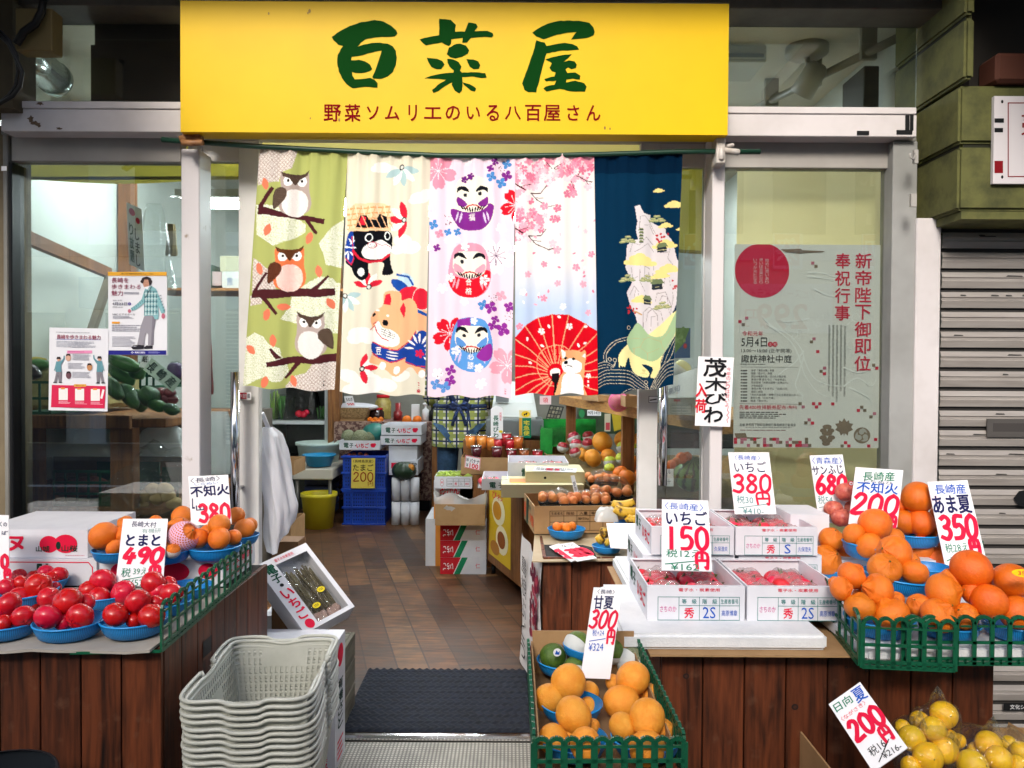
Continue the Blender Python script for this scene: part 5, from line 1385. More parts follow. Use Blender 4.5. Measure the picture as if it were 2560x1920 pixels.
 # --- green lattice fences clipped round the displays
def fence_mb(mb,p0,p1,h,n,m=DKGREEN,t=.004,w=.010,lean=(0,0)):
 p0,p1=Vector(p0),Vector(p1);d=p1-p0;L=d.length;dn=d.normalized();nrm=dn.cross(Vector((0,0,1)))
 up=(Vector((0,0,1))+Vector((lean[0],lean[1],0))).normalized()
 def pt(s,v,o=0):return p0+d*s+up*(h*v)+nrm*o
 mb.bar(pt(0,.02),pt(1,.02),t,.008,m);mb.bar(pt(0,.12),pt(1,.12),t,.007,m);mb.bar(pt(0,.46),pt(1,.46),t,.006,m)
 for i in range(n+1):mb.bar(pt(i/n,0),pt(i/n,.9),w,t,m,up=nrm)
 for i in range(n):
  a=i/n;s_=1/n
  mb.bar(pt(a+s_*.5,.02),pt(a+s_*.5,.12),w*.5,t,m,up=nrm)
  pts=[pt(a+s_*f,v)for f,v in((0,.84),(.12,.95),(.3,.985),(.38,1.0),(.62,1.0),(.7,.985),(.88,.95),(1,.84))]
  for x,y in zip(pts[:-1],pts[1:]):mb.bar(x,y,t*1.4,.007,m)
  mb.bar(pt(a+.02,.80),pt(a+s_-.02,.80),t,.004,m)
def counter(name,label,X0,X1,Y0,Y1,z0,z1,pitch,right_face=True,left_face=True):
 """plank-clad display counter"""
 t=thing(name,label,'counter',((X0+X1)/2,(Y0+Y1)/2,z0))
 cx,cy=(X0+X1)/2,(Y0+Y1)/2;h=z1-z0
 mb=MB();n=max(1,round((X1-X0)/pitch));s=(X1-X0)/n
 for i in range(n):mb.box(X0-cx+i*s+.0017,X0-cx+(i+1)*s-.0017,Y0-cy,Y0-cy+.012,0,h,BOARD)
 mb.build('front_boards',t,bevel=.0012)
 n=max(1,round((Y1-Y0)/pitch));s=(Y1-Y0-.013)/n
 for fx in([X1-cx-.012]if right_face else[])+([X0-cx]if left_face else[]):
  mb=MB()
  for i in range(n):mb.box(fx,fx+.012,Y0-cy+.013+i*s+.001,Y0-cy+.013+(i+1)*s-.001,0,h,BOARD)
  mb.build('side_boards',t,bevel=.0012)
 mb=MB();mb.box(X0-cx+.013,X1-cx-.013,Y0-cy+.013,Y1-cy,.0,h-.003,M('counter_core','#120a06',.9));mb.build('core',t)
 return t
 # ================================================================== LEFT STALL
ZT=.66
lc=counter('display_counter','dark plank display counter under the tomatoes at the left',-2.1,-.765,1.70,2.44,-.035,ZT-.004,.092,left_face=False)
mb=MB();cen=lc.location
p=P(zL,1205,918,2.03)
fr=Fr((-.7648-cen.x,1.925-cen.y,p.z+.02-cen.z),(0,.055,0),(0,0,-.048),(1,0,0))
mb.rect(fr,0,0,1,1,BLACK,.0012);mb.rect(fr,.0,.85,1,1,M('slot_edge','#6b4530',.6),.0015);mb.build('finger_slot',lc)
mb=MB()
n=26;vs=[];fs=[]
BRDTOP=M('grey_board_sheet','#aaa49a',.75,'#99938a',ns=6)
xs=[-2.1+(1.325)*i/n for i in range(n+1)]
front=lambda x:1.665+.006*math.sin(x*19)+.004*math.sin(x*47)
for x in xs:vs+=[(x,front(x),ZT+.002+.003*math.sin(x*23)),(x,2.15,ZT+.001),(x,front(x),ZT-.004+.003*math.sin(x*23)),(x,2.15,ZT-.0025)]
for i in range(n):a=4*i;fs+=[(a,a+4,a+5,a+1),(a+2,a+3,a+7,a+6),(a,a+2,a+6,a+4),(a+1,a+5,a+7,a+3)]
fs+=[(0,1,3,2),(4*n,4*n+2,4*n+3,4*n+1)]
mb.add(vs,fs,BRDTOP);mb.build('board_sheet',label='grey cardboard sheet laid on the left counter under the tomato bowls',cat='board')
mb=MB()
fence_mb(mb,(-.758,1.685,ZT-.006),(-.775,2.31,ZT-.006),.105,14)
mb.bar((-.758,1.68,ZT-.004),(-.95,1.672,ZT-.006),.004,.006,DKGREEN)
mb.build('lattice_fence',label='green plastic lattice fence along the side of the left counter',cat='fence')
# cartons
carton('fruit_carton','white carton with upside-down green lettering under the larger white box',-1.9,-1.158,2.17,2.42,ZT,ZT+.0745,front=[('l',[(.03,.12),(.97,.12),(.985,.3),(.985,.98)],.035,PINK),('t','有',.80,.5,None,.62,'#123f33',.05,math.pi),('s',[(.36,.5),(.45,.3),(.5,.45),(.56,.28),(.56,.75),(.36,.75)],PINK),('s',[(.58,.35),(.62,.3),(.66,.7),(.58,.6)],PINK)],open_=False)
carton('fruit_carton','long low white carton with pink print on its side under the orange bowls',-1.15,-.805,2.17,2.44,ZT,ZT+.0745,front=[('o',.2,.45,.11,.35,PINK),('o',.62,.45,.11,.35,PINK),('o',.88,.42,.08,.3,PINK)],right=[('t','日本農協',.5,.35,.8,.34,PINK,.02),('t','みかん',.45,.72,.6,.3,PINK,.02)],open_=False)
carton('fruit_carton','big white carton printed with two red fruits at the left edge',W(-60,1370,2.18).x,W(219,1370,2.18).x,2.18,2.46,ZT+.0755,ZT+.155,front=[('t','ヌ',.36,.5,.13,.48,PINK,.06),('o',.655,.52,.085,.30,PINK),('o',.805,.50,.105,.33,PINK),('o',.74,.56,.022,.14,'#14322a'),('t','山城',.6,.68,.12,.2,'#14322a',.03),('t','山桜',.84,.66,.14,.22,'#14322a',.03),('k',.8,.9,.98,.96,1,'#c99aa5')],open_=False)
ZB=ZT+.0755
# tomato bowls, front row on the board
WH={}
Ya=bowl('blue bowl of tomatoes cut by the left edge of the front row',zL,-130,212,956,ZT+.003)
Yb_=bowl('blue bowl of tomatoes in the front row between two others',zL,203,580,963,ZT+.003)
Yc_=bowl('blue bowl of tomatoes in the front row beside the green fence',zL,573,942,947,ZT+.003)
Yd=bowl('blue bowl of tomatoes behind the front row at the left edge',zL,-90,310,800,ZT+.003)
Ye=bowl('blue bowl of tomatoes behind the middle of the front row',zL,440,740,780,ZT+.003)
Yf=bowl('blue bowl of tomatoes in the second row pressed against the green fence',zL,775,1075,820,ZT+.003)
Yg=bowl('empty blue bowl at the back of the left counter by the fence',zL,930,1186,720,ZT+.003)
Yh=bowl('blue bowl of tomatoes at the back in front of the pink lined carton',zL,130,372,680,ZT+.003)
G='tomatoes in the blue bowls'
heap('tomato','tomato',F_TOM,'shiny red tomato','bowl at the left edge',zL,[(50,740,70,2),(132,812,66,-2),(20,850,52,-4),(-40,800,66,0),(75,845,45,1)],Ya,G)
heap('tomato','tomato',F_TOM,'shiny red tomato','bowl second from the fence',zL,[(378,724,80,1),(267,812,74,-3),(449,810,76,-3),(482,735,52,4),(355,840,52,-1)],Yb_,G)
heap('tomato','tomato',F_TOM,'shiny red tomato','front bowl beside the fence',zL,[(772,729,74,1),(648,799,71,-3),(850,806,73,-3),(748,836,46,-1),(873,735,46,4)],Yc_,G)
heap('tomato','tomato',F_TOM,'shiny red tomato','second bowl from the left edge',zL,[(215,638,73,0),(275,706,64,-3),(108,702,60,-2),(42,645,52,2),(118,625,48,4),(185,735,50,-3),(310,650,34,4)],Yd,G)
heap('tomato','tomato',F_TOM,'shiny red tomato','bowl behind the price card',zL,[(577,613,73,2),(495,658,54,0),(550,710,66,-3),(690,674,69,-2),(640,730,50,0),(480,720,46,-3)],Ye,G)
heap('tomato','tomato',F_TOM,'shiny red tomato','second row bowl by the fence',zL,[(862,624,73,1),(960,686,67,-2),(950,626,44,4),(885,668,50,0),(840,700,46,-1)],Yf,G)
heap('tomato','tomato',F_TOM,'shiny red tomato','back left bowl',zL,[(330,577,49,0),(255,568,47,2),(105,585,44,2),(195,590,46,1),(292,602,46,-2),(245,610,46,-2)],Yh,G)
# citrus bowls on the cartons
Yo1=bowl('blue bowl of wrinkled oranges beside the big white carton',zL,525,800,518,ZB)
Yo2=bowl('blue bowl of oranges and netted fruit behind the tomato price card',zL,785,1066,525,ZB)
Yo3=bowl('blue bowl of five oranges under the 380 yen card',zL,1054,1348,506,ZB)
Yo4=bowl('blue bowl of oranges at the back end of the green fence',zL,1230,1450,420,ZB)
G='wrinkled oranges in the left bowls'
heap('orange','orange',F_SHI,'wrinkled orange','bowl beside the big carton',zL,[(582,360,80,0),(702,292,48,5),(642,425,48,-3),(690,350,52,2)],Yo1,G,rt=1.0)
heap('orange','orange',F_SHI,'wrinkled orange','bowl behind the tomato card',zL,[(1005,312,66,5),(962,310,40,4),(870,285,44,5),(960,425,45,-2),(895,400,50,2)],Yo2,G)
heap('orange','orange',F_ORA,'smooth orange','bowl under the 380 card',zL,[(1228,296,62,0),(1112,372,58,-2),(1228,372,64,-3),(1308,366,46,2),(1160,338,44,4)],Yo3,'smooth oranges in the left bowl')
heap('orange','orange',F_ORA,'deep orange fruit','bowl at the end of the fence',zL,[(1370,318,60,-1),(1402,296,42,3),(1322,246,50,4),(1018,246,57,8)],Yo4,'deep oranges by the fence end')
# netted fruit
def foam_mat(name,c):
 if name in MC:return MC[name]
 m=bpy.data.materials.new(name);m.use_nodes=True
 nt=m.node_tree;N=nt.nodes;L=nt.links;b=N['Principled BSDF']
 b.inputs['Base Color'].default_value=lin(c)+(1,);b.inputs['Roughness'].default_value=.8
 tc=N.new('ShaderNodeTexCoord');sx=N.new('ShaderNodeSeparateXYZ');L.new(tc.outputs['Object'],sx.inputs[0])
 at=N.new('ShaderNodeMath');at.operation='ARCTAN2';L.new(sx.outputs[1],at.inputs[0]);L.new(sx.outputs[0],at.inputs[1])
 def sn(k,s):
  a=N.new('ShaderNodeMath');a.operation='MULTIPLY';a.inputs[1].default_value=10;L.new(at.outputs[0],a.inputs[0])
  bb=N.new('ShaderNodeMath');bb.operation='MULTIPLY_ADD';bb.inputs[1].default_value=k*17;L.new(sx.outputs[2],bb.inputs[0]);L.new(a.outputs[0],bb.inputs[2])
  s_=N.new('ShaderNodeMath');s_.operation='SINE';L.new(bb.outputs[0],s_.inputs[0])
  ab=N.new('ShaderNodeMath');ab.operation='ABSOLUTE';L.new(s_.outputs[0],ab.inputs[0]);return ab.outputs[0]
 mn=N.new('ShaderNodeMath');mn.operation='MINIMUM';L.new(sn(1,0),mn.inputs[0]);L.new(sn(-1,0),mn.inputs[1])
 g=N.new('ShaderNodeMath');g.operation='GREATER_THAN';g.inputs[1].default_value=.62;L.new(mn.outputs[0],g.inputs[0])
 t=N.new('ShaderNodeBsdfTransparent');ms=N.new('ShaderNodeMixShader');L.new(g.outputs[0],ms.inputs[0]);L.new(b.outputs[0],ms.inputs[1]);L.new(t.outputs[0],ms.inputs[2])
 L.new(ms.outputs[0],N['Material Output'].inputs[0])
 MC[name]=m;return m
WFOAM=foam_mat('white_foam_net','#dfe3df');PFOAM=foam_mat('pink_foam_net','#f0b9cf')
def net_mesh(m,cut):
 mb=MB();prof=[]
 for j in range(13):
  t=math.pi*(1-j/12*cut)
  prof.append((math.sin(t)*1.06,math.cos(t)*1.06))
 mb.lathe(prof,m,40)
 return mb.mesh('foam_net')
NETW,NETP=net_mesh(WFOAM,.62),net_mesh(PFOAM,.8)
NETC=net_mesh(M('white_foam','#dfe3df',.85,bump=.6,bs=60),.5)
def netted(label,z,x,y,r,Y,protos,net,cat,group=None,tilt=(0,0),nscale=1.0):
 p=P(z,x,y,Y);rad=r/z[2]/F*Y
 t=thing('netted_'+cat.replace(' ','_'),label,cat,p,rng.uniform(0,6),group)
 t.rotation_euler=(tilt[0],tilt[1],rng.uniform(0,1))
 put('fruit',protos[0],t,scale=rad,rot=(0,0,1));put('foam_net',net,t,scale=rad*nscale)
 return t
netted('fruit in a pink foam net leaning under the 380 yen card',zL,1028,362,82,Yo2+.0,F_SHI,NETP,'orange',tilt=(.9,.6))
netted('orange in a white foam net low in the bowl behind the tomato card',zL,968,440,42,Yo2-.05,F_SHI,NETW,'orange',tilt=(.4,.3))
# cards
card('380 yen price card for oranges standing at the left door post',zL,(1055,25),(1277,15),(1072,300),Yo3+.10,Yo3+.06,[('t','〈長崎〉',.42,.08,.75,.10,NAVY,0.0),('t','しらぬい',.45,.165,.6,.05,'#3b6fb0',0),('t','不知火',.52,.31,.96,.22,NAVY,.035),('t','L',.09,.56,.06,.2,NAVY,.03),('t','山',.25,.64,.2,.14,NAVY,.03)]+num('380',.18,.58,1.0,.95,.052,PINK))
card('490 yen price card for tomatoes standing among the bowls',zL,(690,262),(940,262),(645,640),Ye+.16,Ye+.02,[('t','長崎大村',.48,.09,.55,.09,NAVY,.005),('t','有機研',.66,.19,.42,.07,'#8aa8a4',0),('t','とまと',.50,.335,.74,.17,NAVY,.04),('t','税',.2,.81,.2,.13,GREENI,0),('t','39え',.5,.79,.3,.1,GREENI,0),('l',[(.14,.92),(.65,.86)],.01,GREENI),('t','¥529-',.52,.95,.5,.09,GREENI,0)]+num('490',.10,.45,.98,.68,.046,PINK,.08)+num('円',.68,.72,.94,.9,.035,PINK))
card('white price card half out of view at the left edge',zL,(-160,236),(48,242),(-160,610),Yd+.10,Yd+.06,[('t','くの',.86,.14,.2,.07,NAVY,.02),('t','ば゜',.9,.27,.16,.06,NAVY,.02)]+num('0',.78,.6,1.0,.8,.04,PINK)+num('円',.86,.82,1.06,.97,.03,PINK))
# ================================================================== BASKETS, DOORWAY CARTONS
GREYP=M('grey_basket_plastic','#b6b8af',.45,'#a6a89e',ns=8)
def basket_parts():
 """one shopping basket: slotted body, rolled rim, two folded handles; base at z = 0"""
 H=.235;tw,tl,bw,bl=.148,.218,.115,.180
 body=MB();th=.0022
 def wall(A,B,C,D,nc,nr,nrm,plain=()):
 # A,B bottom corners, D,C top corners; rows counted from the top
  A,B,C,D=map(Vector,(A,B,C,D));n=Vector(nrm)*th
  pt=lambda u,v:(A*(1-u)+B*u)*(1-v)+(D*(1-u)+C*u)*v
  mu,mv=.02,.10
  def quad(u0,u1,v0,v1):
   q4=[pt(u0,v0),pt(u1,v0),pt(u1,v1),pt(u0,v1)]
   body.add(q4+[p+n for p in q4],[(0,1,2,3),(7,6,5,4),(0,4,5,1),(1,5,6,2),(2,6,7,3),(3,7,4,0)],GREYP)
  quad(0,1,0,mv*.5);quad(0,1,1-mv,1)
  v0,v1=mv*.5,1-mv
  rows=[v0+(v1-v0)*i/nr for i in range(nr+1)]
  g=.28
  for r in range(nr):
   a,b=rows[r],rows[r+1];quad(0,1,a,a+(b-a)*g)
  cols=[mu+(1-2*mu)*i/nc for i in range(nc+1)]
  for r in range(nr):
   a,b=rows[r]+(rows[r+1]-rows[r])*g,rows[r+1]
   quad(0,mu,a,b)
   c=0
   while c<nc:
    if any(x0<=c<=x1 and y0<=(nr-1-r)<=y1 for x0,x1,y0,y1 in plain):
     quad(cols[c],cols[c+1],a,b)
    else:
     quad(cols[c]+(cols[c+1]-cols[c])*.5,cols[c+1],a,b)
    c+=1
   quad(1-mu,1,a,b)
 wall((-bw,bl,0),(bw,bl,0),(tw,tl,H),(-tw,tl,H),17,8,(0,1,0),((5,12,0,1),))
 wall((-bw,-bl,0),(bw,-bl,0),(tw,-tl,H),(-tw,-tl,H),17,8,(0,-1,0),((5,12,0,1),))
 wall((-bw,-bl,0),(-bw,bl,0),(-tw,tl,H),(-tw,-tl,H),24,8,(-1,0,0),((9,15,2,5),))
 wall((bw,-bl,0),(bw,bl,0),(tw,tl,H),(tw,-tl,H),24,8,(1,0,0),((9,15,2,5),))
 body.box(-bw,bw,-bl,bl,0,.003,GREYP)
 def loop(ox,oy,z,amp,r=.03,n=18):
  pts=[]
  for cx,cy,a0 in((1,1,0),(-1,1,90),(-1,-1,180),(1,-1,270)):
   for k in range(5):
    a=R(a0+90*k/4);pts.append((cx*(tw+ox-r)+r*math.cos(a),cy*(tl+oy-r)+r*math.sin(a),z))
  out=[]
  K=len(pts)
  for i in range(K):
   a,b=Vector(pts[i]),Vector(pts[(i+1)%K]);L=(b-a).length;m=max(1,int(L/.02))
   for k in range(m):
    f=k/m;p=a.lerp(b,f)
    w=0
    if L>.1:w=amp*(math.exp(-((f-.5)/.16)**2)-.0)
    out.append((p.x,p.y,p.z-w))
  return out
 rim=MB();rim.tube(loop(.002,.002,H+.001,.010),.0056,GREYP,8,closed=True)
 rim.tube(loop(.000,.000,H-.014,.006),.003,GREYP,6,closed=True)
 hand=[]
 for s in(-1,1):
  h=MB();y=s*(tl+.013)
  pts=[(-tw-.012,s*.05,H+.010),(-tw-.013,s*(tl-.03),H+.009),(-tw+.02,y,H+.008),(-.06,y,H+.008),(-.03,y,H-.002),(.03,y,H-.002),(.06,y,H+.008),(tw-.02,y,H+.008),(tw+.013,s*(tl-.03),H+.009),(tw+.012,s*.05,H+.010)]
  h.tube(smooth_open3(pts),.0052,GREYP,8)
  for sx in(-1,1):h.tube([(sx*(tw+.012),s*.05,H+.012),(sx*(tw+.004),s*.048,H-.006)],.007,GREYP,8)
  hand.append(h.mesh('handle'))
 return body.mesh('body'),rim.mesh('rim'),hand
def smooth_open3(pts,n=5):
 out=[];K=len(pts);g=lambda i:Vector(pts[max(0,min(K-1,i))])
 for i in range(K-1):
  p0,p1,p2,p3=g(i-1),g(i),g(i+1),g(i+2)
  for k in range(n):
   t=k/n;out.append(.5*((2*p1)+(p2-p0)*t+(2*p0-5*p1+4*p2-p3)*t*t+(3*p1-p0-3*p2+p3)*t**3))
 return out+[Vector(pts[-1])]
bb,br_,bh=basket_parts()
ORD=['topmost grey shopping basket of the tall nested stack','second grey basket from the top of the nested stack','third grey basket from the top of the nested stack','fourth grey basket from the top of the nested stack','fifth grey basket from the top of the nested stack','sixth grey basket from the top of the nested stack','seventh grey basket from the top of the nested stack','eighth grey basket from the top of the nested stack','ninth grey basket from the top of the nested stack','tenth grey basket from the top of the nested stack','eleventh grey basket from the top of the nested stack','twelfth grey basket from the top of the nested stack','lowest grey basket carrying the whole nested stack']
NBK=12;ptc=.0145
bk0=thing('shopping_basket',ORD[0],'shopping basket',(0,0,0),R(0),'nested grey shopping baskets')
put('body',bb,bk0);put('rim',br_,bk0)
for h in bh:put('handle',h,bk0)
for i in range(NBK):
 o=bk0 if i==0 else dup(bk0,label=ORD[i])
 z=.557-.235*.87-i*ptc
 o.location=(-.580+rng.uniform(-.002,.002)+.0004*i,1.845+rng.uniform(-.003,.003),z);o.rotation_euler=(R(rng.uniform(-.3,.3)),R(rng.uniform(-.3,.3)),R(4.5+rng.uniform(-.5,.5)));o.scale=(.87,)*3
mb=MB();mb.box(-.69,-.47,1.68,2.01,-.034,z-.001,M('stand_grey','#6f716c',.6));mb.build('low_stand',label='grey stand hidden under the nested grey baskets',cat='stand')
# weathered wooden crate, upright carton, tilted carton of dried stalks
t=thing('wooden_crate','weathered grey wooden crate standing just inside the doorway at the left','crate',(-.72,2.76,0))
mb=MB()
for k in range(3):
 for(x0,x1,y0,y1)in((-.135,-.12,-.17,.16),(.12,.135,-.17,.16),(-.119,.119,-.17,-.155),(-.119,.119,.145,.16)):mb.box(x0,x1,y0,y1,.004+k*.094,.092+k*.094,GREYWOOD)
mb.build('boards',t,bevel=.002);mb=MB();mb.box(-.119,.119,-.154,.144,.27,.279,GREYWOOD);mb.build('lid',t)
carton('upright_carton','tall white carton with vertical writing standing beside the grey baskets',W(615,1700,2.47).x,W(845,1700,2.47).x,2.43,2.575,0,.405,open_=False,right=[('o',.5,.14,.28,.09,PINK),('v','有機さと',.5,.32,.72,.5,'#14322a',.03),('k',.2,.8,.8,.97,4,PINK)],front=[('v','日産農協',.86,.72,.98,.12,PINK,.02)],cat='carton')
def tilted_box():
 a,b,c=P(zK,558,305,2.66),P(zK,895,152,2.80),P(zK,890,760,2.56)
 d=P(zK,1185,712,2.70)
 t=thing('tilted_carton','tilted white strawberry carton holding bags of dried stalks in the doorway','carton',a)
 ex=b-a;ey=c-a;n=ey.cross(ex).normalized()
 if n.y>0:n=-n
 fr=Fr((0,0,0),ex,ey,n);mb=MB()
 def slab(u0,v0,u1,v1,d0,d1):
  vs=[fr.pt(u,v,-k)for k in(d0,d1)for v in(v0,v1)for u in(u0,u1)]
  mb.add(vs,[(0,2,3,1),(4,5,7,6),(0,1,5,4),(2,6,7,3),(0,4,6,2),(1,3,7,5)],CARTON)
 D=.08
 slab(0,0,1,1,D-.004,D);slab(0,0,.30,1,0,.003);slab(.92,0,1,1,0,.003);slab(.3,0,.92,.10,0,.003);slab(.3,.95,.92,1,0,.003)
 slab(0,0,.012,1,.003,D);slab(.988,0,1,1,.003,D);slab(0,0,1,.012,.003,D);slab(0,.988,1,1,.003,D)
 DG=ink('#0e4a38')
 def rt(body,u,v,h,m,b=.04):mb.text(fr,body,u,v,h=h,m=m,bold=b)
 rt('電',.17,.13,.12,DG);rt('子',.17,.26,.11,DG);mb.oval(fr,.17,.36,.035,.022,INKK,.001)
 rt('い',.17,.48,.12,PINK);rt('ち',.17,.62,.12,PINK);rt('ご',.17,.77,.13,PINK);mb.oval(fr,.17,.92,.08,.06,PINK,.001)
 mb.text(fr,'電子水炭素使用',.5,.05,w=.36,h=.04,m=PINK,bold=.01)
 mb.build('box',t)
 rr=random.Random(3)
 STALK=M('dried_stalk','#7a6f52',.8,'#5c5238',ns=30)
 for k in range(2):
  mb=MB()
  for i in range(26):
   u=.36+.26*k+rr.random()*.2;dpt=.02+rr.random()*.045
   p0=fr.pt(u+rr.uniform(-.05,.05),.2+rr.random()*.12,-dpt);p1=fr.pt(u+rr.uniform(-.06,.06),.88,-dpt-.01)
   mb.tube([p0,p0.lerp(p1,.5)+n*rr.uniform(-.01,.006),p1],.0035,STALK,5)
  for i in range(14):mb.ball(fr.pt(.36+.26*k+rr.random()*.2,.84+rr.random()*.1,-.03),.012,.012,.012,M('pink_root','#a98a80',.7),6,5)
  mb.oval(fr,.47+.24*k,.76-.15*k,.075,.035,ink('#e6cf2c'),-.006);mb.text(fr,'150',.47+.24*k,.76-.15*k,w=.07,h=.03,m=INKK,k=-.005)
  mb.build('stalk_bundle',t)
  mb=MB();pts=[]
  nx=8
  vs=[]
  for j in range(9):
   for i in range(nx+1):vs.append(fr.pt(.33+.27*k+.26*i/nx,.14+.8*j/8,-.012+.006*math.sin(i*2.1+j)*(1 if 0<i<nx else 0)))
  mb.add(vs,[(j*(nx+1)+i,j*(nx+1)+i+1,(j+1)*(nx+1)+i+1,(j+1)*(nx+1)+i)for j in range(8)for i in range(nx)],FILM,True);mb.build('clear_bag',t)
tilted_box()
carton('fruit_carton','low white carton with a red stamp behind the tilted strawberry carton',W(655,1560,2.95).x,W(740,1560,2.95).x,2.95,3.2,0,.33,open_=False,front=[('r',.55,.2,.85,.3,'#c9a0a6'),('t','15kg',.7,.25,.2,.07,PINK),('g',[.45,.7,.95],[.15,.3,.36],.01,'#9a8f90'),('v','長崎県',.9,.2,.35,.06,PINK)])
mb=MB();mb.box(-.90,-.80,2.92,3.02,0,.62,M('jamb_wood','#6b4a2c',.7));mb.build('wood_post',label='short brown wooden post beside the hanging white bag',cat='post')
# ================================================================== RIGHT STALL
rc=counter('display_counter','dark plank display counter under the oranges and strawberries at the right',.335,1.075,1.72,2.44,-.035,ZT-.006,.0925,right_face=True)
# knots
mb=MB()
cen=rc.location
KN=M('wood_knot','#140804',.6)
for x,y,r in((1715,1690,8),(1987,1767,9),(2167,1676,5),(2115,1668,4)):
 p=W(x,y,1.72);fr=Fr((p.x-cen.x-.02,1.72-cen.y,p.z-cen.z+.02),(.04,0,0),(0,0,-.04),(0,-1,0));mb.oval(fr,.5,.5,r/46,r/52,KN,.0008,11);mb.oval(fr,.5,.5,r/90,r/90,M('knot_core','#3a1a0c',.5),.0014,9)
mb.build('knots',rc)
mb=MB();
mb.box(.30,1.09,1.665,2.42,ZT-.004,ZT+.0,KRAFT);mb.build('board_sheet',label='brown board sheet laid over the right counter',cat='board')
def styro(label,x0,x1,y0,y1,z0,z1,rz=0.0):
 mb=MB();w,d=x1-x0,y1-y0;mb.box(-w/2,w/2,-d/2,d/2,0,z1-z0,STYRO)
 return mb.build('polystyrene_slab',bevel=.007,seg=3,loc=((x0+x1)/2,(y0+y1)/2,z0),rot=(0,0,rz),label=label,cat='slab',group='white polystyrene slabs')
SB=ZT+.036
styro('white polystyrene slab under the strawberry cartons',W(1553,1590,1.69).x,W(2070,1590,1.69).x,1.69,2.09,ZT+.001,SB)
styro('second white polystyrene slab under the upper strawberry cartons',.315,.745,2.095,2.41,ZT+.001,SB)
styro('white polystyrene slab behind the green fence under the oranges',.745,1.32,1.625,2.38,ZT+.001,SB)
# strawberry cartons
TEAL=ink('#2a7f7c')
def berry_items(size,grower,gw=.16):
 return[('t','電子水・炭素使用',.53,.10,.42,.10,PINK,.01),('g',[.11,.325,.535,.74,.945],[.31,.985],.014,TEAL),('l',[(.325,.56),(.945,.56)],.014,TEAL),('t','さちのか',.215,.66,.17,.17,'#c93a8c',.0),('t','等　級',.43,.435,.15,.14,TEAL,.01),('t','階　級',.64,.435,.15,.14,TEAL,.01),('t','生産者番号',.842,.435,.18,.14,TEAL,.005),('t','秀',.43,.775,.10,.30,PINK,.02),('t',size,.635,.765,.055*len(size)+.02,.33,BLUEI,-.01),('t',grower,.842,.775,gw,.17,BLUEI,0)]
SIDE=[('t','電',.15,.35,.13,.4,'#0e4a38',.04),('t','子',.32,.4,.12,.4,'#0e4a38',.04),('t','い',.55,.5,.1,.4,PINK,.05),('t','ち',.7,.5,.11,.42,PINK,.05),('t','ご',.86,.5,.12,.42,PINK,.05)]
SBM=M('strawberry_flesh','#d0122c',.3,'#e2304a',ns=2,rnd=.1,bump=.3,bs=60)
def berry_mesh():
 mb=MB();mb.ball((0,0,0),.82,.82,1.1,SBM,14,12,lambda d:1+.18*d.z)
 mb.lathe([(0,1.28),(.5,1.12),(.75,.95)],CALYX,8,wob=lambda a,j:1+.35*math.cos(4*a)*(j>0));return mb.mesh('strawberry')
BERRY=berry_mesh()
BERRYFILM=clear_film('berry_film',ior=1.4,haze=.20,rough=.15,bump=1.0,bs=40,boost=.6)
def bag_mesh(name,w,d,h,m,seed,nx=14,ny=12):
 rr=random.Random(seed);mb=MB();vs=[]
 ph=[rr.random()*6 for _ in range(4)]
 for j in range(ny+1):
  for i in range(nx+1):
   u,v=i/nx*2-1,j/ny*2-1
   e=max(0,1-abs(u)**3)*max(0,1-abs(v)**3)
   z=h*e**.5*(1+.10*math.sin(5*u+ph[0])*math.cos(4*v+ph[1])+.07*math.sin(9*u+6*v+ph[2]))
   vs.append((u*w/2*(1+.03*math.sin(4*v+ph[3])),v*d/2,z))
 mb.add(vs,[(j*(nx+1)+i,j*(nx+1)+i+1,(j+1)*(nx+1)+i+1,(j+1)*(nx+1)+i)for j in range(ny)for i in range(nx)],m,True)
 return mb
def berry_pack(label,x,y,z,w,d,h,seed,tagred=True):
 t=thing('strawberry_pack',label,'strawberry pack',(x,y,z),0,'wrapped packs of strawberries')
 rr=random.Random(seed);mb=MB();mb.box(-w*.45,w*.45,-d*.45,d*.45,0,.004,WHITE);mb.build('tray',t)
 for i in range(3):
  for j in range(3):
   put('strawberry',BERRY,t,loc=((i-1)*w*.28,(j-1)*d*.28,h*.52),rot=(rr.uniform(1.1,2.2),rr.uniform(-.5,.5),rr.uniform(0,6)),scale=.0235)
 bag_mesh('wrap',w,d,h,BERRYFILM,seed).build('wrap',t)
 if tagred:
  mb=MB();fr=Fr((-w*.25,-d*.40,h*.75),(w*.5,0,0),(0,-.012,-h*.55));mb.shape(fr,[(.2,0),(.8,0),(1,1),(0,1)],REDP,.006);mb.text(fr,'長崎県産',.5,.75,w=.5,h=.25,m=WHITE,k=.007);mb.build('red_tag',t)
 return t
def berry_box(label,X0,X1,Y0,Z0,Z1,size,grower,seed,names,D=.27):
 carton('strawberry_carton',label,X0,X1,Y0,Y0+D,Z0,Z1,front=berry_items(size,grower),left=SIDE,right=SIDE,lip=.012,group='strawberry cartons')
 # folded flaps standing at the back edge and tabs
 w=X1-X0
 for i in range(2):
  for j in range(2):
   berry_pack(names[j*2+i],X0+w*(.27+.46*i),Y0+D*(.26+.47*j),Z0+.005,w*.44,D*.45,.062,seed+i+2*j,tagred=(j==0))
def nm(w):return['wrapped strawberry pack, front left in %s'%w,'wrapped strawberry pack, front right in %s'%w,'wrapped strawberry pack, back left in %s'%w,'wrapped strawberry pack, back right in %s'%w]
X=lambda px,Y:W(px,1500,Y).x
berry_box('lower strawberry carton nearest the doorway marked 2S',X(1618,1.785),X(1862,1.785),1.785,SB,SB+.079,'2S','高原博章',11,nm('lower carton nearest the doorway'))
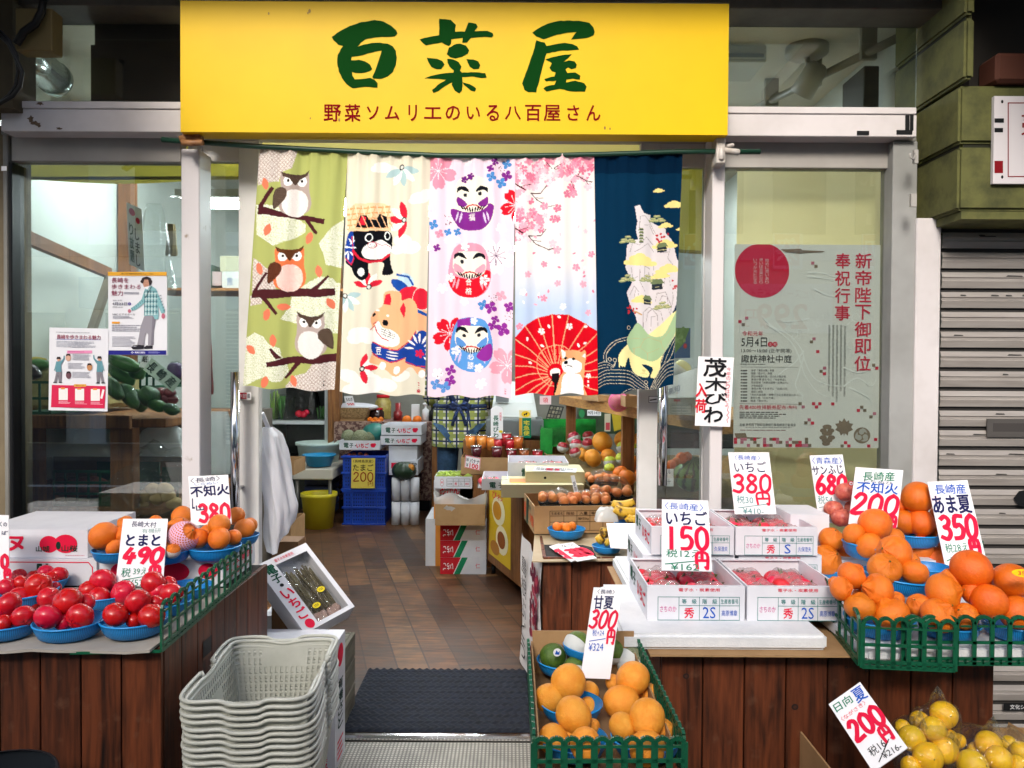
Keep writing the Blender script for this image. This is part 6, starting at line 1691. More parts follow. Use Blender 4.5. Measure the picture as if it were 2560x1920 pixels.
berry_box('lower strawberry carton beside the oranges marked 2S',X(1868,1.785),X(2106,1.785),1.785,SB,SB+.079,'2S','高原博章',21,nm('lower carton beside the oranges'))
carton('strawberry_carton','closed white strawberry carton under the upper left one of the four',X(1600,2.12),X(1826,2.12),2.085,2.36,SB,SB+.081,open_=False,left=SIDE,front=berry_items('S','久保'),group='strawberry cartons')
carton('strawberry_carton','closed white strawberry carton under the upper right one of the four',X(1836,2.12),X(2040,2.12),2.085,2.36,SB,SB+.081,open_=False,left=SIDE,front=berry_items('S','久保'),group='strawberry cartons')
berry_box('upper strawberry carton nearest the doorway behind the 150 yen card',X(1626,2.08),X(1832,2.08),2.075,SB+.083,SB+.158,'2S','久保澄夫',31,nm('upper carton nearest the doorway'))
berry_box('upper strawberry carton marked S under the 380 yen strawberry card',X(1836,2.08),X(2040,2.08),2.075,SB+.083,SB+.158,'S','久保澄夫',41,nm('upper carton under the card'))
card('150 yen price card for strawberries standing in the lower left carton',zC,(1048,112),(1315,118),(1046,520),2.03,1.86,[('t','〈長崎産〉',.47,.105,.82,.105,BLUEI,0.0),('t','いちご',.52,.275,.86,.2,NAVY,.022),('t','税12え',.44,.775,.7,.11,GREENI,.01),('l',[(.07,.92),(.86,.86)],.012,GREENI),('t','¥162',.46,.955,.56,.085,GREENI,.005),('r',.88,.935,.94,.945,GREENI)]+num('150',.04,.40,.98,.73,.036,PINK)+num('円',.66,.76,.96,.97,.028,PINK))
card('380 yen price card for strawberries standing in the upper right carton',z7,(310,1262),(572,1262),(352,1660),2.27,2.22,[('t','〈長崎産〉',.45,.09,.62,.08,BLUEI,0.0),('t','いちご',.50,.24,.78,.17,NAVY,.01),('t','税30',.28,.77,.4,.13,'#4f8f92',-.005),('l',[(.1,.9),(.8,.84)],.01,'#4f8f92'),('t','¥410-',.45,.95,.5,.09,'#4f8f92',-.005)]+num('380',.0,.36,.98,.66,.036,PINK,.06)+num('円',.52,.66,.92,.85,.026,PINK))
# --- heaps of citrus at the right
mb=MB();mb.box(.775,1.16,2.12,2.36,SB+.001,SB+.06,CARTON);mb.build('riser_carton',label='low white carton hidden under the back row of orange bowls',cat='carton')
B1=bowl('blue bowl of wrinkled oranges in the back row beside the strawberry cartons',zD,328,565,652,SB+.001)
B4=bowl('blue bowl of wrinkled oranges in the front row at the corner of the fence',zD,545,908,972,SB+.001)
B5=bowl('blue bowl of wrinkled oranges in the front row behind the fence middle',zD,943,1258,985,SB+.001)
B6=bowl('blue bowl of big summer oranges at the right edge of the front row',zD,1290,1640,992,SB+.001)
B2=bowl('blue bowl of oranges propped in front of the 200 yen card',zD,527,862,566,SB+.075,tilt=(.12,0))
B3=bowl('blue bowl of wrinkled oranges resting on the fruit below',zD,638,996,738,SB+.05,tilt=(.1,0))
B7=bowl('dark blue bowl of deep orange fruit in the back row, upper',zD,760,1050,478,SB+.085)
B8=bowl('dark blue bowl of deep orange fruit in the back row, lower',zD,880,1110,648,SB+.05)
G='wrinkled oranges heaped at the right'
heap('orange','orange',F_SHI,'wrinkled orange','bowl beside the upper strawberries',zD,[(470,426,67,0),(443,540,84,-3),(552,528,44,1),(402,498,38,3),(500,490,46,3)],B1,G)
heap('orange','orange',F_ORA,'smooth orange','bowl below the 200 card',zD,[(705,347,90,0),(592,400,59,-1),(675,463,74,-4),(805,424,60,1),(740,440,55,2)],B2,'smooth oranges heaped at the right')
heap('orange','orange',F_SHI,'wrinkled orange','bowl on top of the fruit',zD,[(808,502,96,1),(757,586,88,-4),(916,606,74,-3),(905,540,44,3)],B3,G)
heap('orange','orange',F_SHI,'wrinkled orange','front bowl at the fence corner',zD,[(580,622,77,2),(522,692,66,-1),(718,702,90,-1),(624,792,83,-4),(790,832,100,-5),(485,660,34,4),(640,730,55,3)],B4,G)
heap('orange','orange',F_SHI,'wrinkled orange','front bowl in the fence middle',zD,[(1072,714,101,0),(940,782,64,0),(1045,838,95,-5),(1185,842,76,-3),(1105,655,72,4),(820,752,44,4)],B5,G)
G='big summer oranges at the right edge'
heap('orange','summer orange',F_DEEP,'big smooth summer orange','right edge bowl',zD,[(1224,590,109,2),(1318,762,96,-3),(1235,715,64,0),(1440,652,100,1),(1478,828,98,-4),(1345,660,46,5),(1400,740,50,1)],B6,G)
mb=MB();p=P(zD,1492,606,B6-.075);fr=Fr(p+Vector((-.024,-.004,.01)),(.05,0,-.004),(0,-.004,-.016),(0,-1,.2));mb.oval(fr,.5,.5,.5,.5,ink('#e6c71c'),.001);mb.text(fr,'350',.5,.5,w=.5,h=.5,m=PINK,k=.002);mb.build('fruit_sticker',label='yellow oval sticker on the summer orange at the right edge',cat='sticker')
G='deep orange fruit in the back row'
heap('orange','orange',F_DEEP,'deep orange fruit','back bowls at the shutter',zD,[(935,202,88,2),(955,337,72,0),(868,335,66,2),(1048,398,66,2),(952,480,72,-2),(1030,536,72,-3),(1110,480,60,2),(1060,300,60,6),(840,240,50,5)],B7+.01,G)
heap('apple','apple',F_PAP,'pinkish red apple','pile between the price cards',zD,[(546,174,54,0),(482,268,52,-1),(526,312,56,-4),(580,260,50,3)],B1+.12,'pinkish apples by the price cards',tilt=.5)
mb=MB();p=P(zD,576,126,B1+.06);fr=Fr(p+Vector((-.008,0,.008)),(.016,0,0),(0,0,-.016),(0,-1,0));mb.oval(fr,.5,.5,.5,.5,REDP,.0005);mb.oval(fr,.5,.5,.33,.33,WHITE,.001);mb.oval(fr,.5,.5,.15,.15,REDP,.0015);mb.build('fruit_sticker',label='small red and white ring sticker on the upper apple',cat='sticker')
mb=MB();mb.box(.79,.90,2.20,2.36,SB+.06,SB+.17,CARTON);mb.build('riser_carton',label='white carton hidden under the apples at the back of the right stall',cat='carton')
card('680 yen price card for apples standing behind the apple pile',z7,(834,1282),(1046,1276),(896,1720),2.34,2.30,[('t','〈青森産〉',.5,.085,.9,.1,BLUEI,0.0),('t','サンふじ',.47,.225,.92,.13,NAVY,.02),('t','税54',.27,.66,.44,.12,'#4f8f92',-.005),('l',[(.06,.77),(.6,.73)],.01,'#4f8f92')]+num('680',.05,.3,1.0,.57,.042,PINK,.08))
card('200 yen price card for wrinkled oranges with green and blue writing',zD,(602,38),(858,55),(563,345),2.16,2.11,[('t','長崎産',.5,.14,.66,.16,GREENI,.015),('t','不知火',.5,.345,.86,.19,BLUEI,.025),('t','しらぬひ',.5,.24,.6,.05,'#1d2052',0),('l',[(.1,.84),(.4,.78)],.012,INKK)]+num('200',.0,.45,1.0,.82,.05,PINK,.06)+num('円',.78,.82,.98,1.0,.04,PINK))
card('350 yen price card for summer oranges in front of the shutter',zD,(988,118),(1203,108),(1092,606),2.18,2.06,[('t','長崎産',.52,.095,.76,.11,BLUEI,.015),('t','あま夏',.47,.27,.92,.2,NAVY,.03),('o',.09,.2,.1,.07,'#e9d7dc'),('t','税28え',.36,.745,.56,.1,GREENI,0),('l',[(.06,.88),(.62,.78)],.01,GREENI),('t','¥378-',.45,.865,.6,.055,GREENI,0)]+num('350',.04,.39,.98,.66,.036,PINK,.05)+num('円',.66,.665,.93,.82,.03,PINK))
# green fences on the right
t=thing('lattice_fence','green plastic lattice fence along the front of the right stall','fence',(0,0,0))
mb=MB();fence_mb(mb,(.7263,1.600,ZT-.000),(.9130,1.592,ZT-.004),.104,6,w=.009);mb.build('panel',t)
mb=MB();fence_mb(mb,(.815,1.609,ZT+.004),(1.22,1.609,ZT+.004),.100,11,w=.009);mb.build('panel',t)
mb=MB();fence_mb(mb,(.722,1.608,ZT+.002),(.765,1.90,ZT+.002),.108,6,w=.011);mb.build('panel',t)
mb=MB();fence_mb(mb,(1.08,2.38,SB),(1.38,2.28,SB),.09,10);mb.build('lattice_fence',label='green plastic lattice fence at the back of the right stall by the shutter',cat='fence')
# ================================================================== FRONT CRATE OF SUMMER ORANGES
S_=.69
CX0,CX1,CY0,CY1,CZ,CB=.056*S_,.408*S_,1.80*S_,2.46*S_,EYE-(EYE-.41)*S_,EYE-(EYE-.30)*S_
t=thing('lattice_crate','green lattice crate of summer oranges standing before the right counter','crate',((CX0+CX1)/2,2.13*S_,0))
sh_=t.location.copy()
def rel(mb):
 mb.v=[(x-sh_.x,y-sh_.y,z-sh_.z)for x,y,z in mb.v];return mb
mb=MB();fence_mb(mb,(CX0,CY0,CB+.01),(CX1,CY0+.005,CB+.01),CZ-CB-.008,10,w=.011);rel(mb).build('front_panel',t)
mb=MB();fence_mb(mb,(CX1,CY0+.01,CB+.01),(CX1-.003,CY1,CB+.01),CZ-CB-.004,18,w=.011);rel(mb).build('side_panel',t)
mb=MB();fence_mb(mb,(CX0,CY1,CB+.01),(CX0,CY0+.006,CB+.01),CZ-CB-.004,18,w=.011);rel(mb).build('side_panel',t)
mb=MB();mb.box(CX0+.006,CX1-.012,CY0+.010,CY1,CB,CB+.006,KRAFTIN)
mb.box(CX0+.006,CX0+.009,CY0+.012,CY1,CB+.006,CZ+.0,KRAFT);mb.box(CX0+.009,CX1-.012,CY1-.004,CY1,CB+.006,CZ+.024,KRAFT);mb.box(CX1-.015,CX1-.012,CY0+.05,CY1-.004,CB+.006,CZ-.015,KRAFT)
rel(mb).build('cardboard_lining',t)
mb=MB();mb.box(CX0+.01,CX1-.01,CY0+.03,CY1-.02,-.034,CB-.001,KRAFT);mb.build('support_carton',label='brown carton hidden under the green crate of summer oranges',cat='carton')
zb=CB+.008
C1=bowl('blue bowl of summer oranges at the front left of the green crate',zC,340,735,1640,zb+S_*.008)
C2=bowl('blue bowl of summer oranges at the front right of the green crate',zC,752,1158,1640,zb+S_*.008)
C3=bowl('blue bowl of summer oranges second from the front in the green crate',zC,345,706,1420,zb+S_*.02)
C4=bowl('blue bowl of green netted pomelos at the back left of the green crate',zC,325,640,1148,zb+S_*.02)
C5=bowl('small blue bowl with one green pomelo standing above the others',zC,466,700,1048,zb+S_*.07,tilt=(.1,.15))
G='summer oranges in the green crate'
heap('summer_orange','summer orange',F_AMA,'large pale summer orange','front left of the crate',zC,[(540,1354,110,2),(425,1494,92,-1),(605,1522,96,-5),(648,1420,46,4),(520,1460,70,2)],C1,G)
heap('summer_orange','summer orange',F_AMA,'large pale summer orange','front right of the crate',zC,[(962,1368,108,1),(820,1420,82,1),(1060,1436,66,2),(964,1545,112,-4),(880,1480,70,4)],C2,G)
heap('summer_orange','summer orange',F_AMA,'large pale summer orange','rear left of the crate',zC,[(511,1164,100,-2),(398,1256,86,-3),(628,1218,58,3),(618,1310,60,0),(500,1270,70,5)],C3+S_*.05,G)
heap('summer_orange','summer orange',F_AMA,'large pale summer orange','rear right of the crate',zC,[(880,1145,104,0),(768,1166,50,5),(816,1280,103,-4),(990,1246,74,1),(900,1240,70,6)],C3+S_*.09,G)
G='pomelos in foam nets'
netted('green pomelo with a sticker in a white net at the back left of the crate',zC,420,1018,76,C4,F_POM,NETC,'pomelo',G,(.5,-.7),1.02)
netted('green pomelo in a white net in the small raised blue bowl',zC,562,950,76,C5+S_*.01,F_POM,NETC,'pomelo',G,(.2,1.0),1.02)
netted('green pomelo peeping out low in the middle of the crate',zC,538,1082,60,C4-S_*.05,F_POM,NETC,'pomelo',G,(-.6,.2),1.02)
netted('dark netted melon at the back right of the crate',zC,880,1050,88,C4+S_*.04,F_MEL,NETC,'melon',None,(.1,1.1),1.02)
netted('white netted pomelo hidden behind the 300 yen card',zC,760,985,70,C4+S_*.05,F_POM,NETC,'pomelo',G,(.2,.1),1.03)
mb=MB();p=P(zC,455,1003,C4-.05);fr=Fr(p+Vector((-.012,0,.012)),(.017,.003,0),(0,0,-.017),(0,-1,0));mb.oval(fr,.5,.5,.5,.5,WHITE,.001);mb.shape(fr,[(.2,.7),(.4,.2),(.6,.5),(.8,.3),(.75,.8)],BLUEI,.002);mb.build('fruit_sticker',label='round white and blue sticker on the netted green pomelo',cat='sticker')
card('300 yen price card for summer oranges standing in the green crate',zC,(655,618),(820,625),(578,1140),2.30*S_,2.22*S_,[('t','〈長崎〉',.45,.045,.6,.05,NAVY,0.0),('t','甘夏',.42,.165,.68,.15,NAVY,.02),('t','税+24',.38,.505,.4,.07,BLUEI,-.005),('l',[(.12,.60),(.65,.565)],.008,BLUEI),('t','¥324',.37,.66,.5,.085,BLUEI,-.005)]+num('300',.02,.25,.98,.46,.022,PINK,.1)+num('円',.68,.47,.98,.62,.018,PINK))
# ================================================================== YELLOW CITRUS AT THE BOTTOM RIGHT
KX0=W(2095,1850,1.52).x
t=thing('kraft_carton','open brown carton of bagged yellow citrus at the bottom right','carton',(KX0+.19,1.62,0))
mb=MB();w=.40
for x0,x1,y0,y1,zz in((-.19,-.186,-.16,.17,.47),(-.186,w,.166,.17,.45),(-.186,w,-.16,-.156,.36),(w-.004,w,-.156,.166,.46)):mb.box(x0,x1,y0,y1,.0,zz,KRAFT)
mb.box(-.186,w-.004,-.156,.166,.25,.256,KRAFTIN)
a=P(zD,1400,1530,1.76)-t.location;b=P(zD,1430,1415,1.80)-t.location;c=P(zD,1560,1490,1.72)-t.location;d=P(zD,1530,1600,1.70)-t.location
mb.add([a,b,c,d,a+Vector((0,.004,0)),b+Vector((0,.004,0)),c+Vector((0,.004,0)),d+Vector((0,.004,0))],[(0,1,2,3),(7,6,5,4),(0,4,5,1),(1,5,6,2),(2,6,7,3),(3,7,4,0)],KRAFT)
mb.build('box',t)
YB=1.58
bags=[('bag behind, upper',[(1076,1372,71,5),(945,1405,52,6),(1020,1452,70,2),(1108,1492,40,4)]),('bag at the left',[(905,1502,72,1),(855,1440,42,4),(992,1602,78,-3),(1076,1562,72,0),(900,1650,56,-3)]),('bag at the right',[(1316,1528,68,3),(1372,1612,72,-1),(1492,1572,56,2),(1232,1645,82,-3),(1152,1512,40,5),(1262,1580,60,5),(1425,1530,45,6),(1480,1650,60,-2)])]
for i,(nm_,l)in enumerate(bags):
 heap('yellow_citrus','yellow citrus',F_YEL,'yellow citrus','clear '+nm_,zD,l,YB,'yellow citrus in clear bags',tilt=1.5)
 # the bag: a wrinkled clear skin round its fruit
 cs=[(P(zD,x,y,YB+o*.01),r/zD[2]/F*YB)for x,y,r,o in l]
 cen=sum((c for c,_ in cs),Vector())/len(cs)
 rr=random.Random(50+i);mb=MB();vs=[];nu,nv=90,50
 for j in range(nv+1):
  for k in range(nu):
   th=math.pi*j/nv;ph=2*math.pi*k/nu
   d_=Vector((math.sin(th)*math.cos(ph),math.sin(th)*math.sin(ph),math.cos(th)))
   ext=max((c-cen).dot(d_)+r for c,r in cs)
   ext+=.002+.0018*math.sin(7*ph+5*th+i)*math.sin(6*th)+.0012*math.sin(19*ph-6*th)
   if j<=6:ext+=.03*(6-j)/6*(1+.2*math.sin(6*ph))
   vs.append(cen+d_*ext)
 mb.add(vs,[(j*nu+k,(j+1)*nu+k,(j+1)*nu+(k+1)%nu,j*nu+(k+1)%nu)for j in range(nv)for k in range(nu)],FILM,True)
 mb.build('clear_bag',label='clear plastic %s round yellow citrus in the brown carton'%nm_,cat='plastic bag',group='clear bags of yellow citrus')
card('200 yen price card for yellow citrus tilted in the brown carton',zD,(455,1315),(625,1195),(695,1680),1.60,1.46,[('t','日向',.32,.105,.5,.12,GREENI,.02),('t','夏',.8,.13,.32,.19,BLUEI,.02),('t','〈ながさき〉',.43,.265,.74,.06,PINK,0.0),('t','税16',.40,.80,.45,.12,INKK,0),('l',[(.25,.95),(.75,.8)],.012,INKK),('t','¥216-',.65,.93,.5,.08,INKK,0)]+num('200',.05,.34,1.0,.62,.042,PINK)+num('円',.62,.63,.92,.82,.03,PINK))
# a dark bucket rim at the bottom left corner
mb=MB();p=P(zL,20,1660,1.45);mb.lathe([(.11,0),(.115,0),(.118,-.01),(.10,-.30),(0,-.30)],M('dark_bucket','#20252b',.4),30,c=(p.x-.03,1.45,p.z-.02));mb.build('dark_bucket',label='rim of a dark bucket cut by the bottom left corner',cat='bucket')
# ================================================================== INSIDE THE SHOP
def rect3(z,x0,y0,x1,y1,Y):
 return px_rect(z,x0,y0,x1,y1,Y)
 # --- display table at the right of the doorway
TX0,TX1,TY0,TY1,TZ=.115,.64,2.80,3.36,.60
ct=counter('plank_table','dark plank table with bowls just inside the doorway at the right',TX0,TX1,TY0,TY1,0,TZ-.004,.115)
mb=MB();mb.add([(TX0-.04,TY0-.03,TZ-.012),(TX1,TY0-.03,TZ),(TX1,TY1,TZ),(TX0-.01,TY1,TZ),(TX0-.04,TY0-.03,TZ-.016),(TX1,TY0-.03,TZ-.004),(TX1,TY1,TZ-.004),(TX0-.01,TY1,TZ-.004)],[(0,1,2,3),(7,6,5,4),(0,4,5,1),(1,5,6,2),(2,6,7,3),(3,7,4,0)],M('tan_sheet','#a8967c',.7,'#998667',ns=7));mb.build('board_sheet',label='tan sheet covering the plank table inside the doorway',cat='board')
# grape banner hanging on its side
mb=MB();a,b,c=P(zC,262,310,2.80),P(zC,372,430,2.72),P(zC,250,900,2.80)
a,b,c=Vector((.046,3.25,.59)),Vector((TX0-.004,2.775,.575)),Vector((.042,3.25,.06))
fr=Fr(a,b-a,c-a);fr.n=fr.n if fr.n.x<0 else-fr.n
n=14;vs=[]
for j in range(n+1):
 for i in range(n+1):vs.append(fr.pt(i/n,j/n,.006*math.sin(i*.9+j*.5)))
mb.add(vs,[(j*(n+1)+i,j*(n+1)+i+1,(j+1)*(n+1)+i+1,(j+1)*(n+1)+i)for j in range(n)for i in range(n)],M('banner_paper','#d9d5d6',.5),True)
rr=random.Random(9)
for i in range(60):
 u,v=.62+rr.random()*.34,.08+rr.random()*.78;mb.oval(fr,u,v,.05,.032,[ink('#7a1f36'),ink('#a03a4c'),ink('#5a1530')][i%3],.009+i*.00005,12)
mb.vtext(fr,'島根ぶどう',.25,.12,.92,.26,INKK,.009)
mb.build('grape_banner',label='white banner with grapes and vertical writing hanging on the plank table side',cat='banner')
bowl('blue bowl with orange fruit on the plank table before the brown carton',zC,388,607,346,TZ+.001)
heap('orange','orange',F_ORA,'small orange','bowl on the plank table',zC,[(445,270,29,0),(500,275,30,-1),(530,268,28,2),(478,268,24,3)],3.07,'small oranges on the plank table')
bowl('blue bowl of spotted bananas at the edge of the plank table',zC,644,815,430,TZ+.001)
bowl('blue bowl of bananas behind the strawberry cartons',zC,770,950,300,TZ+.06)
bowl('blue bowl under the tilted white board by the strawberries',zC,880,1010,318,TZ+.05)
BAN=M('spotted_banana','#c9a02a',.5,'#4a3312',ns=30,lo=.52,hi=.62)
def banana(label,z,x0,y0,x1,y1,Y,r,sag=.012):
 a,b=P(z,x0,y0,Y),P(z,x1,y1,Y);mb=MB();pts=[];rs=[]
 for i in range(9):
  f=i/8;p=a.lerp(b,f);p.z-=sag*4*f*(1-f)-sag;pts.append(p);rs.append(r*(.35+.65*math.sin(math.pi*min(1,max(0,.12+f*.78)))**.5))
 mb.tube(pts,rs,BAN,7);mb.build('banana',label=label,cat='banana',group='spotted bananas')
banana('spotted banana uppermost behind the strawberry cartons',zC,762,152,888,140,3.02,.019);banana('long spotted banana second from the top behind the strawberries',zC,775,182,905,195,2.98,.021);banana('short spotted banana lowest behind the strawberries',zC,846,232,912,232,2.95,.019)
banana('spotted banana standing upright in the small blue bowl',zC,716,275,716,330,2.93,.019,0);banana('spotted banana lying left in the small blue bowl',zC,676,322,706,360,2.91,.017,0);banana('spotted banana end at the front of the small blue bowl',zC,720,352,745,366,2.88,.016,0)
def slabcard(label,pts,Y,items,z=zC):
 a,b,c=[Pz(z,x,y,TZ+Y)for x,y in pts];fr=Fr(a,b-a,c-a,(0,0,1));mb=MB();mb.rect(fr,0,0,1,1,CARDM,.0);mb.rect(fr,0,0,1,1,CARDM,-.002);draw(mb,fr,items);mb.build('price_card',label=label,cat='price card')
slabcard('price card with pink numerals lying flat under another card on the plank table',((398,382),(455,366),(525,470)),.004,num('30',.3,.35,.95,.85,.16,PINK))
slabcard('upper price card lying flat on the plank table before the blue bowl',((428,374),(535,358),(560,468)),.008,num('300',.2,.38,1.0,.8,.1,PINK)+[('t','なつ',.5,.15,.6,.14,INKK,0)])
a,b,c=P(zC,728,248,2.86),P(zC,905,250,2.84),P(zC,752,385,2.72);d=P(zC,970,400,2.70);mb=MB();mb.add([a,b,d,c,a-Vector((0,0,.004)),b-Vector((0,0,.004)),d-Vector((0,0,.004)),c-Vector((0,0,.004))],[(3,2,1,0),(4,5,6,7),(0,1,5,4),(1,2,6,5),(2,3,7,6),(3,0,4,7)],WHITE);mb.build('white_board',label='thin white board tilted between the bananas and the strawberry cartons',cat='board')
# --- brown loquat carton and trays
K0,K1,K2=Pz(zB,640,1600,TZ),Pz(zB,1385,1575,TZ),None
RZ=math.atan2(-.02,.33)
cx,wK,dK,hK=(K0.x+K1.x)/2,(K1.x-K0.x),.34,.115
SMK=ink('#3b2a1c');ORK=ink('#c8502a')
carton('kraft_carton','open brown loquat carton with a printed table on the plank table',cx-wK/2,cx+wK/2,K0.y,K0.y+dK,TZ+.002,TZ+hK,KRAFT,rz=R(6),inside=KRAFTIN,front=[('g',[.19,.36,.52,.68,.84],[.18,.36,.58,.9],.018,SMK),('t','生産者名',.275,.27,.14,.11,SMK),('t','階級',.44,.27,.1,.11,SMK),('t','入量',.60,.27,.1,.11,SMK),('t','等個割',.76,.27,.13,.11,SMK),('t','階付5kg',.60,.47,.13,.11,SMK)],left=[('t','茂木',.68,.6,.2,.3,ORK,.03),('t','びわ',.86,.62,.2,.42,ORK,.05),('t','長崎',.62,.25,.2,.16,'#3c4a22',.02),('o',.12,.55,.1,.3,ORK),('s',[(.3,.0),(.5,.0),(.42,1),(.24,1)],'#1f3a2c')])
def loquats(label,where,z,x0,y0,x1,y1,Y,n,seed):
 X0,X1,Z0,Z1=rect3(z,x0,y0,x1,y1,Y);w=X1-X0;h=Z1-Z0
 t=thing('loquat_tray',label,'fruit tray',((X0+X1)/2,Y,Z0),rng.uniform(-.1,.1),'wrapped trays of loquats')
 mb=MB();d=w*.62
 mb.add([(-w/2,-d/2,.02),(w/2,-d/2,.02),(w/2,d/2,.02),(-w/2,d/2,.02),(-w*.44,-d*.42,0),(w*.44,-d*.42,0),(w*.44,d*.42,0),(-w*.44,d*.42,0)],[(4,7,6,5),(0,4,5,1),(1,5,6,2),(2,6,7,3),(3,7,4,0)],BLACK);mb.build('tray',t)
 rr=random.Random(seed)
 for i in range(n):
  u,v=(i%4)/3-.5,(i//4)/max(1,(n-1)//4)-.5
  put('loquat',F_LOQ[0],t,loc=(u*w*.74+rr.uniform(-.006,.006),v*d*.62,.028+rr.random()*.016),rot=(rr.uniform(.6,2.3),rr.uniform(-.7,.7),rr.uniform(0,6)),scale=rr.uniform(.0165,.021))
 bm=bag_mesh('wrap',w*1.0,d,h*.9,FILM,seed);bm.v=[(x,y,zz+.012)for x,y,zz in bm.v];bm.build('wrap',t)
loquats('black tray of wrapped loquats at the left on the brown carton','',zB,720,1205,1075,1350,3.30,12,1)
loquats('black tray of wrapped loquats in the middle on the brown carton','',zB,1030,1205,1385,1350,3.32,12,2)
loquats('black tray of wrapped loquats highest at the right of the brown carton','',zB,1200,1080,1585,1285,3.42,16,3)
loquats('wrapped loquat tray farthest back below the pale orange fruit','',zB,1165,1030,1450,1150,3.75,12,4)
mb=MB();X0,X1,Z0,Z1=rect3(zB,1200,1170,1600,1290,3.62);mb.box(X0,X1,3.40,3.9,TZ-.3,Z0,KRAFT);mb.build('kraft_carton',label='brown carton hidden under the far loquat trays',cat='carton')
card('white paper tag standing among the loquat trays',zB,(1018,1065),(1055,1060),(1060,1250),3.36,3.30,[('v','びわ',.5,.3,.8,.6,INKK)])
bm=bag_mesh('plastic_scrap',.09,.07,.05,HAZEFILM,6);p=P(zB,1350,1430,3.0);bm.v=[(x+p.x,y+p.y,z+p.z-.02)for x,y,z in bm.v];bm.build('plastic_scrap',label='crumpled clear plastic wrap beside the bananas',cat='plastic wrap')
# --- sloped fruit display along the right wall
STRAW=M('woven_straw','#8a7445',.8,'#5d4a26',ns=60,stretch=(1,4,1),bump=.8,bs=90)
def sl(x,y):
 return .62+(y-3.6)*.1
mb=MB();e0,e1=P(zB,1570,1110,3.65),P(zB,790,810,4.95)
pts=[(e0.x-.02,3.6,.60),(1.45,3.6,.60),(1.45,5.0,.73),(e1.x,5.0,.73)]
mb.add([Vector(p)for p in pts]+[Vector(p)-Vector((0,0,.05))for p in pts],[(0,1,2,3),(7,6,5,4),(0,4,5,1),(3,0,4,7)[::-1],(1,5,6,2),(2,6,7,3)],STRAW)
for k in range(30):
 f=k/30;a=Vector(pts[0]).lerp(Vector(pts[3]),f);b=Vector(pts[0]).lerp(Vector(pts[3]),min(1,f+.12));o=Vector((rr.uniform(-.02,.01),0,rr.uniform(-.01,.02)));mb.tube([a+o,b+o*.3],.006,STRAW,5)
mb.build('straw_mat',label='woven straw display mat sloping up along the fruit at the right wall',cat='mat')
mb=MB();mb.box(.42,1.44,3.62,4.9,0,.54,BOARD);mb.build('display_stand',label='dark wooden base under the sloping fruit display',cat='base')
heap('pomelo','pomelo',F_AMA,'large yellow pomelo','straw display',zB,[(1312,755,97,20),(1500,740,84,30),(1645,735,66,30),(1146,872,66,30),(1226,903,84,5),(1368,886,76,15)],4.35,'yellow pomelos on the straw display')
heap('orange','orange',F_ORA,'large orange','straw display by the door',zB,[(1600,955,74,20),(1478,1043,72,5),(1540,1085,80,-10),(1640,1060,60,10)],3.9,'oranges on the straw display')
for i,(x,y,r,Y,pr,w)in enumerate(((1500,800,62,4.5,F_GAP,'green apple in a foam net, upper left of the four'),(1602,818,62,4.4,F_GAP,'green apple in a foam net, upper right of the four'),(1492,905,66,4.15,F_GAP,'green apple in a foam net, lower right of the four'),(1382,935,62,4.15,F_GAP,'green apple in a foam net, lower left of the four'),(1378,1000,56,4.0,F_GAP,'small green apple in a foam net nearest the loquats'),(1048,712,62,4.9,F_RAP,'dark red apple in a foam net beside the green film box'),(1182,700,58,4.9,F_RAP,'dark red apple in a foam net highest of the red ones'),(1072,775,62,4.7,F_RAP,'dark red apple in a foam net in the middle of the red ones'),(1178,768,58,4.6,F_RAP,'paler red apple in a foam net beside the big pomelo'),(948,800,55,4.8,F_RAP,'red apple in a foam net farthest left'),(1060,850,55,4.55,F_RAP,'red apple in a foam net lowest of the red ones'))):
 netted(w,zB,x,y,r*.9,Y,pr,NETC,'apple',['green apples in foam nets','red apples in foam nets'][i>4],(rng.uniform(-.3,.3),rng.uniform(-.3,.3)),1.06)
 # green film lined box
mb=MB();GF=M('green_film','#1f8a35',.25,'#0f5a22',ns=8,bump=.5,bs=20);X0,X1,Z0,Z1=rect3(zB,752,625,1015,800,5.1)
mb.box(X0,X1,5.1,5.11,Z0,Z1,GF);mb.box(X0,X0+.01,5.112,5.4,Z0,Z1,GF);mb.box(X0,X1+.2,5.402,5.41,Z0,Z1+.04,GF);mb.box(X0+.01,X1,5.112,5.4,Z0,Z0+.06,GF);mb.box(X0-.01,X0+.07,5.06,5.098,Z0-.06,Z0+.12,GF);mb.build('green_box',label='box lined with bright green film behind the red apples',cat='box')
# --- long shelf at the right with cartons and pears
sa,sb=W(1398,1000,5.1),W(1800,1068,2.86)
t=MB();dv=(sb-sa);off=Vector((.5,.12,0))
q8=[sa,sb,sb+off,sa+off]
t.add([p+Vector((0,0,.026))for p in q8]+[p-Vector((0,0,.026))for p in q8],[(0,1,2,3),(7,6,5,4),(0,4,5,1),(1,5,6,2),(2,6,7,3),(3,7,4,0)],WOODY)
t.build('long_shelf',label='long wooden plank shelf running into the shop at the right',cat='shelf')
for f,w in((.03,'far'),(.5,'near')):p=sa.lerp(sb,f);mb=MB();mb.box(p.x+.03,p.x+.09,p.y,p.y+.06,0,p.z-.027,WOODZ);mb.build('shelf_post',label='brown post holding up the %s end of the long plank shelf'%w,cat='post')
def on_shelf(name,label,z,x0,y0,x1,y1,Y,D,m,items=(),left=(),open_=True,rz=0.0):
 X0,X1,Z0,Z1=rect3(z,x0,y0,x1,y1,Y);carton(name,label,X0,X1,Y,Y+D,sa.z+.027,Z1,m,front=items,left=left,open_=open_,rz=rz)
GRYB=M('pale_grey_carton','#aeaba4',.6)
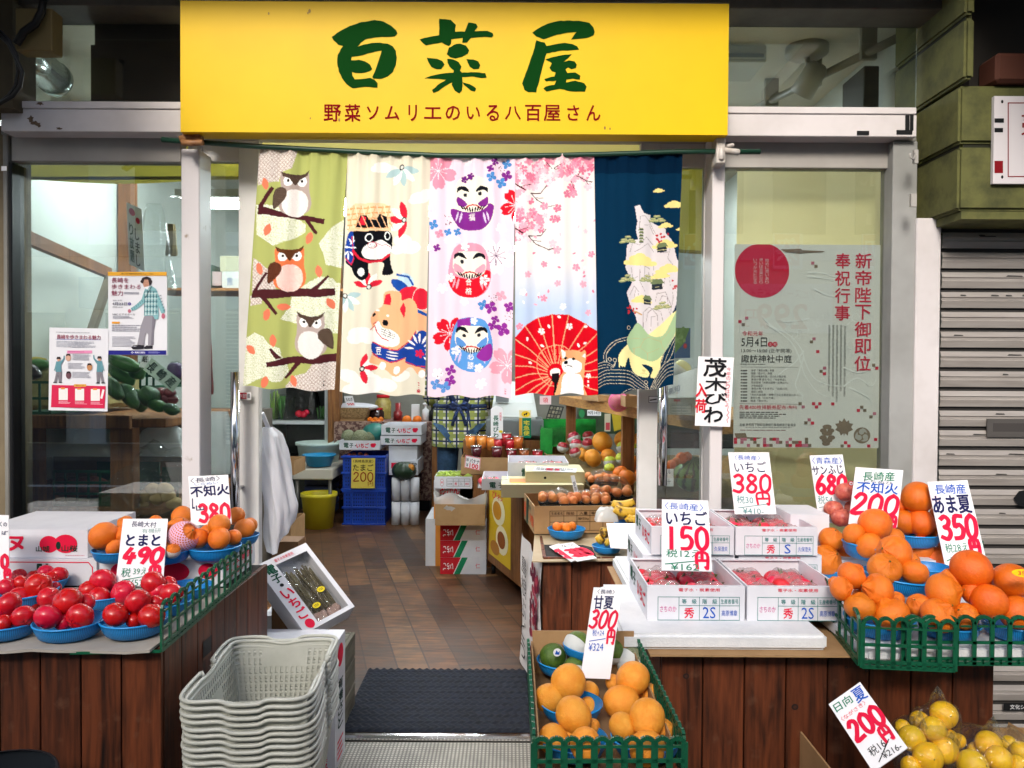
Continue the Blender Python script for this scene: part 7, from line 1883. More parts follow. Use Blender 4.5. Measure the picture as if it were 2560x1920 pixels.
on_shelf('pear_carton','pale grey carton with the pear labelled by two characters behind the right door glass',z5,745,690,1020,860,2.98,.25,GRYB,[('r',.22,.08,.46,.22,ink('#b0505a')),('g',[.12,.5,.86],[.36,.62,.92],.012,SMK),('k',.15,.4,.8,.9,3,'#8a8a8a')])
a,b,c=P(z5,745,500,3.1),P(z5,1045,385,2.98),P(z5,745,690,3.02);fr=Fr(a,b-a,c-a);mb=MB();mb.poly([fr.pt(0,0,0),fr.pt(1,0,0),fr.pt(1,1.5,0),fr.pt(0,1,0)],GRYB);mb.poly([fr.pt(0,1,-.004),fr.pt(1,1.5,-.004),fr.pt(1,0,-.004),fr.pt(0,0,-.004)],GRYB);mb.text(fr,'高知',.22,.72,w=.38,h=.34,m=NAVY,k=.001 if fr.n.y<0 else-.001);mb.build('carton_flap',label='raised grey carton flap lettered with two dark characters',cat='carton flap')
netted('pale yellow netted pear above the grey carton flap',z5,890,400,88,3.2,[fruit_mesh('pear',appl,M('pale_pear','#d9cf8a',.6),24,18,.95)],NETC,'pear',None,(.4,.5),1.04)
netted('wrinkled orange in a white net lying in the pear carton',z5,960,595,78,3.05,F_SHI,NETC,'orange',None,(1.2,.8),1.04)
on_shelf('kraft_carton','long brown carton lying on the plank shelf behind the navy cloth',z5,0,672,180,745,4.2,.3,KRAFT,rz=R(12));on_shelf('kraft_carton','brown carton on the plank shelf behind the door stile',z5,330,672,470,800,3.6,.3,KRAFT)
netted('pear wrapped in a bright pink foam net on the plank shelf',z5,260,730,86,3.8,F_GAP,net_mesh(foam_mat('hot_pink_net','#e0669c'),1.0),'pear',None,(0,0),1.1)
mb=MB();X0,X1,Z0,Z1=rect3(z5,820,0,970,295,3.35);mb.box(X0,X1,3.35,3.5,Z0,Z1,M('blue_pack','#1c4f9e',.35));fr=Fr((X0,3.35,Z1),(X1-X0,0,0),(0,0,Z0-Z1),(0,-1,0));mb.shape(fr,[(0,0),(.95,0),(.6,.5),(0,.85)],ink('#6f9a4a'));
for i in range(22):mb.oval(fr,rr.random()*.6,rr.random()*.5,.1,.07,ink('#9cc07a')if i%2 else ink('#86ad62'),.001+i*.00005,10)
mb.oval(fr,.66,.6,.12,.09,REDP,.003);mb.build('grape_pack',label='blue pack pictured with green grapes behind the right door',cat='pack')
# watermelon
def melon():
 m=bpy.data.materials.new('watermelon_rind');m.use_nodes=True;nt=m.node_tree;N=nt.nodes;L=nt.links;b=N['Principled BSDF'];b.inputs['Roughness'].default_value=.3
 tc=N.new('ShaderNodeTexCoord');sx=N.new('ShaderNodeSeparateXYZ');L.new(tc.outputs['Object'],sx.inputs[0]);at=N.new('ShaderNodeMath');at.operation='ARCTAN2';L.new(sx.outputs[1],at.inputs[0]);L.new(sx.outputs[0],at.inputs[1])
 nz=N.new('ShaderNodeTexNoise');nz.inputs['Scale'].default_value=4.5;nz.inputs['Detail'].default_value=5;L.new(tc.outputs['Object'],nz.inputs['Vector'])
 k=N.new('ShaderNodeMath');k.operation='MULTIPLY_ADD';k.inputs[1].default_value=12;L.new(at.outputs[0],k.inputs[0]);n5=N.new('ShaderNodeMath');n5.operation='MULTIPLY';n5.inputs[1].default_value=5;L.new(nz.outputs[0],n5.inputs[0]);L.new(n5.outputs[0],k.inputs[2])
 s=N.new('ShaderNodeMath');s.operation='SINE';L.new(k.outputs[0],s.inputs[0]);rp=N.new('ShaderNodeValToRGB');rp.color_ramp.elements[0].position=.1;rp.color_ramp.elements[1].position=.75;rp.color_ramp.elements[0].color=lin('#5f8f4a')+(1,);rp.color_ramp.elements[1].color=lin('#12301a')+(1,)
 L.new(s.outputs[0],rp.inputs[0]);L.new(rp.outputs[0],b.inputs['Base Color']);return fruit_mesh('watermelon',lambda d:1,m,40,26,.96)
p=P(z5,985,1440,3.35);put('watermelon',melon(),loc=p,scale=180/3.95/F*3.35,rot=(.5,-.3,.4),label='dark striped watermelon behind the right door glass',cat='watermelon')
mb=MB();mb.box(.50,1.1,3.0,3.55,0,p.z-.135,BOARD);mb.build('low_stand',label='dark low stand under the watermelon behind the right door',cat='stand')
heap('orange','fruit',F_SHI,'salmon orange fruit','beside the watermelon',z5,[(885,1285,62,10),(940,1270,50,12),(780,1350,52,0),(830,1320,44,5)],3.2,'salmon orange fruit by the watermelon')
card('white price tag beside the watermelon behind the right door glass',z5,(735,1390),(805,1392),(735,1560),3.05,3.0,[('t','ル',.4,.2,.4,.2,INKK),('t','十',.35,.75,.5,.3,INKK)])
for i,(y0,y1,m)in enumerate(((985,1040,M('dark_box_blue','#474d55',.6)),(1045,1110,M('dark_box_brown','#4a3d33',.6)),(1112,1190,M('dark_box_grey','#3a3633',.6)))):
 X0,X1,Z0,Z1=rect3(z5,745,y0,1400,y1,3.9);mb=MB();mb.box(X0,X1,3.9,4.3,Z0,Z1,m);mb.build('flat_carton',label='dark flattened carton, %s of the pile under the plank shelf'%['top','middle','bottom'][i],cat='carton')
 # --- centre cartons before the register
def boxat(name,label,z,x0,y0,x1,y1,Y,D,m=CARTON,base=None,**kw):
 X0,X1,Z0,Z1=rect3(z,x0,y0,x1,y1,Y);carton(name,label,X0,X1,Y,Y+D,Z0 if base is None else base,Z1,m,**kw);return X0,X1,Z0,Z1
DENSHI=[('t','電',.17,.52,.12,.52,'#0e4a38',.03),('t','子',.30,.54,.09,.46,'#0e4a38',.03),('o',.405,.55,.018,.06,INKK),('t','いちご',.58,.54,.30,.5,PINK,.04),('s',[(.80,.3),(.9,.28),(.92,.45),(.87,.75),(.8,.72),(.77,.45)],PINK)]
boxat('strawberry_carton','open white strawberry carton behind the cream box on the middle stack',zB,440,945,1000,1110,4.1,.34,front=[('t','電',.28,.6,.1,.5,'#0e4a38',.03)],left=[('g',[.2,.8],[.3,.6,.9],.02,TEAL)],group='strawberry cartons inside')
boxat('cream_box','cream coloured gift box with a round hole on the middle stack',zB,605,1030,1148,1165,3.85,.3,M('cream_board','#d2c9a4',.6),open_=False,front=[('o',.33,.42,.022,.09,INKK),('o',.55,.98,.04,.12,'#9a9274'),('t','長崎',.92,.8,.1,.12,SMK)])
boxat('strawberry_carton','open white strawberry carton with two green characters at the stack corner',zB,200,1095,440,1240,3.95,.3,front=[('t','電',.42,.55,.24,.5,'#0e4a38',.03),('t','子',.74,.58,.2,.45,'#0e4a38',.03)],left=[('r',.3,.1,.7,.3,'#b9858f')],group='strawberry cartons inside',base=.66)
boxat('cream_box','cream gift box with a clear window under the other cream box',zB,378,1150,1140,1270,3.78,.3,M('cream_board','#d2c9a4',.6),open_=False,top=[('r',.1,.3,.5,.8,'#c98a5a'),('r',.12,.75,.3,.85,'#d9b23a')])
for i,(x,y,l)in enumerate(((270,1090,'red berries in the corner strawberry carton'),(620,965,'red berries at the left of the open strawberry carton'),(860,965,'red berries at the right of the open strawberry carton'))):
 p=P(zB,x,y,4.1);berry_pack(l,p.x,4.14 if i==0 else 4.25,p.z-.05,.13,.12,.05,70+i,False)
slabcard('white price card with pink marks lying on the cream gift box',((690,985),(1075,1000),(670,1020)),.21,[('r',.3,.2,.45,.8,PINK),('r',.5,.2,.6,.8,PINK),('k',.05,.2,.95,.9,2,INKK)],zB)
# cart with a yellow poster
t=thing('wooden_cart','brown wooden cart on casters with a yellow poster on its side','cart',(.05,4.5,0))
A,B=W(1217,1400,4.84),W(1304,1400,4.2)
qs=[Vector((B.x,4.2,0)),Vector((.55,4.2,0)),Vector((.55,4.84,0)),Vector((A.x,4.84,0))]
mb=MB();o=Vector((.05,4.5,0));mb.add([q_-o+Vector((0,0,.09))for q_ in qs]+[q_-o+Vector((0,0,.58))for q_ in qs],[(0,3,2,1),(4,5,6,7),(0,1,5,4),(1,2,6,5),(2,3,7,6),(3,0,4,7)],WOODZ);mb.build('body',t)
mb=MB()
for q_ in(qs[0],qs[3]):
 p=q_-o;mb.tube([(p.x+.03,p.y-(.0 if q_ is qs[3]else-.04),.03),(p.x+.055,p.y-(.0 if q_ is qs[3]else-.04),.03)],.03,BLACK,12);mb.box(p.x+.03,p.x+.05,p.y+.02,p.y+.05,.05,.09,CHROME)
mb.build('caster',t)
a,b=qs[3]-o,qs[0]-o;tp=lambda f,z:a.lerp(b,f)+Vector((0,0,z));fr=Fr(tp(.08,.56),tp(.72,.56)-tp(.08,.56),Vector((0,0,-.42)));fr.n=fr.n if fr.n.x<0 else-fr.n
mb=MB();mb.rect(fr,0,0,1,1,ink('#d9b52a'),.002);mb.oval(fr,.45,.3,.3,.2,ink('#efe6c0'),.003);mb.oval(fr,.4,.3,.2,.13,ink('#c98a2a'),.004);mb.oval(fr,.62,.68,.28,.2,ink('#efe6c0'),.003);mb.oval(fr,.6,.68,.18,.12,ink('#8a4a1c'),.004);mb.oval(fr,.3,.85,.22,.1,ink('#b5782a'),.0035);mb.text(fr,'びわ',.4,.1,w=.5,h=.1,m=PINK,k=.004);mb.build('poster',t)
# cartons on the floor by the aisle
boxat('citrus_carton','tall white and orange citrus carton on the floor under the pea box',zA,1640,1110,2000,1330,5.0,.45,open_=False,base=.31,front=[('r',.0,.42,.5,1,'#d98a3a'),('t','みかん',.4,.25,.5,.25,PINK,.02)],left=[('s',[(.2,.1),(.5,.05),(.6,.5),(.3,.6)],'#b8402a'),('s',[(.6,.1),(.9,.05),(.9,.5),(.65,.6)],'#b8402a'),('t','三ヶ日',.5,.8,.7,.2,INKK,.02)])
X0,X1,Z0,Z1=rect3(zA,1560,1480,1720,1650,5.0);carton('citrus_carton','lower white and orange citrus carton on the floor beside the striped cartons',X0-.0,X1+.1,5.02,5.46,0,.305,open_=False,front=[('r',.3,.0,.8,1,'#d98a3a')],left=[('s',[(.2,.1),(.5,.05),(.6,.5),(.3,.6)],'#b8402a'),('t','柑',.75,.5,.3,.5,'#d98a3a',.03)])
for k in range(3):
 X0,X1,Z0,Z1=rect3(z0,951,1130+35*k,1050,1164+35*k,4.82);zt_=.315-.105*k
 carton('striped_carton','red, green and white striped carton, %s of a pile of three'%['top','middle','bottom'][k],X0,X1,4.82,5.0,max(0,zt_-.104),zt_,open_=False,front=[('s',[(0,0),(.45,0),(.28,1),(0,1)],'#b5222c'),('s',[(.47,0),(.6,0),(.43,1),(.3,1)],'#1f7a52'),('t','いちご',.17,.55,.22,.42,WHITE,.02,math.pi),('t','仁',.82,.5,.1,.3,PINK,0)])
t=thing('lined_carton','kraft carton lined with crumpled clear plastic on the striped cartons','carton',(0,0,0));X0,X1,Z0,Z1=rect3(zA,1650,1330,2110,1490,4.75)
mb=MB();mb.box(X0,X1,4.75,4.756,.318,Z1,KRAFT);mb.box(X0,X0+.005,4.757,5.0,.318,Z1,KRAFT);mb.box(X1-.005,X1,4.757,5.0,.318,Z1,KRAFT);mb.box(X0,X1,5.001,5.006,.318,Z1,KRAFT);mb.box(X0+.006,X1-.006,4.757,5.0,.318,.33,KRAFTIN);mb.build('box',t)
mb=MB();vs=[];n=40
for j in range(6):
 for i in range(n):
  a_=2*math.pi*i/n;s_=1+.10*math.sin(3*a_+j)*j/5+(.0,.02,.04,.06,.05,.02)[j]
  ux,uy=math.cos(a_),math.sin(a_);kf=1/max(abs(ux),abs(uy))**.8
  vs.append(((X0+X1)/2+ux*kf*(X1-X0)/2*s_,4.88+uy*kf*.125*s_,(Z1-.12,Z1-.06,Z1-.02,Z1+.015,Z1+.045,Z1+.05)[j]+.02*math.sin(5*a_+j)*j/5))
mb.add(vs,[(j*n+i,j*n+(i+1)%n,(j+1)*n+(i+1)%n,(j+1)*n+i)for j in range(5)for i in range(n)],HAZEFILM,True);mb.build('plastic_lining',t)
X0,X1,Z0,Z1=boxat('pea_box','white box of green pea pods with a stamped table',zA,1645,1075,1990,1185,4.95,.3,front=[('o',.2,.5,.05,.32,'#c9858a'),('o',.2,.5,.04,.27,'#dfe0e6'),('t','等',.2,.5,.05,.2,PINK),('g',[.33,.5,.65,.8,.95],[.18,.38,.8],.02,SMK),('t','とよひめ',.41,.6,.12,.16,SMK),('t','秀',.57,.6,.06,.24,PINK,.02),('t','2L',.72,.6,.07,.2,'#9a9a9a'),('t','豊前',.87,.6,.1,.16,PINK)])
t=MB();PEA=M('pea_green','#9db83c',.45,'#b7cc5e',ns=20)
for i in range(44):
 x,y=rr.uniform(X0+.02,X1-.02),rr.uniform(4.97,5.22);t.tube([(x-.03,y,Z1-.005),(x,y+rr.uniform(-.02,.02),Z1+.012*rr.random()),(x+.03,y+rr.uniform(-.02,.02),Z1-.004)],[.003,.007,.003],PEA,6)
tag(t.build('pea_pods'),'green pea pods filling the white stamped box','pea pods',kind='stuff')
boxat('kraft_carton','brown carton front under the jelly cups on the register counter',zB,10,900,760,975,5.0,.4,KRAFT,base=.6)
mb=MB();mb.box(-.33,.42,5.0,5.55,0,.595,WOODZ);mb.build('low_counter',label='brown wooden counter carrying the jelly cups before the register',cat='counter')
# jelly cups
for i,(x,y,c,w)in enumerate(((95,750,'#e58a3a','orange jelly cup, far left of the front row'),(200,750,'#e9923e','orange jelly cup, second from left in the front row'),(290,765,'#e28a3c','orange jelly cup, third from left in the front row'),(345,780,'#b8202c','red jelly cup, left of the two stacked reds'),(455,780,'#c0242e','red jelly cup, right of the two stacked reds'),(425,730,'#a81c28','red jelly cup standing at the back'),(535,760,'#c9662a','amber jelly cup at the right of the orange row'),(150,850,'#4a1420','dark jelly cup at the left of the lower row'),(340,860,'#56141e','dark jelly cup in the middle of the lower row'),(475,880,'#6a1620','dark red jelly cup at the right of the lower row'),(590,880,'#8a4a2a','brown jelly cup near the end of the lower row'),(715,890,'#a01c26','bright red jelly cup at the end of the lower row'))):
 Y=5.05+(.12 if y<800 else 0);p=P(zB,x,y,Y);t=thing('jelly_cup',w,'jelly cup',(p.x,Y,p.z-.045),0,'fruit jelly cups');k=52/3.687/F*Y
 mb=MB();mb.lathe([(0,0),(.72*k,0),(1.0*k,.085),(0,.085)],M('jelly_'+c.strip('#'),c,.15,coat=.4),16);mb.build('cup',t);mb=MB();mb.lathe([(0,.092),(.8*k,.092),(1.1*k,.088),(1.1*k,.084),(1.0*k,.084)],clear_film('lid_film',1.45,.35,rough=.1),18);mb.build('lid',t)
card('small price sign for bananas edged in pink',zB,(50,875),(192,905),(40,990),4.9,4.9,[('t','バナナ',.62,.36,.62,.34,INKK,.02),('t','洋',.15,.34,.2,.26,INKK),('t','¥',.17,.75,.12,.3,INKK),('t','100',.6,.74,.55,.36,PINK,.04)],rim=PINK)
# register
t=thing('cash_register','pale grey cash register on the counter under the umbrella cloth','cash register',(0,0,0));RG=M('register_grey','#c3c8c6',.4);RGD=M('register_dark','#646a6c',.45);mb=MB()
X0,X1,Z0,Z1=rect3(zB,285,330,720,545,5.35);mb.add([(X0,5.35,Z0),(X1,5.35,Z0),(X1,5.7,Z0),(X0,5.7,Z0),(X0+.01,5.42,Z1-.05),(X1-.02,5.42,Z1-.05),(X1-.04,5.7,Z1+.1),(X0+.03,5.7,Z1+.1)],[(0,3,2,1),(4,5,6,7),(0,1,5,4),(1,2,6,5),(2,3,7,6),(3,0,4,7)],RG);mb.build('housing',t,bevel=.015,seg=2)
mb=MB();a=rect3(zB,240,548,770,700,5.33);mb.box(a[0],a[1],5.32,5.7,a[2],a[3],RGD);mb.build('drawer',t,bevel=.006);mb=MB();a=rect3(zB,330,330,450,385,5.4);mb.box(a[0],a[1],5.38,5.42,a[2],a[3],RGD);mb.build('printer_slot',t)
mb=MB();a,b,c=P(zB,735,330,5.3),P(zB,840,330,5.3),P(zB,735,410,5.3);fr=Fr(a,b-a,c-a);mb.rect(fr,0,0,1,1,ink('#dfc2c6'),0);mb.text(fr,'領',.5,.5,h=.6,m=PINK);mb.build('receipt',t)
mb=MB();mb.box(-.33,.36,5.3,6.2,.6,.79,WOODZ);mb.build('register_counter',label='brown counter under the grey cash register',cat='counter')
def tallsign(label,x0,y0,x1,y1,Y,m,items,round_=False):
 a,b,c=P(zB,x0,y0,Y),P(zB,x1,y0,Y),P(zB,x0,y1,Y);fr=Fr(a,b-a,c-a,(0,-1,0));mb=MB()
 pts=[(0,0),(1,0),(1,1),(0,1)]if not round_ else[(.5+.5*math.cos(t),.12-.12*math.sin(t))for t in np.linspace(math.pi,0,11)]+[(1,1),(0,1)]
 mb.shape(fr,pts,m,0.0);mb.shape(fr,pts[::-1],m,-.004);draw(mb,fr,items);mb.build('stand_sign',label=label,cat='sign')
tallsign('tall round-topped white sign with green writing for loquats',284,425,396,725,5.15,WHITE,[('v','長崎びわ',.42,.28,.98,.42,'#0e5a44',.03),('v','純国産',.8,.18,.45,.16,PINK,0),('o',.82,.78,.16,.04,'#d9c22a')],True)
tallsign('delivery sign with a black cat in a yellow oval over green and yellow',545,462,655,720,5.2,ink('#d9d0a8'),[('r',.25,.28,1,1,'#0f6a4c'),('r',0,.28,.23,1,'#c9942e'),('o',.55,.14,.36,.11,'#d9b52a'),('s',[(.38,.17),(.4,.12),(.5,.13),(.58,.1),(.66,.08),(.7,.11),(.66,.15),(.66,.19),(.62,.19),(.6,.16),(.48,.17),(.46,.2),(.42,.2)],INKK),('v','宅急便',.62,.36,.92,.5,'#d9c63a',.02)])
# keyboards, cords and dark packets behind the signs
mb=MB();a,b,c=P(zB,830,415,5.9),P(zB,960,430,5.9),P(zB,770,600,5.9);fr=Fr(a,b-a,c-a);mb.rect(fr,0,0,1,1,ink('#3a3c3c'),0);
for i in range(5):
 for j in range(4):mb.rect(fr,.08+.22*j,.06+.19*i,.24+.22*j,.2+.19*i,ink(['#8a8676','#6f6c5e','#a09a84'][(i+j)%3]),.002)
mb.build('photo_board',label='dark board of small pictures behind the delivery sign',cat='board')
mb=MB();X0,X1,Z0,Z1=rect3(zB,1090,450,1640,680,5.6);mb.box(X0,X1,5.6,5.7,Z0,Z1,M('dark_packets','#1d2a1c',.4,'#31452c',ns=8));fr=Fr((X0,5.6,Z1),(X1-X0,0,0),(0,0,Z0-Z1),(0,-1,0));draw(mb,fr,[('r',.15,.05,.38,.28,WHITE),('t','9月14日',.265,.16,.2,.14,INKK),('r',.44,.2,.54,.9,ink('#b9b19a')),('s',[(.56,.2),(.72,.15),(.74,.8),(.6,.9)],ink('#b09a2c')),('o',.06,.2,.05,.16,ink('#2f7a4a')),('r',.46,.55,.53,.85,ink('#b0404a'))]);mb.build('seed_packets',label='dark green packets and labels hung under the plank shelf',cat='packets')
# --- back counter with floral cloth
FL=M('floral_cloth','#5a3a36',.85,'#9a7e70',ns=34,lo=.45,hi=.55);X0,X1=W(835,1057,6.95).x,W(1079,1057,6.95).x
mb=MB();vs=[];n=60
for j in range(8):
 for i in range(n+1):vs.append((X0+(X1-X0)*i/n,6.95-.012*math.sin(i*.8)*j/7,.80-.10*j))
mb.add(vs,[(j*(n+1)+i,(j+1)*(n+1)+i,(j+1)*(n+1)+i+1,j*(n+1)+i+1)for j in range(7)for i in range(n)],FL,True);mb.box(X0,X1,6.96,7.6,.78,.80,FL);mb.box(X0+.02,X1-.02,7.0,7.6,0,.779,BLACK);mb.build('back_counter',label='counter at the back draped with a brown floral cloth',cat='counter')
mb=MB();a=W(1080,1057,6.6);mb.box(a.x,a.x+.12,6.6,7.2,0,.80,WOODZ);mb.build('counter_end',label='brown wooden counter end beside the shopkeeper',cat='counter')
def lathe_thing(name,label,cat,z,x0,y0,x1,y1,Y,prof,m,group=None,base=None,extra=None):
 X0,X1,Z0,Z1=rect3(z,x0,y0,x1,y1,Y);r=(X1-X0)/2;h=Z1-Z0;mb=MB();mb.lathe([(a*r,b*h)for a,b in prof],m,22)
 if extra:mb.lathe([(a*r,b*h)for a,b in extra[0]],extra[1],22)
 return mb.build(name,loc=((X0+X1)/2,Y+r,Z0 if base is None else base),label=label,cat=cat,group=group)
JAR=[(0,0),(.95,0),(1,.05),(1,.7),(.75,.85),(.75,.88),(0,.88)];LID=([(0,1.0),(.8,1.0),(.82,.88),(0,.88)],ink('#b8202a'))
lathe_thing('glass_jar','dark red-lidded jar standing over the orange fruits on the back counter','jar',zA,1030,430,1170,540,7.15,JAR,M('jar_dark','#2a1614',.15),base=.80,extra=LID)
lathe_thing('glass_jar','big yellow pickle jar with a red lid on the back counter','jar',zA,1085,335,1235,560,7.3,JAR,M('jar_yellow','#8a7a3a',.2,'#b0a05a',ns=20),base=.80,extra=LID)
lathe_thing('pump_bottle','white pump bottle at the right end of the back counter','bottle',zA,1530,400,1590,575,7.05,[(0,0),(1,0),(1,.6),(.3,.7),(.3,.85),(.9,.88),(.9,.95),(0,1)],WHITE,base=.80)
lathe_thing('bottle','dark bottle beside the white pump bottle on the back counter','bottle',zA,1592,430,1650,575,7.05,[(0,0),(1,0),(1,.6),(.35,.75),(.35,1),(0,1)],BLACK,base=.80)
lathe_thing('green_tub','small green tub at the right end of the back counter','tub',zA,1655,485,1725,575,7.05,[(0,0),(.9,0),(1,1),(0,1)],DKGREEN,base=.80)
lathe_thing('red_dispenser','red and black coffee dispenser on the back counter','dispenser',zA,1260,415,1345,580,7.1,[(0,0),(1,0),(1,.5),(.6,.55),(.6,1),(0,1)],M('disp_red','#7a1418',.3),base=.80)
mb=MB();X0,X1,Z0,Z1=rect3(zA,1432,410,1500,520,7.2);mb.box(X0,X1,7.2,7.27,.80,Z1,WHITE);mb.build('milk_carton',label='white calculator-like carton standing on the back counter',cat='carton')
heap('orange','orange',F_ORA,'small tangerine','small pile on the back counter',zA,[(1050,550,26,0),(1100,552,28,0),(1152,548,26,0),(1075,575,24,-3),(1125,572,26,-3)],7.05,'tangerines on the back counter')
heap('orange','orange',F_SHI,'wrapped orange','pair on the back counter',zA,[(1390,555,45,0),(1485,555,46,0)],7.05,'wrapped oranges on the back counter')
mb=MB();X0,X1,Z0,Z1=rect3(zA,725,440,1035,535,7.0);mb.add([(X0,7.0,Z1),(X1,7.0,Z1),(X1,7.3,Z1),(X0,7.3,Z1),(X0+.03,7.02,Z0),(X1-.03,7.02,Z0),(X1-.03,7.28,Z0),(X0+.03,7.28,Z0)],[(4,7,6,5),(0,4,5,1),(1,5,6,2),(2,6,7,3),(3,7,4,0)],M('wicker','#a4845a',.8,'#6f5230',ns=70,bump=.8,bs=90));mb.box(X0+.04,X1-.04,7.03,7.27,.80,Z0,KRAFT);mb.ball(((X0+X1)/2,7.15,Z1),.22,.12,.04,CARTON,12,8);mb.build('wicker_basket',label='wicker basket of paper packets on a brown box at the back',cat='basket')
card('small white card with pink price stuck in the wicker basket',zA,(810,335),(890,330),(838,435),7.05,7.05,[('t','玉ねぎ',.5,.3,.8,.3,INKK),('t','200',.5,.8,.8,.3,PINK,.03)])
# --- stacks at the back left
boxat('strawberry_carton','white strawberry carton on top of the pair at the back',zA,1155,600,1525,690,6.5,.4,front=DENSHI,group='strawberry cartons inside');boxat('strawberry_carton','lower white strawberry carton of the pair at the back',zA,1147,702,1518,782,6.48,.42,front=DENSHI,open_=False,group='strawberry cartons inside');boxat('strawberry_carton','white strawberry carton holding green melons on the blue crates',zA,768,742,1138,828,6.4,.35,front=DENSHI,group='strawberry cartons inside')
boxat('white_carton','plain white carton under the pair of strawberry cartons',zA,1225,790,1485,925,6.5,.4,open_=False);boxat('white_carton','white carton with a red mark behind the dark pumpkin',zA,1225,928,1492,1060,6.48,.4,open_=False,front=[('r',.08,.15,.5,.55,PINK),('t','CP',.86,.3,.2,.3,INKK)])
heap('melon','melon',F_MEL,'grey green melon','carton on the blue crates',zA,[(850,705,66,10),(962,715,76,4),(1045,710,56,12)],6.5,'melons in the strawberry carton')
mb=MB();p=P(zA,1095,670,6.7);mb.ball(p,.11,.11,.085,M('teal_bowl','#1f6a63',.4),16,10);mb.build('teal_bowl',label='upturned teal bowl behind the melons',cat='bowl')
mb=MB();mb.ball((0,0,0),1,1,.78,M('pumpkin_skin','#16281a',.4,'#24402a',ns=6),30,14,lambda d:1+.05*math.cos(8*math.atan2(d.y,d.x))-.15*math.exp(-(1-d.z)/.05));mb.ball((.62,-.45,.3),.32,.3,.34,M('pumpkin_patch','#c9822a',.5),10,8);p=P(zA,1365,1020,6.35);put('pumpkin',mb.mesh('pumpkin'),loc=p,scale=.105*.92,label='dark green pumpkin with an orange patch on the white rolls',cat='pumpkin')
t=thing('roll_bundle','bundle of white paper rolls wrapped in clear plastic on the floor','paper rolls',(0,0,0));X0,X1,Z0,Z1=rect3(zA,1240,1085,1510,1450,6.3)
for i in range(4):
 for j in range(2):
  r=(X1-X0)/6.4;cx_=X0+r+i%3*2.05*r;
  if i<3:
   mb=MB();mb.lathe([(0,0),(r,0),(r,Z1/2-.01),(r*.3,Z1/2-.01),(r*.3,Z1/2-.02)],CARTON,16,c=(cx_,6.36,.002+j*Z1/2));mb.build('roll',t)
def vent_crate(label,z,x0,y0,x1,y1,Y,base=None):
 X0,X1,Z0,Z1=rect3(z,x0,y0,x1,y1,Y);B0=Z0 if base is None else base;t=thing('blue_crate',label,'crate',((X0+X1)/2,Y+.2,B0),0,'stacked blue crates');w=X1-X0;h=Z1-B0;mb=MB();BC=M('crate_blue','#0f3fa8',.4,'#0c338c',ns=6);d=.4
 for(a0,a1,b0,b1)in((-w/2,w/2,-.2,-.195),(-w/2,w/2,.195,.2),(-w/2,-w/2+.005,-.194,.194),(w/2-.005,w/2,-.194,.194)):mb.box(a0,a1,b0,b1,.0,h,BC)
 mb.box(-w/2+.006,w/2-.006,-.194,.194,.01,.016,BC);mb.build('body',t);mb=MB()
 for k in(-1,0,1):mb.box(k*w*.30-.008-w*.0,k*w*.30+.008,-.212,-.201,.01,h-.01,BC)
 for v in(.02,.5,.97):mb.box(-w/2-.012,w/2+.012,-.216,-.2005,h*v-.012,h*v+.006,BC)
 mb.build('ribs',t,bevel=.002);mb=MB();fr=Fr((-w/2,-.2,h),(w,0,0),(0,0,-h),(0,-1,0))
 for i in range(16):
  for j in range(8):
   u,v=.06+.058*i,.12+.1*j
   if v<.9 and not .46<v<.56:mb.shape(fr,[(u,v+.035),(u+.017,v),(u+.034,v+.035),(u+.017,v+.07)],M('crate_hole','#071a4a',.7),.0015)
 mb.build('vent_pattern',t);return Z1
vent_crate('upper blue plastic crate with the yellow egg sign at the back',zA,800,880,1190,1185,6.35,.285);vent_crate('lower blue plastic crate on the floor at the back',zA,808,1195,1188,1450,6.35,.0)
heap('apple','apple',F_PAP,'dusky red apple','top of the upper blue crate',zA,[(860,878,22,0),(905,876,24,2),(960,872,24,3),(1015,876,22,0)],6.5,'apples in the blue crate')
card('yellow card pricing eggs at 200 yen on the blue crate',zA,(880,905),(1098,905),(876,1182),6.31,6.31,[('t','〈長崎島原産〉',.5,.1,.86,.1,INKK),('t','たまご',.5,.31,.86,.22,INKK,.02),('t','円',.82,.86,.22,.15,'#8a3a1c',.01)]+num('200',.06,.46,.96,.78,.03,'#8a3a1c'),m=M('yellow_card','#cdb94a',.6))
lathe_thing('yellow_bucket','yellow plastic bucket on the wooden floor at the back left','bucket',zA,368,1200,710,1525,6.1,[(0,.01),(.0,.0),(.76,0),(.94,.88),(1.0,.9),(1.0,1.0),(.95,1.0),(.9,.9),(.74,.05),(0,.05)],M('bucket_yellow','#c9bb22',.4,'#bdae1e',ns=4),base=.0)
lathe_thing('white_tub','pale mint plastic tub on the stool at the back left','tub',zA,308,775,748,972,6.6,[(0,0),(.8,0),(.92,.85),(1.0,.87),(1.0,1.0),(.96,1.0),(.88,.88),(0,.2)],M('tub_mint','#c3d6cf',.4));lathe_thing('blue_basin','bright blue wash basin in front of the mint tub','basin',zA,388,885,702,992,6.3,[(0,0),(.7,0),(.9,.85),(1.0,.9),(1.0,1.0),(.92,1.0),(.68,.06),(0,.06)],M('basin_blue','#1b86b8',.35))
X0,X1,Z0,Z1=rect3(zA,350,985,720,1060,6.35);t=thing('stool','cloth covered stool under the tub and basin','stool',(0,0,0));mb=MB();mb.box(X0,X1,6.3,6.95,Z1-.10,Z1-.01,M('stool_cloth','#b9b3a6',.8));mb.build('seat',t,bevel=.01)
for x in(X0+.03,X1-.03):
 for y in(6.34,6.9):mb=MB();mb.tube([(x,y,0),(x,y,Z1-.1)],.015,M('stool_leg','#5a5650',.4),8);mb.build('leg',t)
mb=MB();
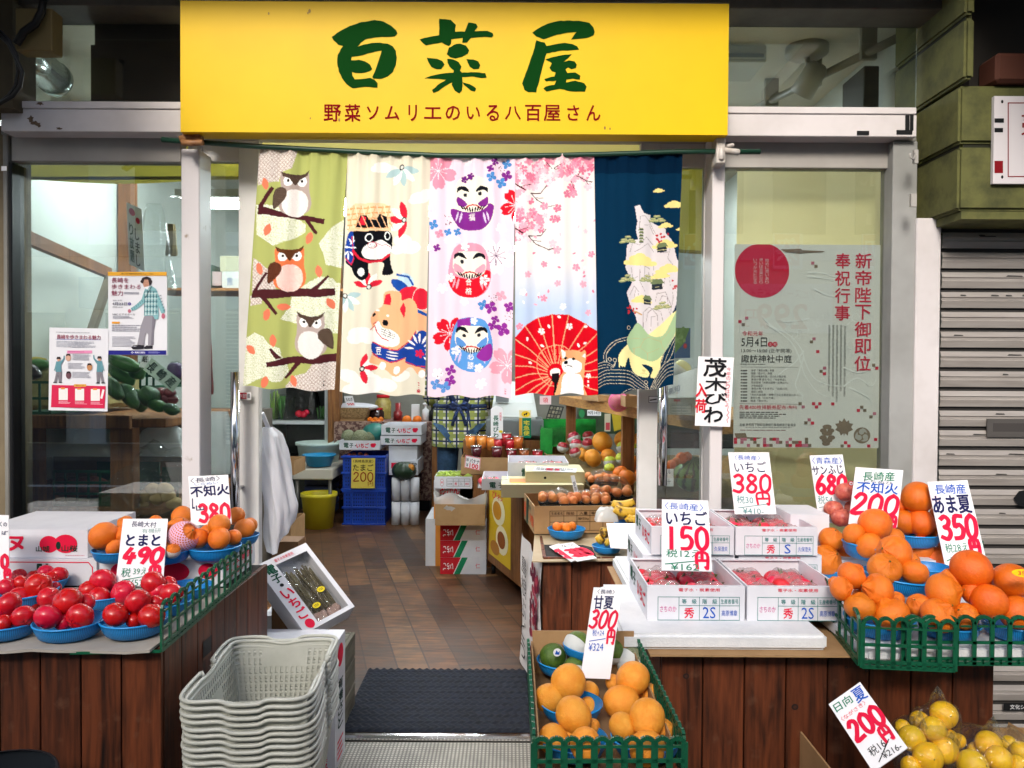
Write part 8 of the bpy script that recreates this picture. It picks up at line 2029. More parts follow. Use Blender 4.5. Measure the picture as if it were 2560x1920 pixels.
for k in range(6):mb.box(X0+.06,X1-.06,6.45,6.8,.05+k*.065,.10+k*.065,M('navy_tray','#101d44',.5))
mb.build('navy_trays',label='pile of dark navy trays under the stool',cat='trays')
# fridge shelf
t=thing('open_fridge','open chiller cabinet with bagged vegetables at the back left','chiller',(0,0,0));X0,X1=W(640,1060,7.0).x,W(820,1060,7.0).x;zs=W(740,1056,7.0).z
mb=MB();FD=M('fridge_dark','#1f2422',.5);mb.box(X0-.5,X1,7.6,7.65,0,2.0,FD);mb.box(X1-.03,X1,7.0,7.6,0,2.0,M('fridge_edge','#a9aeb0',.35));mb.box(X0-.5,X1-.031,7.05,7.6,0,.45,FD);mb.build('body',t);mb=MB();mb.box(X0-.5,X1-.031,6.98,7.59,zs-.016,zs+.016,M('fridge_shelf','#cfd4d5',.3));mb.build('shelf',t)
mb=MB();X2=W(848,1060,6.97).x;mb.box(X1+.005,X2,6.97,7.1,0,2.2,WOODZ);mb.build('wood_post',label='brown post beside the open chiller cabinet',cat='post')
VG=M('celery_green','#6f9a3a',.45,'#a9c46a',ns=12,stretch=(1,1,.2));LG=M('leaf_green','#2f6a26',.5,'#4f8a36',ns=14)
def veg(label,z,x0,y0,x1,y1,Y,m,seed,n=9,film=True,group='bagged greens in the chiller'):
 X0,X1,Z0,Z1=rect3(z,x0,y0,x1,y1,Y);t=thing('bagged_greens',label,'bagged greens',((X0+X1)/2,Y,Z0),0,group);rr=random.Random(seed);w,h=X1-X0,Z1-Z0;mb=MB()
 for i in range(n):
  x,y=rr.uniform(-.4,.4)*w,rr.uniform(0,.08);mb.tube([(x*.6,y,0),(x,y,h*.5),(x*1.15+rr.uniform(-.01,.01),y+rr.uniform(-.02,.02),h*rr.uniform(.8,.97))],[w*.10,w*.13,w*.07],m,7)
 mb.build('stalks',t)
 if film:mb=MB();mb.lathe([(w*.5,0),(w*.56,h*.4),(w*.5,h*.9),(w*.3,h*1.02)],FILM,16,wob=lambda a,j:1+.05*math.sin(5*a+j));mb.build('bag',t)
veg('bagged celery at the far left of the chiller shelf',zA,65,270,128,548,7.1,VG,1);veg('bagged celery second from the left on the chiller shelf',zA,130,270,192,548,7.1,VG,2);veg('bagged leafy greens in the middle of the chiller shelf',zA,200,320,340,548,7.12,LG,3,14);veg('dark bag of greens at the right end of the chiller shelf',zA,545,420,640,548,7.15,LG,5,8)
heap('tomato','tomato',F_TOM,'small orange red tomato','dark bag on the chiller shelf',zA,[(395,495,34,0),(440,500,34,0),(470,480,30,2),(420,470,26,3)],7.1,'tomatoes in the chiller');bm=bag_mesh('dark_bag',.30,.2,.42,clear_film('dark_film',1.45,0,tint='#555a58',rough=.15,bump=.8,bs=24),8);p=P(zA,430,548,7.2);bm.v=[(x+p.x,y+p.y,z+p.z)for x,y,z in bm.v];bm.build('plastic_bag',label='dark plastic bag behind the small tomatoes on the chiller shelf',cat='plastic bag')
bm=bag_mesh('clear_bags',.9,.4,.3,FILM,9);p=P(zA,400,770,7.2);bm.v=[(x+p.x,y+p.y,z+p.z)for x,y,z in bm.v];bm.build('plastic_bag',label='heap of clear plastic bags under the chiller shelf',cat='plastic bag')
# white bag hanging at the door
def hang_bag():
 a=P(zA,120,640,2.74);mb=MB();vs=[];nu,nv=40,36
 prof=[(0,.35),(.06,.8),(.2,.95),(.45,1.0),(.7,1.05),(.9,.95),(1,.75)]
 X0,X1,Z0,Z1=rect3(zA,18,625,425,1680,2.76);cx_=(X0+X1)/2;w=(X1-X0)/2
 for j in range(nv+1):
  v=j/nv;k=np.interp(v,[p[0]for p in prof],[p[1]for p in prof])
  sh=np.interp(v,[0,.3,.7,1],[-.62,-.35,-.02,-.1])*w
  for i in range(nu):
   t_=2*math.pi*i/nu;f=1+.16*math.sin(5*t_+3*v)*(1-.3*v)+.10*math.sin(9*t_-6*v)+.05*math.sin(14*t_+9*v)
   zz=Z1+(Z0-Z1)*v*(1-.10*math.sin(t_+.5)*v-(.16 if math.cos(t_)>.3 else 0)*max(0,v-.75)*2)
   vs.append((cx_+sh+math.cos(t_)*w*.62*k*f,2.78+math.sin(t_)*.055*k*f,zz))
 mb.add(vs,[(j*nu+i,(j+1)*nu+i,(j+1)*nu+(i+1)%nu,j*nu+(i+1)%nu)for j in range(nv)for i in range(nu)],M('white_bag_plastic','#dcdde4',.35,trans=.3,bump=.4,bs=25),True)
 top=Vector((cx_-.62*w,2.78,Z1));mb.tube([top,top+Vector((-.01,-.03,.05)),top+Vector((-.03,-.05,.02))],.008,MC['white_bag_plastic'],6)
 mb.build('hanging_bag',label='bunch of white plastic bags hanging at the left door jamb',cat='plastic bag')
hang_bag()
lathe_thing('wire_basket','small pale wire basket behind the hanging white bags','basket',zA,320,1440,440,1660,4.6,[(0,0),(.8,0),(1,1),(.96,1),(.76,.03),(0,.03)],WHITE,base=.0)
boxat('kraft_carton','brown carton standing behind the hanging white bags',zA,200,930,352,1060,5.5,.3,KRAFT);boxat('kraft_carton','brown carton low behind the hanging white bags',zA,205,1500,320,1659,4.4,.3,KRAFT,base=.0)
# --- the shopkeeper, seen from behind under the cloths
def person():
 t=thing('person','person in checked shirt, navy apron and jeans, back turned, behind the counter','person',(-.385,5.85,0))
 SHIRT=bpy.data.materials.new('checked_shirt');SHIRT.use_nodes=True;nt=SHIRT.node_tree;N=nt.nodes;L=nt.links;b=N['Principled BSDF'];b.inputs['Roughness'].default_value=.85;tc=N.new('ShaderNodeTexCoord');sx=N.new('ShaderNodeSeparateXYZ');L.new(tc.outputs['Object'],sx.inputs[0])
 def band(o,k,lo,ph=0):
  a=N.new('ShaderNodeMath');a.operation='MULTIPLY_ADD';a.inputs[1].default_value=k;a.inputs[2].default_value=ph;L.new(o,a.inputs[0]);f=N.new('ShaderNodeMath');f.operation='FRACT';L.new(a.outputs[0],f.inputs[0]);g=N.new('ShaderNodeMath');g.operation='LESS_THAN';g.inputs[1].default_value=lo;L.new(f.outputs[0],g.inputs[0]);return g.outputs[0]
 col=None
 for o,k,lo,ph,c in((0,13,.45,0,'#9aa24a'),(2,13,.4,0,'#8a9350'),(0,13,.16,.3,'#1c2c50'),(2,13,.16,.4,'#1c2c50')):
  mx=N.new('ShaderNodeMix');mx.data_type='RGBA';L.new(band(sx.outputs[o],k,lo,ph),mx.inputs[0]);mx.inputs[7].default_value=lin(c)+(1,)
  if col is None:mx.inputs[6].default_value=lin('#d4d2c6')+(1,)
  else:L.new(col,mx.inputs[6])
  col=mx.outputs[2]
 L.new(col,b.inputs['Base Color'])
 SKIN=M('skin','#b98464',.55,sss=.05);JEAN=M('jeans','#2a4a6a',.85,'#1d3852',ns=30,bump=.3,bs=80)
 def skinbody(name,verts,edges,rad,m,sub=2):
  me=bpy.data.meshes.new(name);me.from_pydata(verts,edges,[]);o=bpy.data.objects.new(name,me);COL.objects.link(o)
  sk=o.modifiers.new('s','SKIN');ss=o.modifiers.new('d','SUBSURF');ss.levels=ss.render_levels=sub
  for v,r in zip(me.skin_vertices[0].data,rad):v.radius=r if isinstance(r,tuple)else(r,r)
  me.skin_vertices[0].data[0].use_root=True
  m2=bpy.data.meshes.new_from_object(o.evaluated_get(bpy.context.evaluated_depsgraph_get()));bpy.data.objects.remove(o)
  m2.materials.clear();m2.materials.append(m);m2.polygons.foreach_set('use_smooth',[True]*len(m2.polygons));m2.name=name;return m2
 V=[(0,0,.88),(0,.01,1.02),(0,.0,1.2),(0,.02,1.33),(0,.03,1.40),(0,.04,1.47),(0,.05,1.56),(-.09,0,.82),(-.10,-.01,.46),(-.10,.02,.08),(-.10,.12,.03),(.09,0,.82),(.10,-.01,.46),(.10,.02,.08),(.10,.12,.03),(-.17,.02,1.33),(-.24,.02,1.07),(-.17,.22,.98),(-.14,.30,.97),(.17,.02,1.33),(.24,.02,1.07),(.17,.22,.98),(.14,.30,.97)]
 E=[(0,1),(1,2),(2,3),(3,4),(4,5),(5,6),(0,7),(7,8),(8,9),(9,10),(0,11),(11,12),(12,13),(13,14),(3,15),(15,16),(16,17),(17,18),(3,19),(19,20),(20,21),(21,22)]
 RAD=[(.15,.11),(.13,.10),(.155,.11),(.13,.09),.055,.08,.095,.085,.062,.045,.04,.085,.062,.045,.04,.055,.045,.036,.03,.055,.045,.036,.03]
 put('body',skinbody('body',V,E,RAD,SKIN),t)
 VS=[(0,0,.66),(0,0,.86),(0,.0,1.05),(0,.0,1.2),(0,.02,1.34),(-.17,.02,1.33),(-.245,.02,1.07),(-.18,.20,.985),(.17,.02,1.33),(.245,.02,1.07),(.18,.20,.985)]
 put('checked_shirt',skinbody('checked_shirt',VS,[(0,1),(1,2),(2,3),(3,4),(4,5),(5,6),(6,7),(4,8),(8,9),(9,10)],[(.19,.145),(.185,.14),(.165,.125),(.18,.13),(.14,.10),.075,.066,.05,.075,.066,.05],SHIRT),t)
 mb=MB();mb.lathe([(1.0,.70),(1.02,.78),(.98,.88),(.9,1.0),(.84,1.04)],SHIRT,40,wob=lambda a,j:(.215 if True else 0)*(1-.26*math.sin(a)**2)*(1+.03*math.sin(9*a+j)));mb.build('shirt_tail',t)
 put('jeans',skinbody('jeans',[(0,0,.88),(-.09,0,.80),(-.10,-.01,.46),(-.10,.02,.09),(.09,0,.80),(.10,-.01,.46),(.10,.02,.09)],[(0,1),(1,2),(2,3),(0,4),(4,5),(5,6)],[(.165,.125),.10,.078,.07,.10,.078,.07],JEAN),t)
 mb=MB();mb.ball((0,.045,1.60),.088,.098,.105,M('dark_hair','#1a1512',.6,bump=.6,bs=60),20,14);mb.build('hair',t)
 AP=M('navy_apron','#15254a',.85,'#26407a',ns=60,lo=.55,hi=.6);mb=MB()
 mb.tube([(-.19,-.04,1.0),(-.10,-.13,1.0),(0,-.15,1.0),(.10,-.13,1.0),(.19,-.04,1.0)],.018,AP,8)
 for s in(-1,1):mb.tube([(0,-.155,1.0),(s*.05,-.165,1.03),(s*.085,-.16,1.01),(s*.05,-.16,.985),(0,-.155,1.0)],.012,AP,7);mb.tube([(0,-.155,1.0),(s*.03,-.16,.93),(s*.05,-.16,.86)],.012,AP,7);mb.tube([(s*.04,-.13,1.02),(s*.10,-.12,1.18),(s*.09,-.09,1.33)],.022,AP,7)
 mb.poly([(-.03,-.145,1.0),(.07,-.14,1.0),(.10,-.15,.74),(-.02,-.16,.74)],AP);mb.build('navy_apron',t)
person()
# ================================================================== POSTERS AND THE LEFT WINDOW DISPLAY
class Post:
 """a paper sheet taped to the glass; things on it are placed in the units they were measured in"""
 def __init__(s,z,tl,tr,bl,Y,m):
  s.tl,s.tr,s.bl=tl,tr,bl
  a,b,c=P(z,*tl,Y),P(z,*tr,Y),P(z,*bl,Y);s.fr=Fr(a,b-a,c-a,(0,-1,0));s.mb=MB();n=12;vs=[]
  for k in(0,-.0012):
   for j in range(n+1):
    for i in range(n+1):vs.append(s.fr.pt(i/n,j/n,k+.0010*math.sin(i*.8)*math.sin(j*.7)-.001))
  N1=(n+1)**2;fs=[(o+j*(n+1)+i,o+(j+1)*(n+1)+i,o+(j+1)*(n+1)+i+1,o+j*(n+1)+i+1)for o in(0,N1)for j in range(n)for i in range(n)]
  s.mb.add(vs,fs,m,True);s.W,s.H=tr[0]-tl[0],bl[1]-tl[1]
 def uv(s,x,y):return((x-s.tl[0]-(s.bl[0]-s.tl[0])*(y-s.tl[1])/s.H)/s.W,(y-s.tl[1]-(s.tr[1]-s.tl[1])*(x-s.tl[0])/s.W)/s.H)
 def t(s,body,x0,y0,x1,y1,c,b=.0):
  u,v=s.uv((x0+x1)/2,(y0+y1)/2);s.mb.text(s.fr,body,u,v,(x1-x0)/s.W,(y1-y0)/s.H,ink(c),.0014,b);return s
 def vt(s,body,x0,y0,x1,y1,c,b=.0):
  u,v0=s.uv((x0+x1)/2,y0);_,v1=s.uv((x0+x1)/2,y1);s.mb.vtext(s.fr,body,u,v0,v1,(x1-x0)/s.W,ink(c),.0014,b);return s
 def p(s,pts,c,k=.0008):s.m=getattr(s,'m',0)+1;k+=(s.m%13)*.000015;s.mb.shape(s.fr,[s.uv(*q_)for q_ in pts],ink(c)if isinstance(c,str)else c,k);return s
 def r(s,x0,y0,x1,y1,c,k=.0008):return s.p([(x0,y0),(x1,y0),(x1,y1),(x0,y1)],c,k)
 def o(s,x,y,rx,ry,c,k=.0010):return s.p([(x+rx*math.cos(a),y+ry*math.sin(a))for a in np.linspace(0,2*math.pi,26)[:-1]],c,k)
 def g(s,x0,y0,x1,y1,n,c,seed=1):a,b=s.uv(x0,y0),s.uv(x1,y1);s.mb.greek(s.fr,a[0],a[1],b[0],b[1],n,ink(c),seed,.001);return s
 def l(s,pts,w,c,k=.0012):s.n=getattr(s,'n',0)+1;k+=(s.n%17)*.00002;s.mb.line(s.fr,[s.uv(*q_)for q_ in pts],w/s.H,ink(c),k);return s
PAPER=M('poster_paper','#d9dae0',.45)
def mini_man(p,x,y,h,up):
 """small printed walker: hat, checked shirt, trousers"""
 k=h/100;q_=lambda pts:[(x+a*k*up,y+b*k)for a,b in pts]
 p.p(q_([(-9,38),(8,36),(12,60),(10,98),(0,98),(-1,66),(-8,98),(-18,98),(-10,62)]),'#7b7880');p.p(q_([(-10,17),(8,16),(11,58),(-12,58)]),'#5d8c98',.0009);p.p(q_([(6,18),(18,6),(20,-6),(24,-5),(23,8),(9,30)]),'#5d8c98',.0009);p.p(q_([(-10,20),(-16,45),(-19,52),(-15,54),(-8,34)]),'#6f9aa4',.0009);p.o(x,y+9*k,6*k,8*k,'#c99a82');p.p(q_([(-9,8),(-6,-1),(6,-1),(9,8)]),'#2c2528',.0012);p.p(q_([(-20,97),(-7,97),(-7,101),(-22,101)]),'#201d22');p.p(q_([(0,97),(10,97),(15,101),(0,101)]),'#201d22')
s=Post((240,660,6.91),(205,135),(1222,142),(215,1570),2.632,PAPER)
s.r(207,137,1221,203,'#e0a536').t('第11回 長崎伝統文化フォーラム',440,152,990,186,'#6b4a14')
MR='#8a1f45'
for b_,x0,y0,x1,y1 in(('長崎を',272,236,565,326),('歩きまわる',272,350,775,436),('魅力',272,458,470,548)):s.t(b_,x0,y0,x1,y1,MR,.008)
s.t('2019年',292,614,460,644,'#4a4a60').t('4月23日',285,662,540,714,'#25254a',.015).o(580,688,27,27,'#3a2a86').t('火',568,676,592,700,'#e9e9f0').t('開演18:30',292,730,465,756,'#3a3a4a').t('NBC ビデオホール',290,850,682,888,'#3a3a4a',.01).g(292,900,690,950,3,'#8a8a98',2).r(275,996,412,1030,'#d99a3a').g(275,1050,850,1180,4,'#8a8a98',3).g(280,1250,700,1440,8,'#a0a0ac',4).g(490,485,800,530,2,'#8a8a98',5)
s.r(216,1492,1216,1568,'#22227a').t('長崎文献社',672,1512,855,1546,'#dcdcf0',.02).p([(605,1530),(630,1508),(656,1530),(630,1548)],'#e6e6f2',.001).o(630,1530,12,9,'#22227a',.0014).g(910,1512,1125,1550,3,'#8a8ac4',6)
# the walker on the poster
s.p([(840,890),(1040,890),(1010,1050),(985,1150),(1000,1400),(900,1415),(905,1220),(880,1180),(850,1260),(835,1400),(715,1395),(745,1250),(770,1090)],'#8f8c95').p([(980,900),(1040,900),(1000,1160),(1000,1400),(950,1405)],'#77747f',.0009)
s.p([(850,425),(900,410),(960,375),(1040,430),(1070,500),(1130,640),(1195,800),(1190,840),(1130,850),(1075,720),(1085,860),(1080,950),(1020,955),(985,890),(830,895),(845,660),(760,740),(690,790),(620,810),(600,765),(700,700),(790,610),(825,500)],'#7fb0b6',.001)
for k in range(9):s.l([(842+26*k,440+14*abs(k-3)),(838+26*k,880)],9,['#2c5a66','#d6e6e6'][k%2],.0014)
for k in range(10):s.l([(845,470+44*k),(1068,470+44*k)],8,['#2c5a66','#d6e6e6'][k%2],.0016)
for k in range(6):s.l([(640+34*k,800-28*k),(622+34*k,760-28*k)],8,'#2c5a66',.0016);s.l([(1080+18*k,560+50*k),(1130+14*k,540+50*k)],8,'#2c5a66',.0016)
s.o(872,302,104,44,'#352c2e',.0008).o(868,335,54,80,'#bf8f78').p([(780,300),(800,240),(880,215),(950,245),(975,310),(960,350),(930,380),(905,270),(840,268),(815,345)],'#352c2e',.0016).p([(840,400),(930,380),(895,440),(860,430)],'#e3e3e8',.0012).o(850,318,5,4,'#2a1a18',.002).o(888,318,5,4,'#2a1a18',.002).l([(850,362),(885,362)],6,'#9a5a50',.002).l([(965,390),(855,590)],10,'#23323a',.002)
s.o(580,812,28,34,'#b5687a').o(1165,900,32,46,'#b5687a').p([(610,1440),(640,1405),(740,1395),(835,1405),(825,1465),(640,1475)],'#25232c').p([(830,1440),(880,1405),(985,1410),(982,1465),(840,1468)],'#25232c')
s.mb.build('poster',label='poster of a walking man in hat and checked shirt on the left window',cat='poster')
s=Post((100,800,6.91),(160,128),(1180,150),(145,1558),2.630,PAPER)
s.t('長崎を歩きまわる魅力',292,258,1050,335,MR,.015).l([(275,332),(1050,342)],5,'#3a4ab0').g(280,205,920,235,1,'#8a8a98',7).g(285,360,980,490,5,'#a5a8b4',8).r(470,527,903,577,'#d98ab0').g(490,542,880,565,1,'#a03a6a',2)
for x,y,c in((492,645,'#c9a08c'),(858,810,'#b5825a'),(497,950,'#6a4a52')):s.o(x,y,46,66,c).p([(x-40,y-20),(x-30,y-60),(x+30,y-60),(x+40,y-20),(x,y-36)],'#2b2226',.0016)
for y,k in((590,1),(740,2),(895,3)):s.g(565-80*(k==2),y,890-110*(k==2),y+115,6,'#9a9ca8',10+k)
mini_man(s,325,640,440,1);mini_man(s,1030,630,460,-1)
s.p([(207,1120),(1138,1142),(1120,1528),(192,1505)],'#c9284e').r(592,1108,800,1152,'#d9a24a',.001).t('最新刊のご紹介',625,1118,770,1142,'#7a4a14')
for x,y in((405,1280),(688,1288),(960,1294)):s.r(x-78,y-102,x+78,y+102,'#e2e0de',.0012).r(x-40,y-115,x+30,y-85,'#d98a3a',.0014).g(x-60,y-60,x+60,y+80,4,'#8a8a8a',int(x)).g(x-80,y+120,x+130,y+175,3,'#e6b0bc',int(y))
s.p([(1085,1195),(1120,1205),(1080,1362),(1045,1350)],'#e4dfe0',.0012);s.mb.build('poster',label='poster with a red lower band and two small walking figures on the left window',cat='poster')
PG=M('poster_grey','#efedea',.4)
s=Post((1820,580,2.9625),(50,90),(1130,96),(40,1595),2.651,PG)
CR='#de1644';GD='#8a7562'
n_=[(252+202*math.cos(a),285+202*math.sin(a))for a in np.linspace(0,2*math.pi,40)[:-1]];s.p([(min(max(x,52),452),max(y,92))for x,y in n_],CR)
for i,b_ in enumerate(('始めに思いあり','思いは言葉となり','いつか光となる')):s.vt(b_,275-44*i,195,303-44*i,385,'#e6ccd0')
s.vt('新帝陛下御即位',945,150,1062,1035,CR,.02).vt('奉祝行事',795,150,905,662,CR,.02)
s.t('令和元年',104,732,260,768,CR).t('5月4日',98,778,288,848,'#232024').o(313,830,19,19,CR).o(348,830,19,19,CR).t('土',302,819,324,841,'#e6dede').t('祝',337,819,359,841,'#e6dede').t('13:00～15:00 (正午開場)',98,862,470,896,'#2c292c').t('諏訪神社中庭',97,908,473,966,'#232024',.005).l([(95,998),(520,1000)],2,'#6a6664').g(90,975,290,984,1,'#6a6664',3)
for i,b_ in enumerate(('神学「浦安の舞」奉奏','国歌「君が代」斉唱','諏訪幼稚園年歌・日の丸の鼓合唱','奉祝の舞 君を今に「今昔物語」','筑前琵琶「天照大御神～古事記抄」','大和楽曲芸','奉祝の舞 今を本平に「太陽の冠」','朗読と朗詠','「光の天皇御製・御歌でたどる新天皇の歩み」','奉祝の歌「日本万歳」','雅楽「君が代」')):s.t(b_,172-6*(i>7),1015+22.6*i,172+17*len(b_),1032+22.6*i,'#4a4648');s.o(98,1024+22.6*i,5,5,'#3a3638');s.r(106,1019+22.6*i,142,1029+22.6*i,'#7a7678')
s.l([(85,1270),(520,1274)],2,'#6a6664').t('先着400枚拝観券配布',84,1280,432,1314,CR).t('(無料)',440,1284,512,1312,CR).g(85,1330,460,1388,4,'#6a6668',6).t('主催 新帝陛下御即位奉祝行事長崎実行委員会',85,1416,503,1438,'#3a3638').g(130,1444,500,1452,1,'#7a7678',4).g(90,1464,505,1476,1,'#a06a72',5)
for i in range(5):s.g(745+29*i,688,757+29*i,1180+40*(i%3),60,'#8a8684',20+i)
WT2='#fbfbfa';rr=random.Random(12)
def curl(x,y,r,a0,a1,w,gr=1.0):
 pts=[(x+r*(1-.5*f)*math.cos(a0+(a1-a0)*f),y+r*(1-.5*f)*gr*math.sin(a0+(a1-a0)*f))for f in np.linspace(0,1,12)]
 for a,b,f in zip(pts[:-1],pts[1:],np.linspace(1,.25,11)):s.l([a,b],w*f,WT2,.0010)
for pts in([(250,620),(330,700),(450,760),(540,860),(580,980),(640,1080),(740,1130),(860,1140)],[(280,680),(380,740),(480,830),(540,960),(570,1060),(660,1180),(740,1220)],[(600,640),(480,660),(350,660)],[(560,880),(500,960),(420,1020),(370,1060)],[(560,930),(520,1060),(500,1140),(560,1220)],[(590,300),(700,305),(800,330),(900,290)],[(590,330),(700,340),(790,365)],[(640,420),(740,470),(840,480)],[(860,1000),(960,1040),(1040,1020),(1090,960)],[(860,1140),(960,1080),(1060,1140),(1100,1090)],[(900,1150),(1000,1200),(1060,1240)]):
 sm=smooth_open(pts,5)
 for a,b,f in zip(sm[:-1],sm[1:],np.linspace(1,.3,len(sm)-1)):s.l([a,b],10*f+2,WT2,.0010)
for i in range(46):curl(rr.choice([400,520,560,700,900,1000])+rr.uniform(-60,60),rr.uniform(640,1250)if i>12 else rr.uniform(600,760),rr.uniform(14,42),rr.random()*6,rr.random()*6+3,rr.uniform(3,7))
s.p([(390,128),(540,124),(550,134),(680,140),(718,142),(700,150),(560,156),(540,160),(430,150)],GD).p([(48,1490),(130,1488),(140,1518),(255,1522),(230,1532),(60,1530)],GD)
for x,y,c in((627,230,'p'),(651,254,'g'),(88,662,'r'),(138,636,'p'),(112,684,'g'),(637,790,'p'),(618,812,'g'),(665,884,'r'),(716,1006,'p'),(690,1030,'g'),(715,1048,'r'),(535,1270,'g'),(558,1294,'p'),(635,1270,'r'),(682,1270,'r'),(657,1294,'r'),(778,1272,'r'),(993,1296,'g'),(968,1320,'r'),(1016,1320,'g'),(603,1390,'p'),(578,1412,'g'),(627,1414,'r'),(1088,1344,'p'),(1062,1368,'g'),(1104,1006,'r'),(1080,984,'g'),(1097,1536,'r'),(873,1560,'r'),(898,1584,'r'),(848,1584,'g'),(1046,1584,'r')):s.r(x-12,y-11,x+12,y+11,{'r':CR,'p':'#cf7a92','g':GD}[c],.0013)
for i in range(24):
 for j in range(3):
  if rr.random()<.5:x,y=55+24*i,1534+23*j;s.r(x-12,y-11,x+12,y+11,rr.choice([CR,CR,'#cf7a92',GD]),.0013)
for dx,dy,r_ in((0,-58,34),(-28,-30,26),(28,-30,26),(0,-8,40),(-30,22,28),(32,22,28),(0,44,40),(-8,66,30)):s.o(736+dx,1500+dy,r_,17,GD,.0012)
s.p([(862,1376),(880,1405),(898,1392),(902,1415),(930,1420),(915,1445),(928,1465),(895,1480),(890,1508),(868,1490),(862,1512),(856,1490),(838,1508),(828,1480),(795,1465),(812,1445),(795,1420),(822,1415),(826,1392),(846,1405)],GD,.0012).o(995,1506,62,60,GD,.0012)
for k in range(3):
 a=k*2.094+.4;s.o(995+27*math.cos(a),1506+27*math.sin(a),20,20,'#bdb9b2',.0014)
 for f in np.linspace(0,1,7):s.o(995+40*math.cos(a+.3+f),1506+40*math.sin(a+.3+f),12*(1-f)+2,12*(1-f)+2,'#bdb9b2',.0015)
s.mb.build('poster',label='large grey festival poster with a red sun and red vertical writing on the right window',cat='poster')
# tall loquat card on the right post
s=Post(z5,(1052,280),(1402,292),(1016,964),2.535,WHITE)
s.t('茂',1105,300,1325,478,'#15151a',.03).t('木',1115,490,1330,618,'#15151a',.03).t('び',1108,640,1330,750,'#15151a',.03).t('わ',1108,780,1290,930,'#15151a',.03).vt('入荷',1030,535,1140,845,'#d0142c',.03).vt('今年のビワは甘いよ',1330,385,1372,780,'#c9485c').l([(1345,780),(1335,810),(1352,835),(1330,860),(1350,885),(1330,905),(1340,935)],5,'#c9485c');s.mb.build('hanging_card',label='tall white card with black brush writing for loquats on the right post',cat='card')
# --- the left window: shelves of bagged vegetables
t=thing('vegetable_rack','brown wooden rack of vegetables behind the left window','rack',(0,0,0))
def wb(name,*bs):
 for b in bs:mb=MB();mb.box(*b,WOODZ);mb.build(name,t,bevel=.003)
xl=lambda px,Y:W(px,900,Y).x
zt=lambda py,Y:W(250,py,Y).z
wb('post',(xl(43,2.9),xl(63,2.9),2.9,2.93,0,zt(580,2.9)),(xl(272,2.9),xl(330,2.9),2.905,2.96,0,zt(1070,2.9)),(xl(46,2.9),xl(84,2.9),2.935,2.98,0,zt(1070,2.9)))
wb('plank',(-1.95,xl(330,2.9),2.88,2.902,zt(1072,2.89),zt(1038,2.89)),(-2.19,xl(452,3.1),2.965,3.75,zt(1072,2.89),zt(1050,2.89)),(-2.19,xl(452,3.1),2.92,3.75,zt(1290,2.89),zt(1275,2.89)))
mb=MB();a,b=W(62,592,2.92),W(272,683,3.95);mb.bar(a,b,.03,.05,WOODZ);mb.build('top_rail',t);mb=MB();mb.bar(W(275,690,3.9),W(225,840,3.6),.03,.04,M('old_rail','#6f6455',.8));mb.build('brace',t)
zs_=zt(1050,2.89);EGP=M('aubergine','#2b1b1e',.35,'#3d2a26',ns=4);CUC=M('cucumber_skin','#1f4a26',.4,'#4a7a3c',ns=9,stretch=(1,1,4));PUR=M('purple_veg','#3b2450',.4,'#5a3a78',ns=6);PTA=M('potato_skin','#cfb27a',.6,'#b5955c',ns=9)
def lump(name,label,cat,x,y,rx,ry,Y,m,seed,rot=0,group=None,film=True):
 p=P(z4,x,y,Y);k=Y/F/2.572;rr=random.Random(seed);f=lambda d:1+.05*math.sin(4*d.x+seed)+.04*math.sin(6*d.z+seed*2)
 mb=MB();mb.ball((0,0,0),rx*k,min(rx,ry)*k,ry*k,m,20,14,f);o=thing(name,label,cat,p,0,group);o.rotation_euler=(0,rot,0);mb.build('vegetable',o)
 if film:mb=MB();mb.ball((0,0,0),rx*k*1.06,min(rx,ry)*k*1.06,ry*k*1.08,FILM,22,16,lambda d:1+.05*math.sin(9*d.x+7*d.z+seed));mb.build('clear_bag',o)
lump('bagged_aubergine','bagged dark aubergine at the left end of the rack','aubergine',185,745,85,48,3.0,EGP,1,.3);lump('bagged_greens','bagged greens heaped behind the dark aubergine','bagged greens',250,700,70,38,3.2,LG,2);lump('yellow_squash','yellow squash at the far left of the rack','squash',240,668,60,20,3.3,M('squash','#c9b04a',.5),3,0,None,False)
for i,(x,y,rx,ry,rot,w)in enumerate(((800,690,120,46,.35,'uppermost left of the heap'),(880,740,66,50,.9,'right of the upper pair'),(780,760,110,50,.6,'in the middle of the heap'),(730,850,90,48,.9,'left of the lower bags'),(830,900,90,50,1.0,'in the middle of the lower bags'),(890,930,76,48,1.1,'second from right of the lower bags'),(960,900,66,66,.8,'right of the lower bags'),(420,900,90,60,.4,'behind the red banded poster'))):lump('cucumber','dark green cucumber bundle, %s on the rack'%w,'cucumber',x,y,rx,ry,3.02+.04*(i%3),CUC,i,rot,'bagged cucumbers on the rack',i>2)
for i,(x,y,r)in enumerate(((1030,880,44),(1090,880,42),(1060,920,42),(1110,925,36))):lump('red_onion','bagged red onion, %s of four under the tilted card'%['upper left','upper right','lower left','lower right'][i],'red onion',x,y,r,r*.8,3.05,M('red_onion_skin','#7a1f2c',.3,'#9a3a44',ns=6),i,0,'bagged red onions')
lump('purple_turnip','purple vegetable in clear film at the right end of the rack','purple vegetable',1125,740,48,60,3.2,PUR,5)
for i,(x,y)in enumerate(((930,1540),(1010,1560),(1080,1545),(985,1500),(1060,1500),(900,1590),(1120,1590))):lump('potato','potato in the clear bag, %s'%['far left of the middle row','centre of the middle row','right of the middle row','left of the top pair','right of the top pair','left end of the bottom row','right end of the bottom row'][i],'potato',x,y,52,42,2.98,PTA,i,0,'potatoes in the clear bag',False)
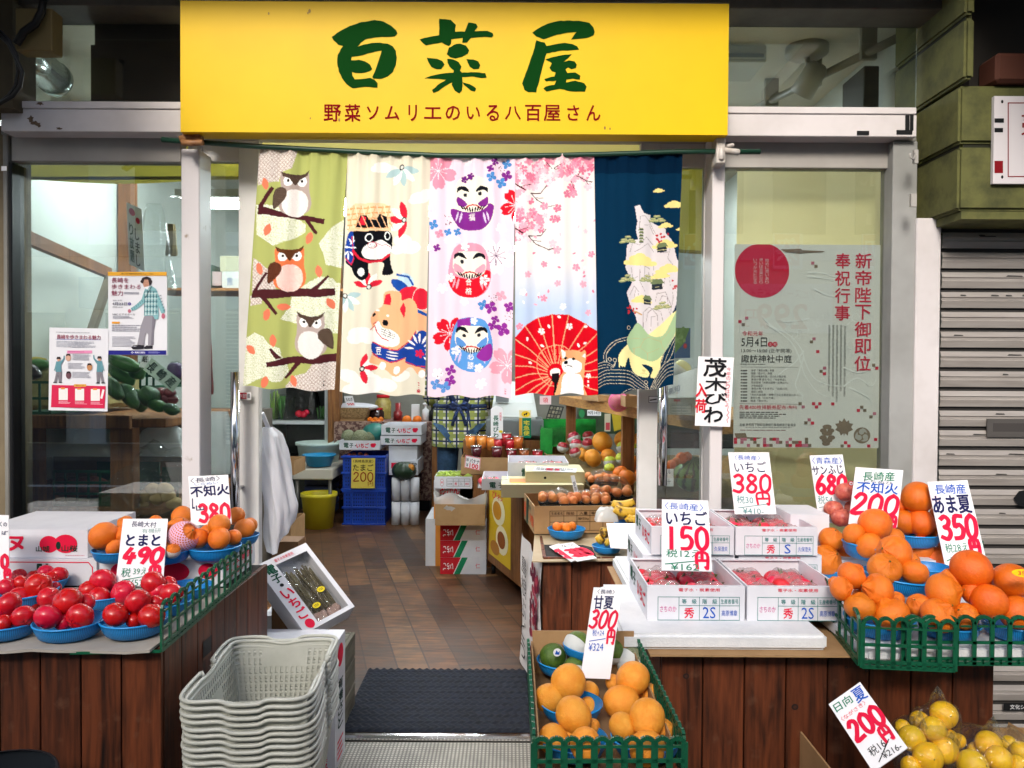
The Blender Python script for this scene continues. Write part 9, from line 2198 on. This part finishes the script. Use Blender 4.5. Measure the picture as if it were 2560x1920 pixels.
bm=bag_mesh('bag',.36,.2,.24,FILM,4);p=P(z4,1000,1640,2.98);bm.v=[(x+p.x,y+p.y,zz+p.z)for x,y,zz in bm.v];bm.build('clear_bag',label='big clear bag round the potatoes low in the left window',cat='plastic bag')
def lat_crate(label,x0,y0,x1,y1,Y):
 X0,X1,Z0,Z1=px_rect(z4,x0,y0,x1,y1,Y);mb=MB();nx=max(2,round((X1-X0)/.045));nz=max(2,round((Z1-Z0)/.05))
 for i in range(nx+1):x=X0+(X1-X0)*i/nx;mb.box(x-.004,x+.004,Y,Y+.005,Z0,Z1,DKGREEN)
 for j in range(nz+1):zz=Z0+(Z1-Z0)*j/nz;mb.box(X0,X1,Y-.004,Y-.0005,zz-.005,zz+.005,DKGREEN)
 mb.box(X0,X1,Y+.006,Y+.3,Z0,Z0+.01,DKGREEN);mb.box(X0,X1,Y+.31,Y+.315,Z0,Z1,DKGREEN);mb.build('lattice_crate',label=label,cat='crate')
lat_crate('green lattice crate at the left end of the rack behind the glass',118,812,320,1018,2.91);lat_crate('green lattice crate low under the rack behind the glass',345,1385,790,1600,2.97);lat_crate('green lattice crate behind the tilted vegetable card',900,690,985,850,3.15)
lump('bagged_roots','bagged reddish roots in the low green crate','bagged roots',560,1500,190,80,3.12,M('root_skin','#8a4a3c',.6,'#a8705a',ns=8),7)
mb=MB();mb.box(-2.19,xl(452,3.7),3.72,3.76,.2,zt(1020,3.7),M('rack_back_brown','#77674f',.8));mb.build('rack_back',t)  # plain brown back board of the rack
mb=MB();FLY=M('packed_goods','#8a7a50',.7,'#b5ad74',ns=14,bump=.6,bs=20);mb.box(-2.18,-1.75,3.2,3.7,zt(1038,2.89),zt(920,3.2),FLY);mb.build('packed_goods',label='brown bundles packed at the back of the vegetable rack',cat='bundles',bevel=.02)
card('tilted green-white card with three brush characters on the vegetable rack',z4,(975,655),(1165,800),(920,730),3.0,2.98,[('t','長',.16,.5,.2,.7,'#15302a',.03,-.2),('t','崎',.48,.5,.22,.72,'#15302a',.03,-.2),('t','産',.80,.5,.22,.72,'#15302a',.03,-.2)],m=M('mint_card','#c9dccf',.5))
card('small white tag with a brush character over the cucumbers',z4,(912,632),(965,640),(895,712),3.02,3.0,[('t','紙',.5,.35,.6,.5,INKK,.02)])
card('hanging white banner with red fruit and vertical writing in the left window',z1,(812,1300),(912,1345),(830,1700),3.3,3.3,[('o',.35,.12,.2,.06,'#b8202c'),('o',.7,.22,.14,.05,'#b8202c'),('v','り放題',.25,.3,.95,.26,'#2a4a3a',.02),('v','しまし',.62,.35,.98,.26,'#2a2a2a',.02)],cat='banner',name='hanging_banner')
def drape(label,cx,y0,y1,wt,wb_,Y,m,z=z1,cat='plastic bag',name='hanging_bag'):
 a,b=P(z,cx,y0,Y),P(z,cx,y1,Y);k=Y/F/z[2];mb=MB();n=24;vs=[]
 for j in range(16):
  f=j/15;w=(wt+(wb_-wt)*f**.7)*k*(1 if f<.95 else .9)
  for i in range(n):a_=2*math.pi*i/n;q_=1+.14*math.sin(5*a_+2*f)+.08*math.sin(11*a_-5*f);vs.append((a.x+(b.x-a.x)*f+w*math.cos(a_)*q_,Y+.4*w*math.sin(a_)*q_,a.z+(b.z-a.z)*f))
 mb.add(vs,[(j*n+i,j*n+(i+1)%n,(j+1)*n+(i+1)%n,(j+1)*n+i)for j in range(15)for i in range(n)],m,True);mb.build(name,label=label,cat=cat)
drape('big clear plastic bags hanging in the left window beside the banner',985,1310,1900,40,130,3.35,FILM);drape('long pale vegetables hung from a hook in the left window',1100,1440,1646,22,36,3.5,M('pale_roots','#8a7a50',.7,'#6a5a38',ns=20));drape('red net bag of onions hanging behind the left door glass',1335,500,890,16,34,3.1,M('red_net','#a81e22',.6,'#7a1218',ns=50,bump=.6,bs=90),z4,'net bag','net_bag');drape('translucent white bag hanging behind the left door glass',1385,1000,1400,70,105,3.0,HAZEFILM,z4);drape('dark green leaves hanging behind the left door handle',1290,560,780,20,26,3.05,LG,z4,'leaves','hanging_leaves')
for i,(x0,y0,x1,y1,c,lab)in enumerate(((1285,55,1362,190,'#1f4a3a','dark green box high behind the left door glass'),(1365,100,1425,190,'#b9a0a0','small pinkish box high behind the left door glass'),(1428,100,1540,205,'#d6d6d2','white box with a mark high behind the left door glass'),(1415,0,1540,98,'#b9b59a','pale box stacked highest behind the left door glass'))):boxat('shelf_box',lab,z4,x0,y0,x1,y1,4.3,.2,M('sbox_'+c.strip('#'),c,.6),open_=False,front=[('t','熊',.45,.6,.3,.5,'#8a94b0')]if i==2 else[])
mb=MB();X0,X1,Z0,Z1=px_rect(z4,1280,206,1545,222,4.25);mb.box(X0-.3,X1+.6,4.25,4.6,Z0,Z1,WOODX);mb.build('wall_shelf',label='narrow shelf of boxes high behind the left door glass',cat='shelf')
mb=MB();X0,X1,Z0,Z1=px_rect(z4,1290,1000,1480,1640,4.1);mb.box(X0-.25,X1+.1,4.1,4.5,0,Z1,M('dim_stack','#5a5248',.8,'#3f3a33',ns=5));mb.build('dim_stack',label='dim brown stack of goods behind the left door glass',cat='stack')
# more bags along the rack and hanging behind the left glass
for i,(x,y,rx,ry,m,lab,cat)in enumerate(((600,880,80,60,CUC,'green bundle between the red banded poster and the cucumbers','bagged greens'),(1010,960,60,40,LG,'bagged greens in front of the red onions on the rack','bagged greens'),(1100,985,60,36,CUC,'green bundle at the right end of the rack front','bagged greens'),(560,640,80,50,LG,'greens heaped behind the upper edge of the red banded poster','bagged greens'),(420,640,90,46,M('bagged_brown','#8a5a3c',.5,'#a87850',ns=6),'brown bagged roots above the red banded poster','bagged roots'))):
 lump('bagged_greens',lab,cat,x,y,rx,ry,3.0 if i<3 else 3.3,m,30+i,.3)
lat_crate('green lattice crate standing low at the right under the rack',820,1420,1140,1640,3.12)
for i,(x,w)in enumerate(((420,'left'),(640,'middle'),(1060,'right'))):
 bm=bag_mesh('clear_bag',.20,.16,.12,HAZEFILM,60+i);p=P(z4,x,1275,3.1);bm.v=[(a+p.x,b+p.y,c+p.z)for a,b,c in bm.v];bm.build('clear_bag',label='pale plastic bag on the lower shelf of the rack, %s of three'%w,cat='plastic bag')
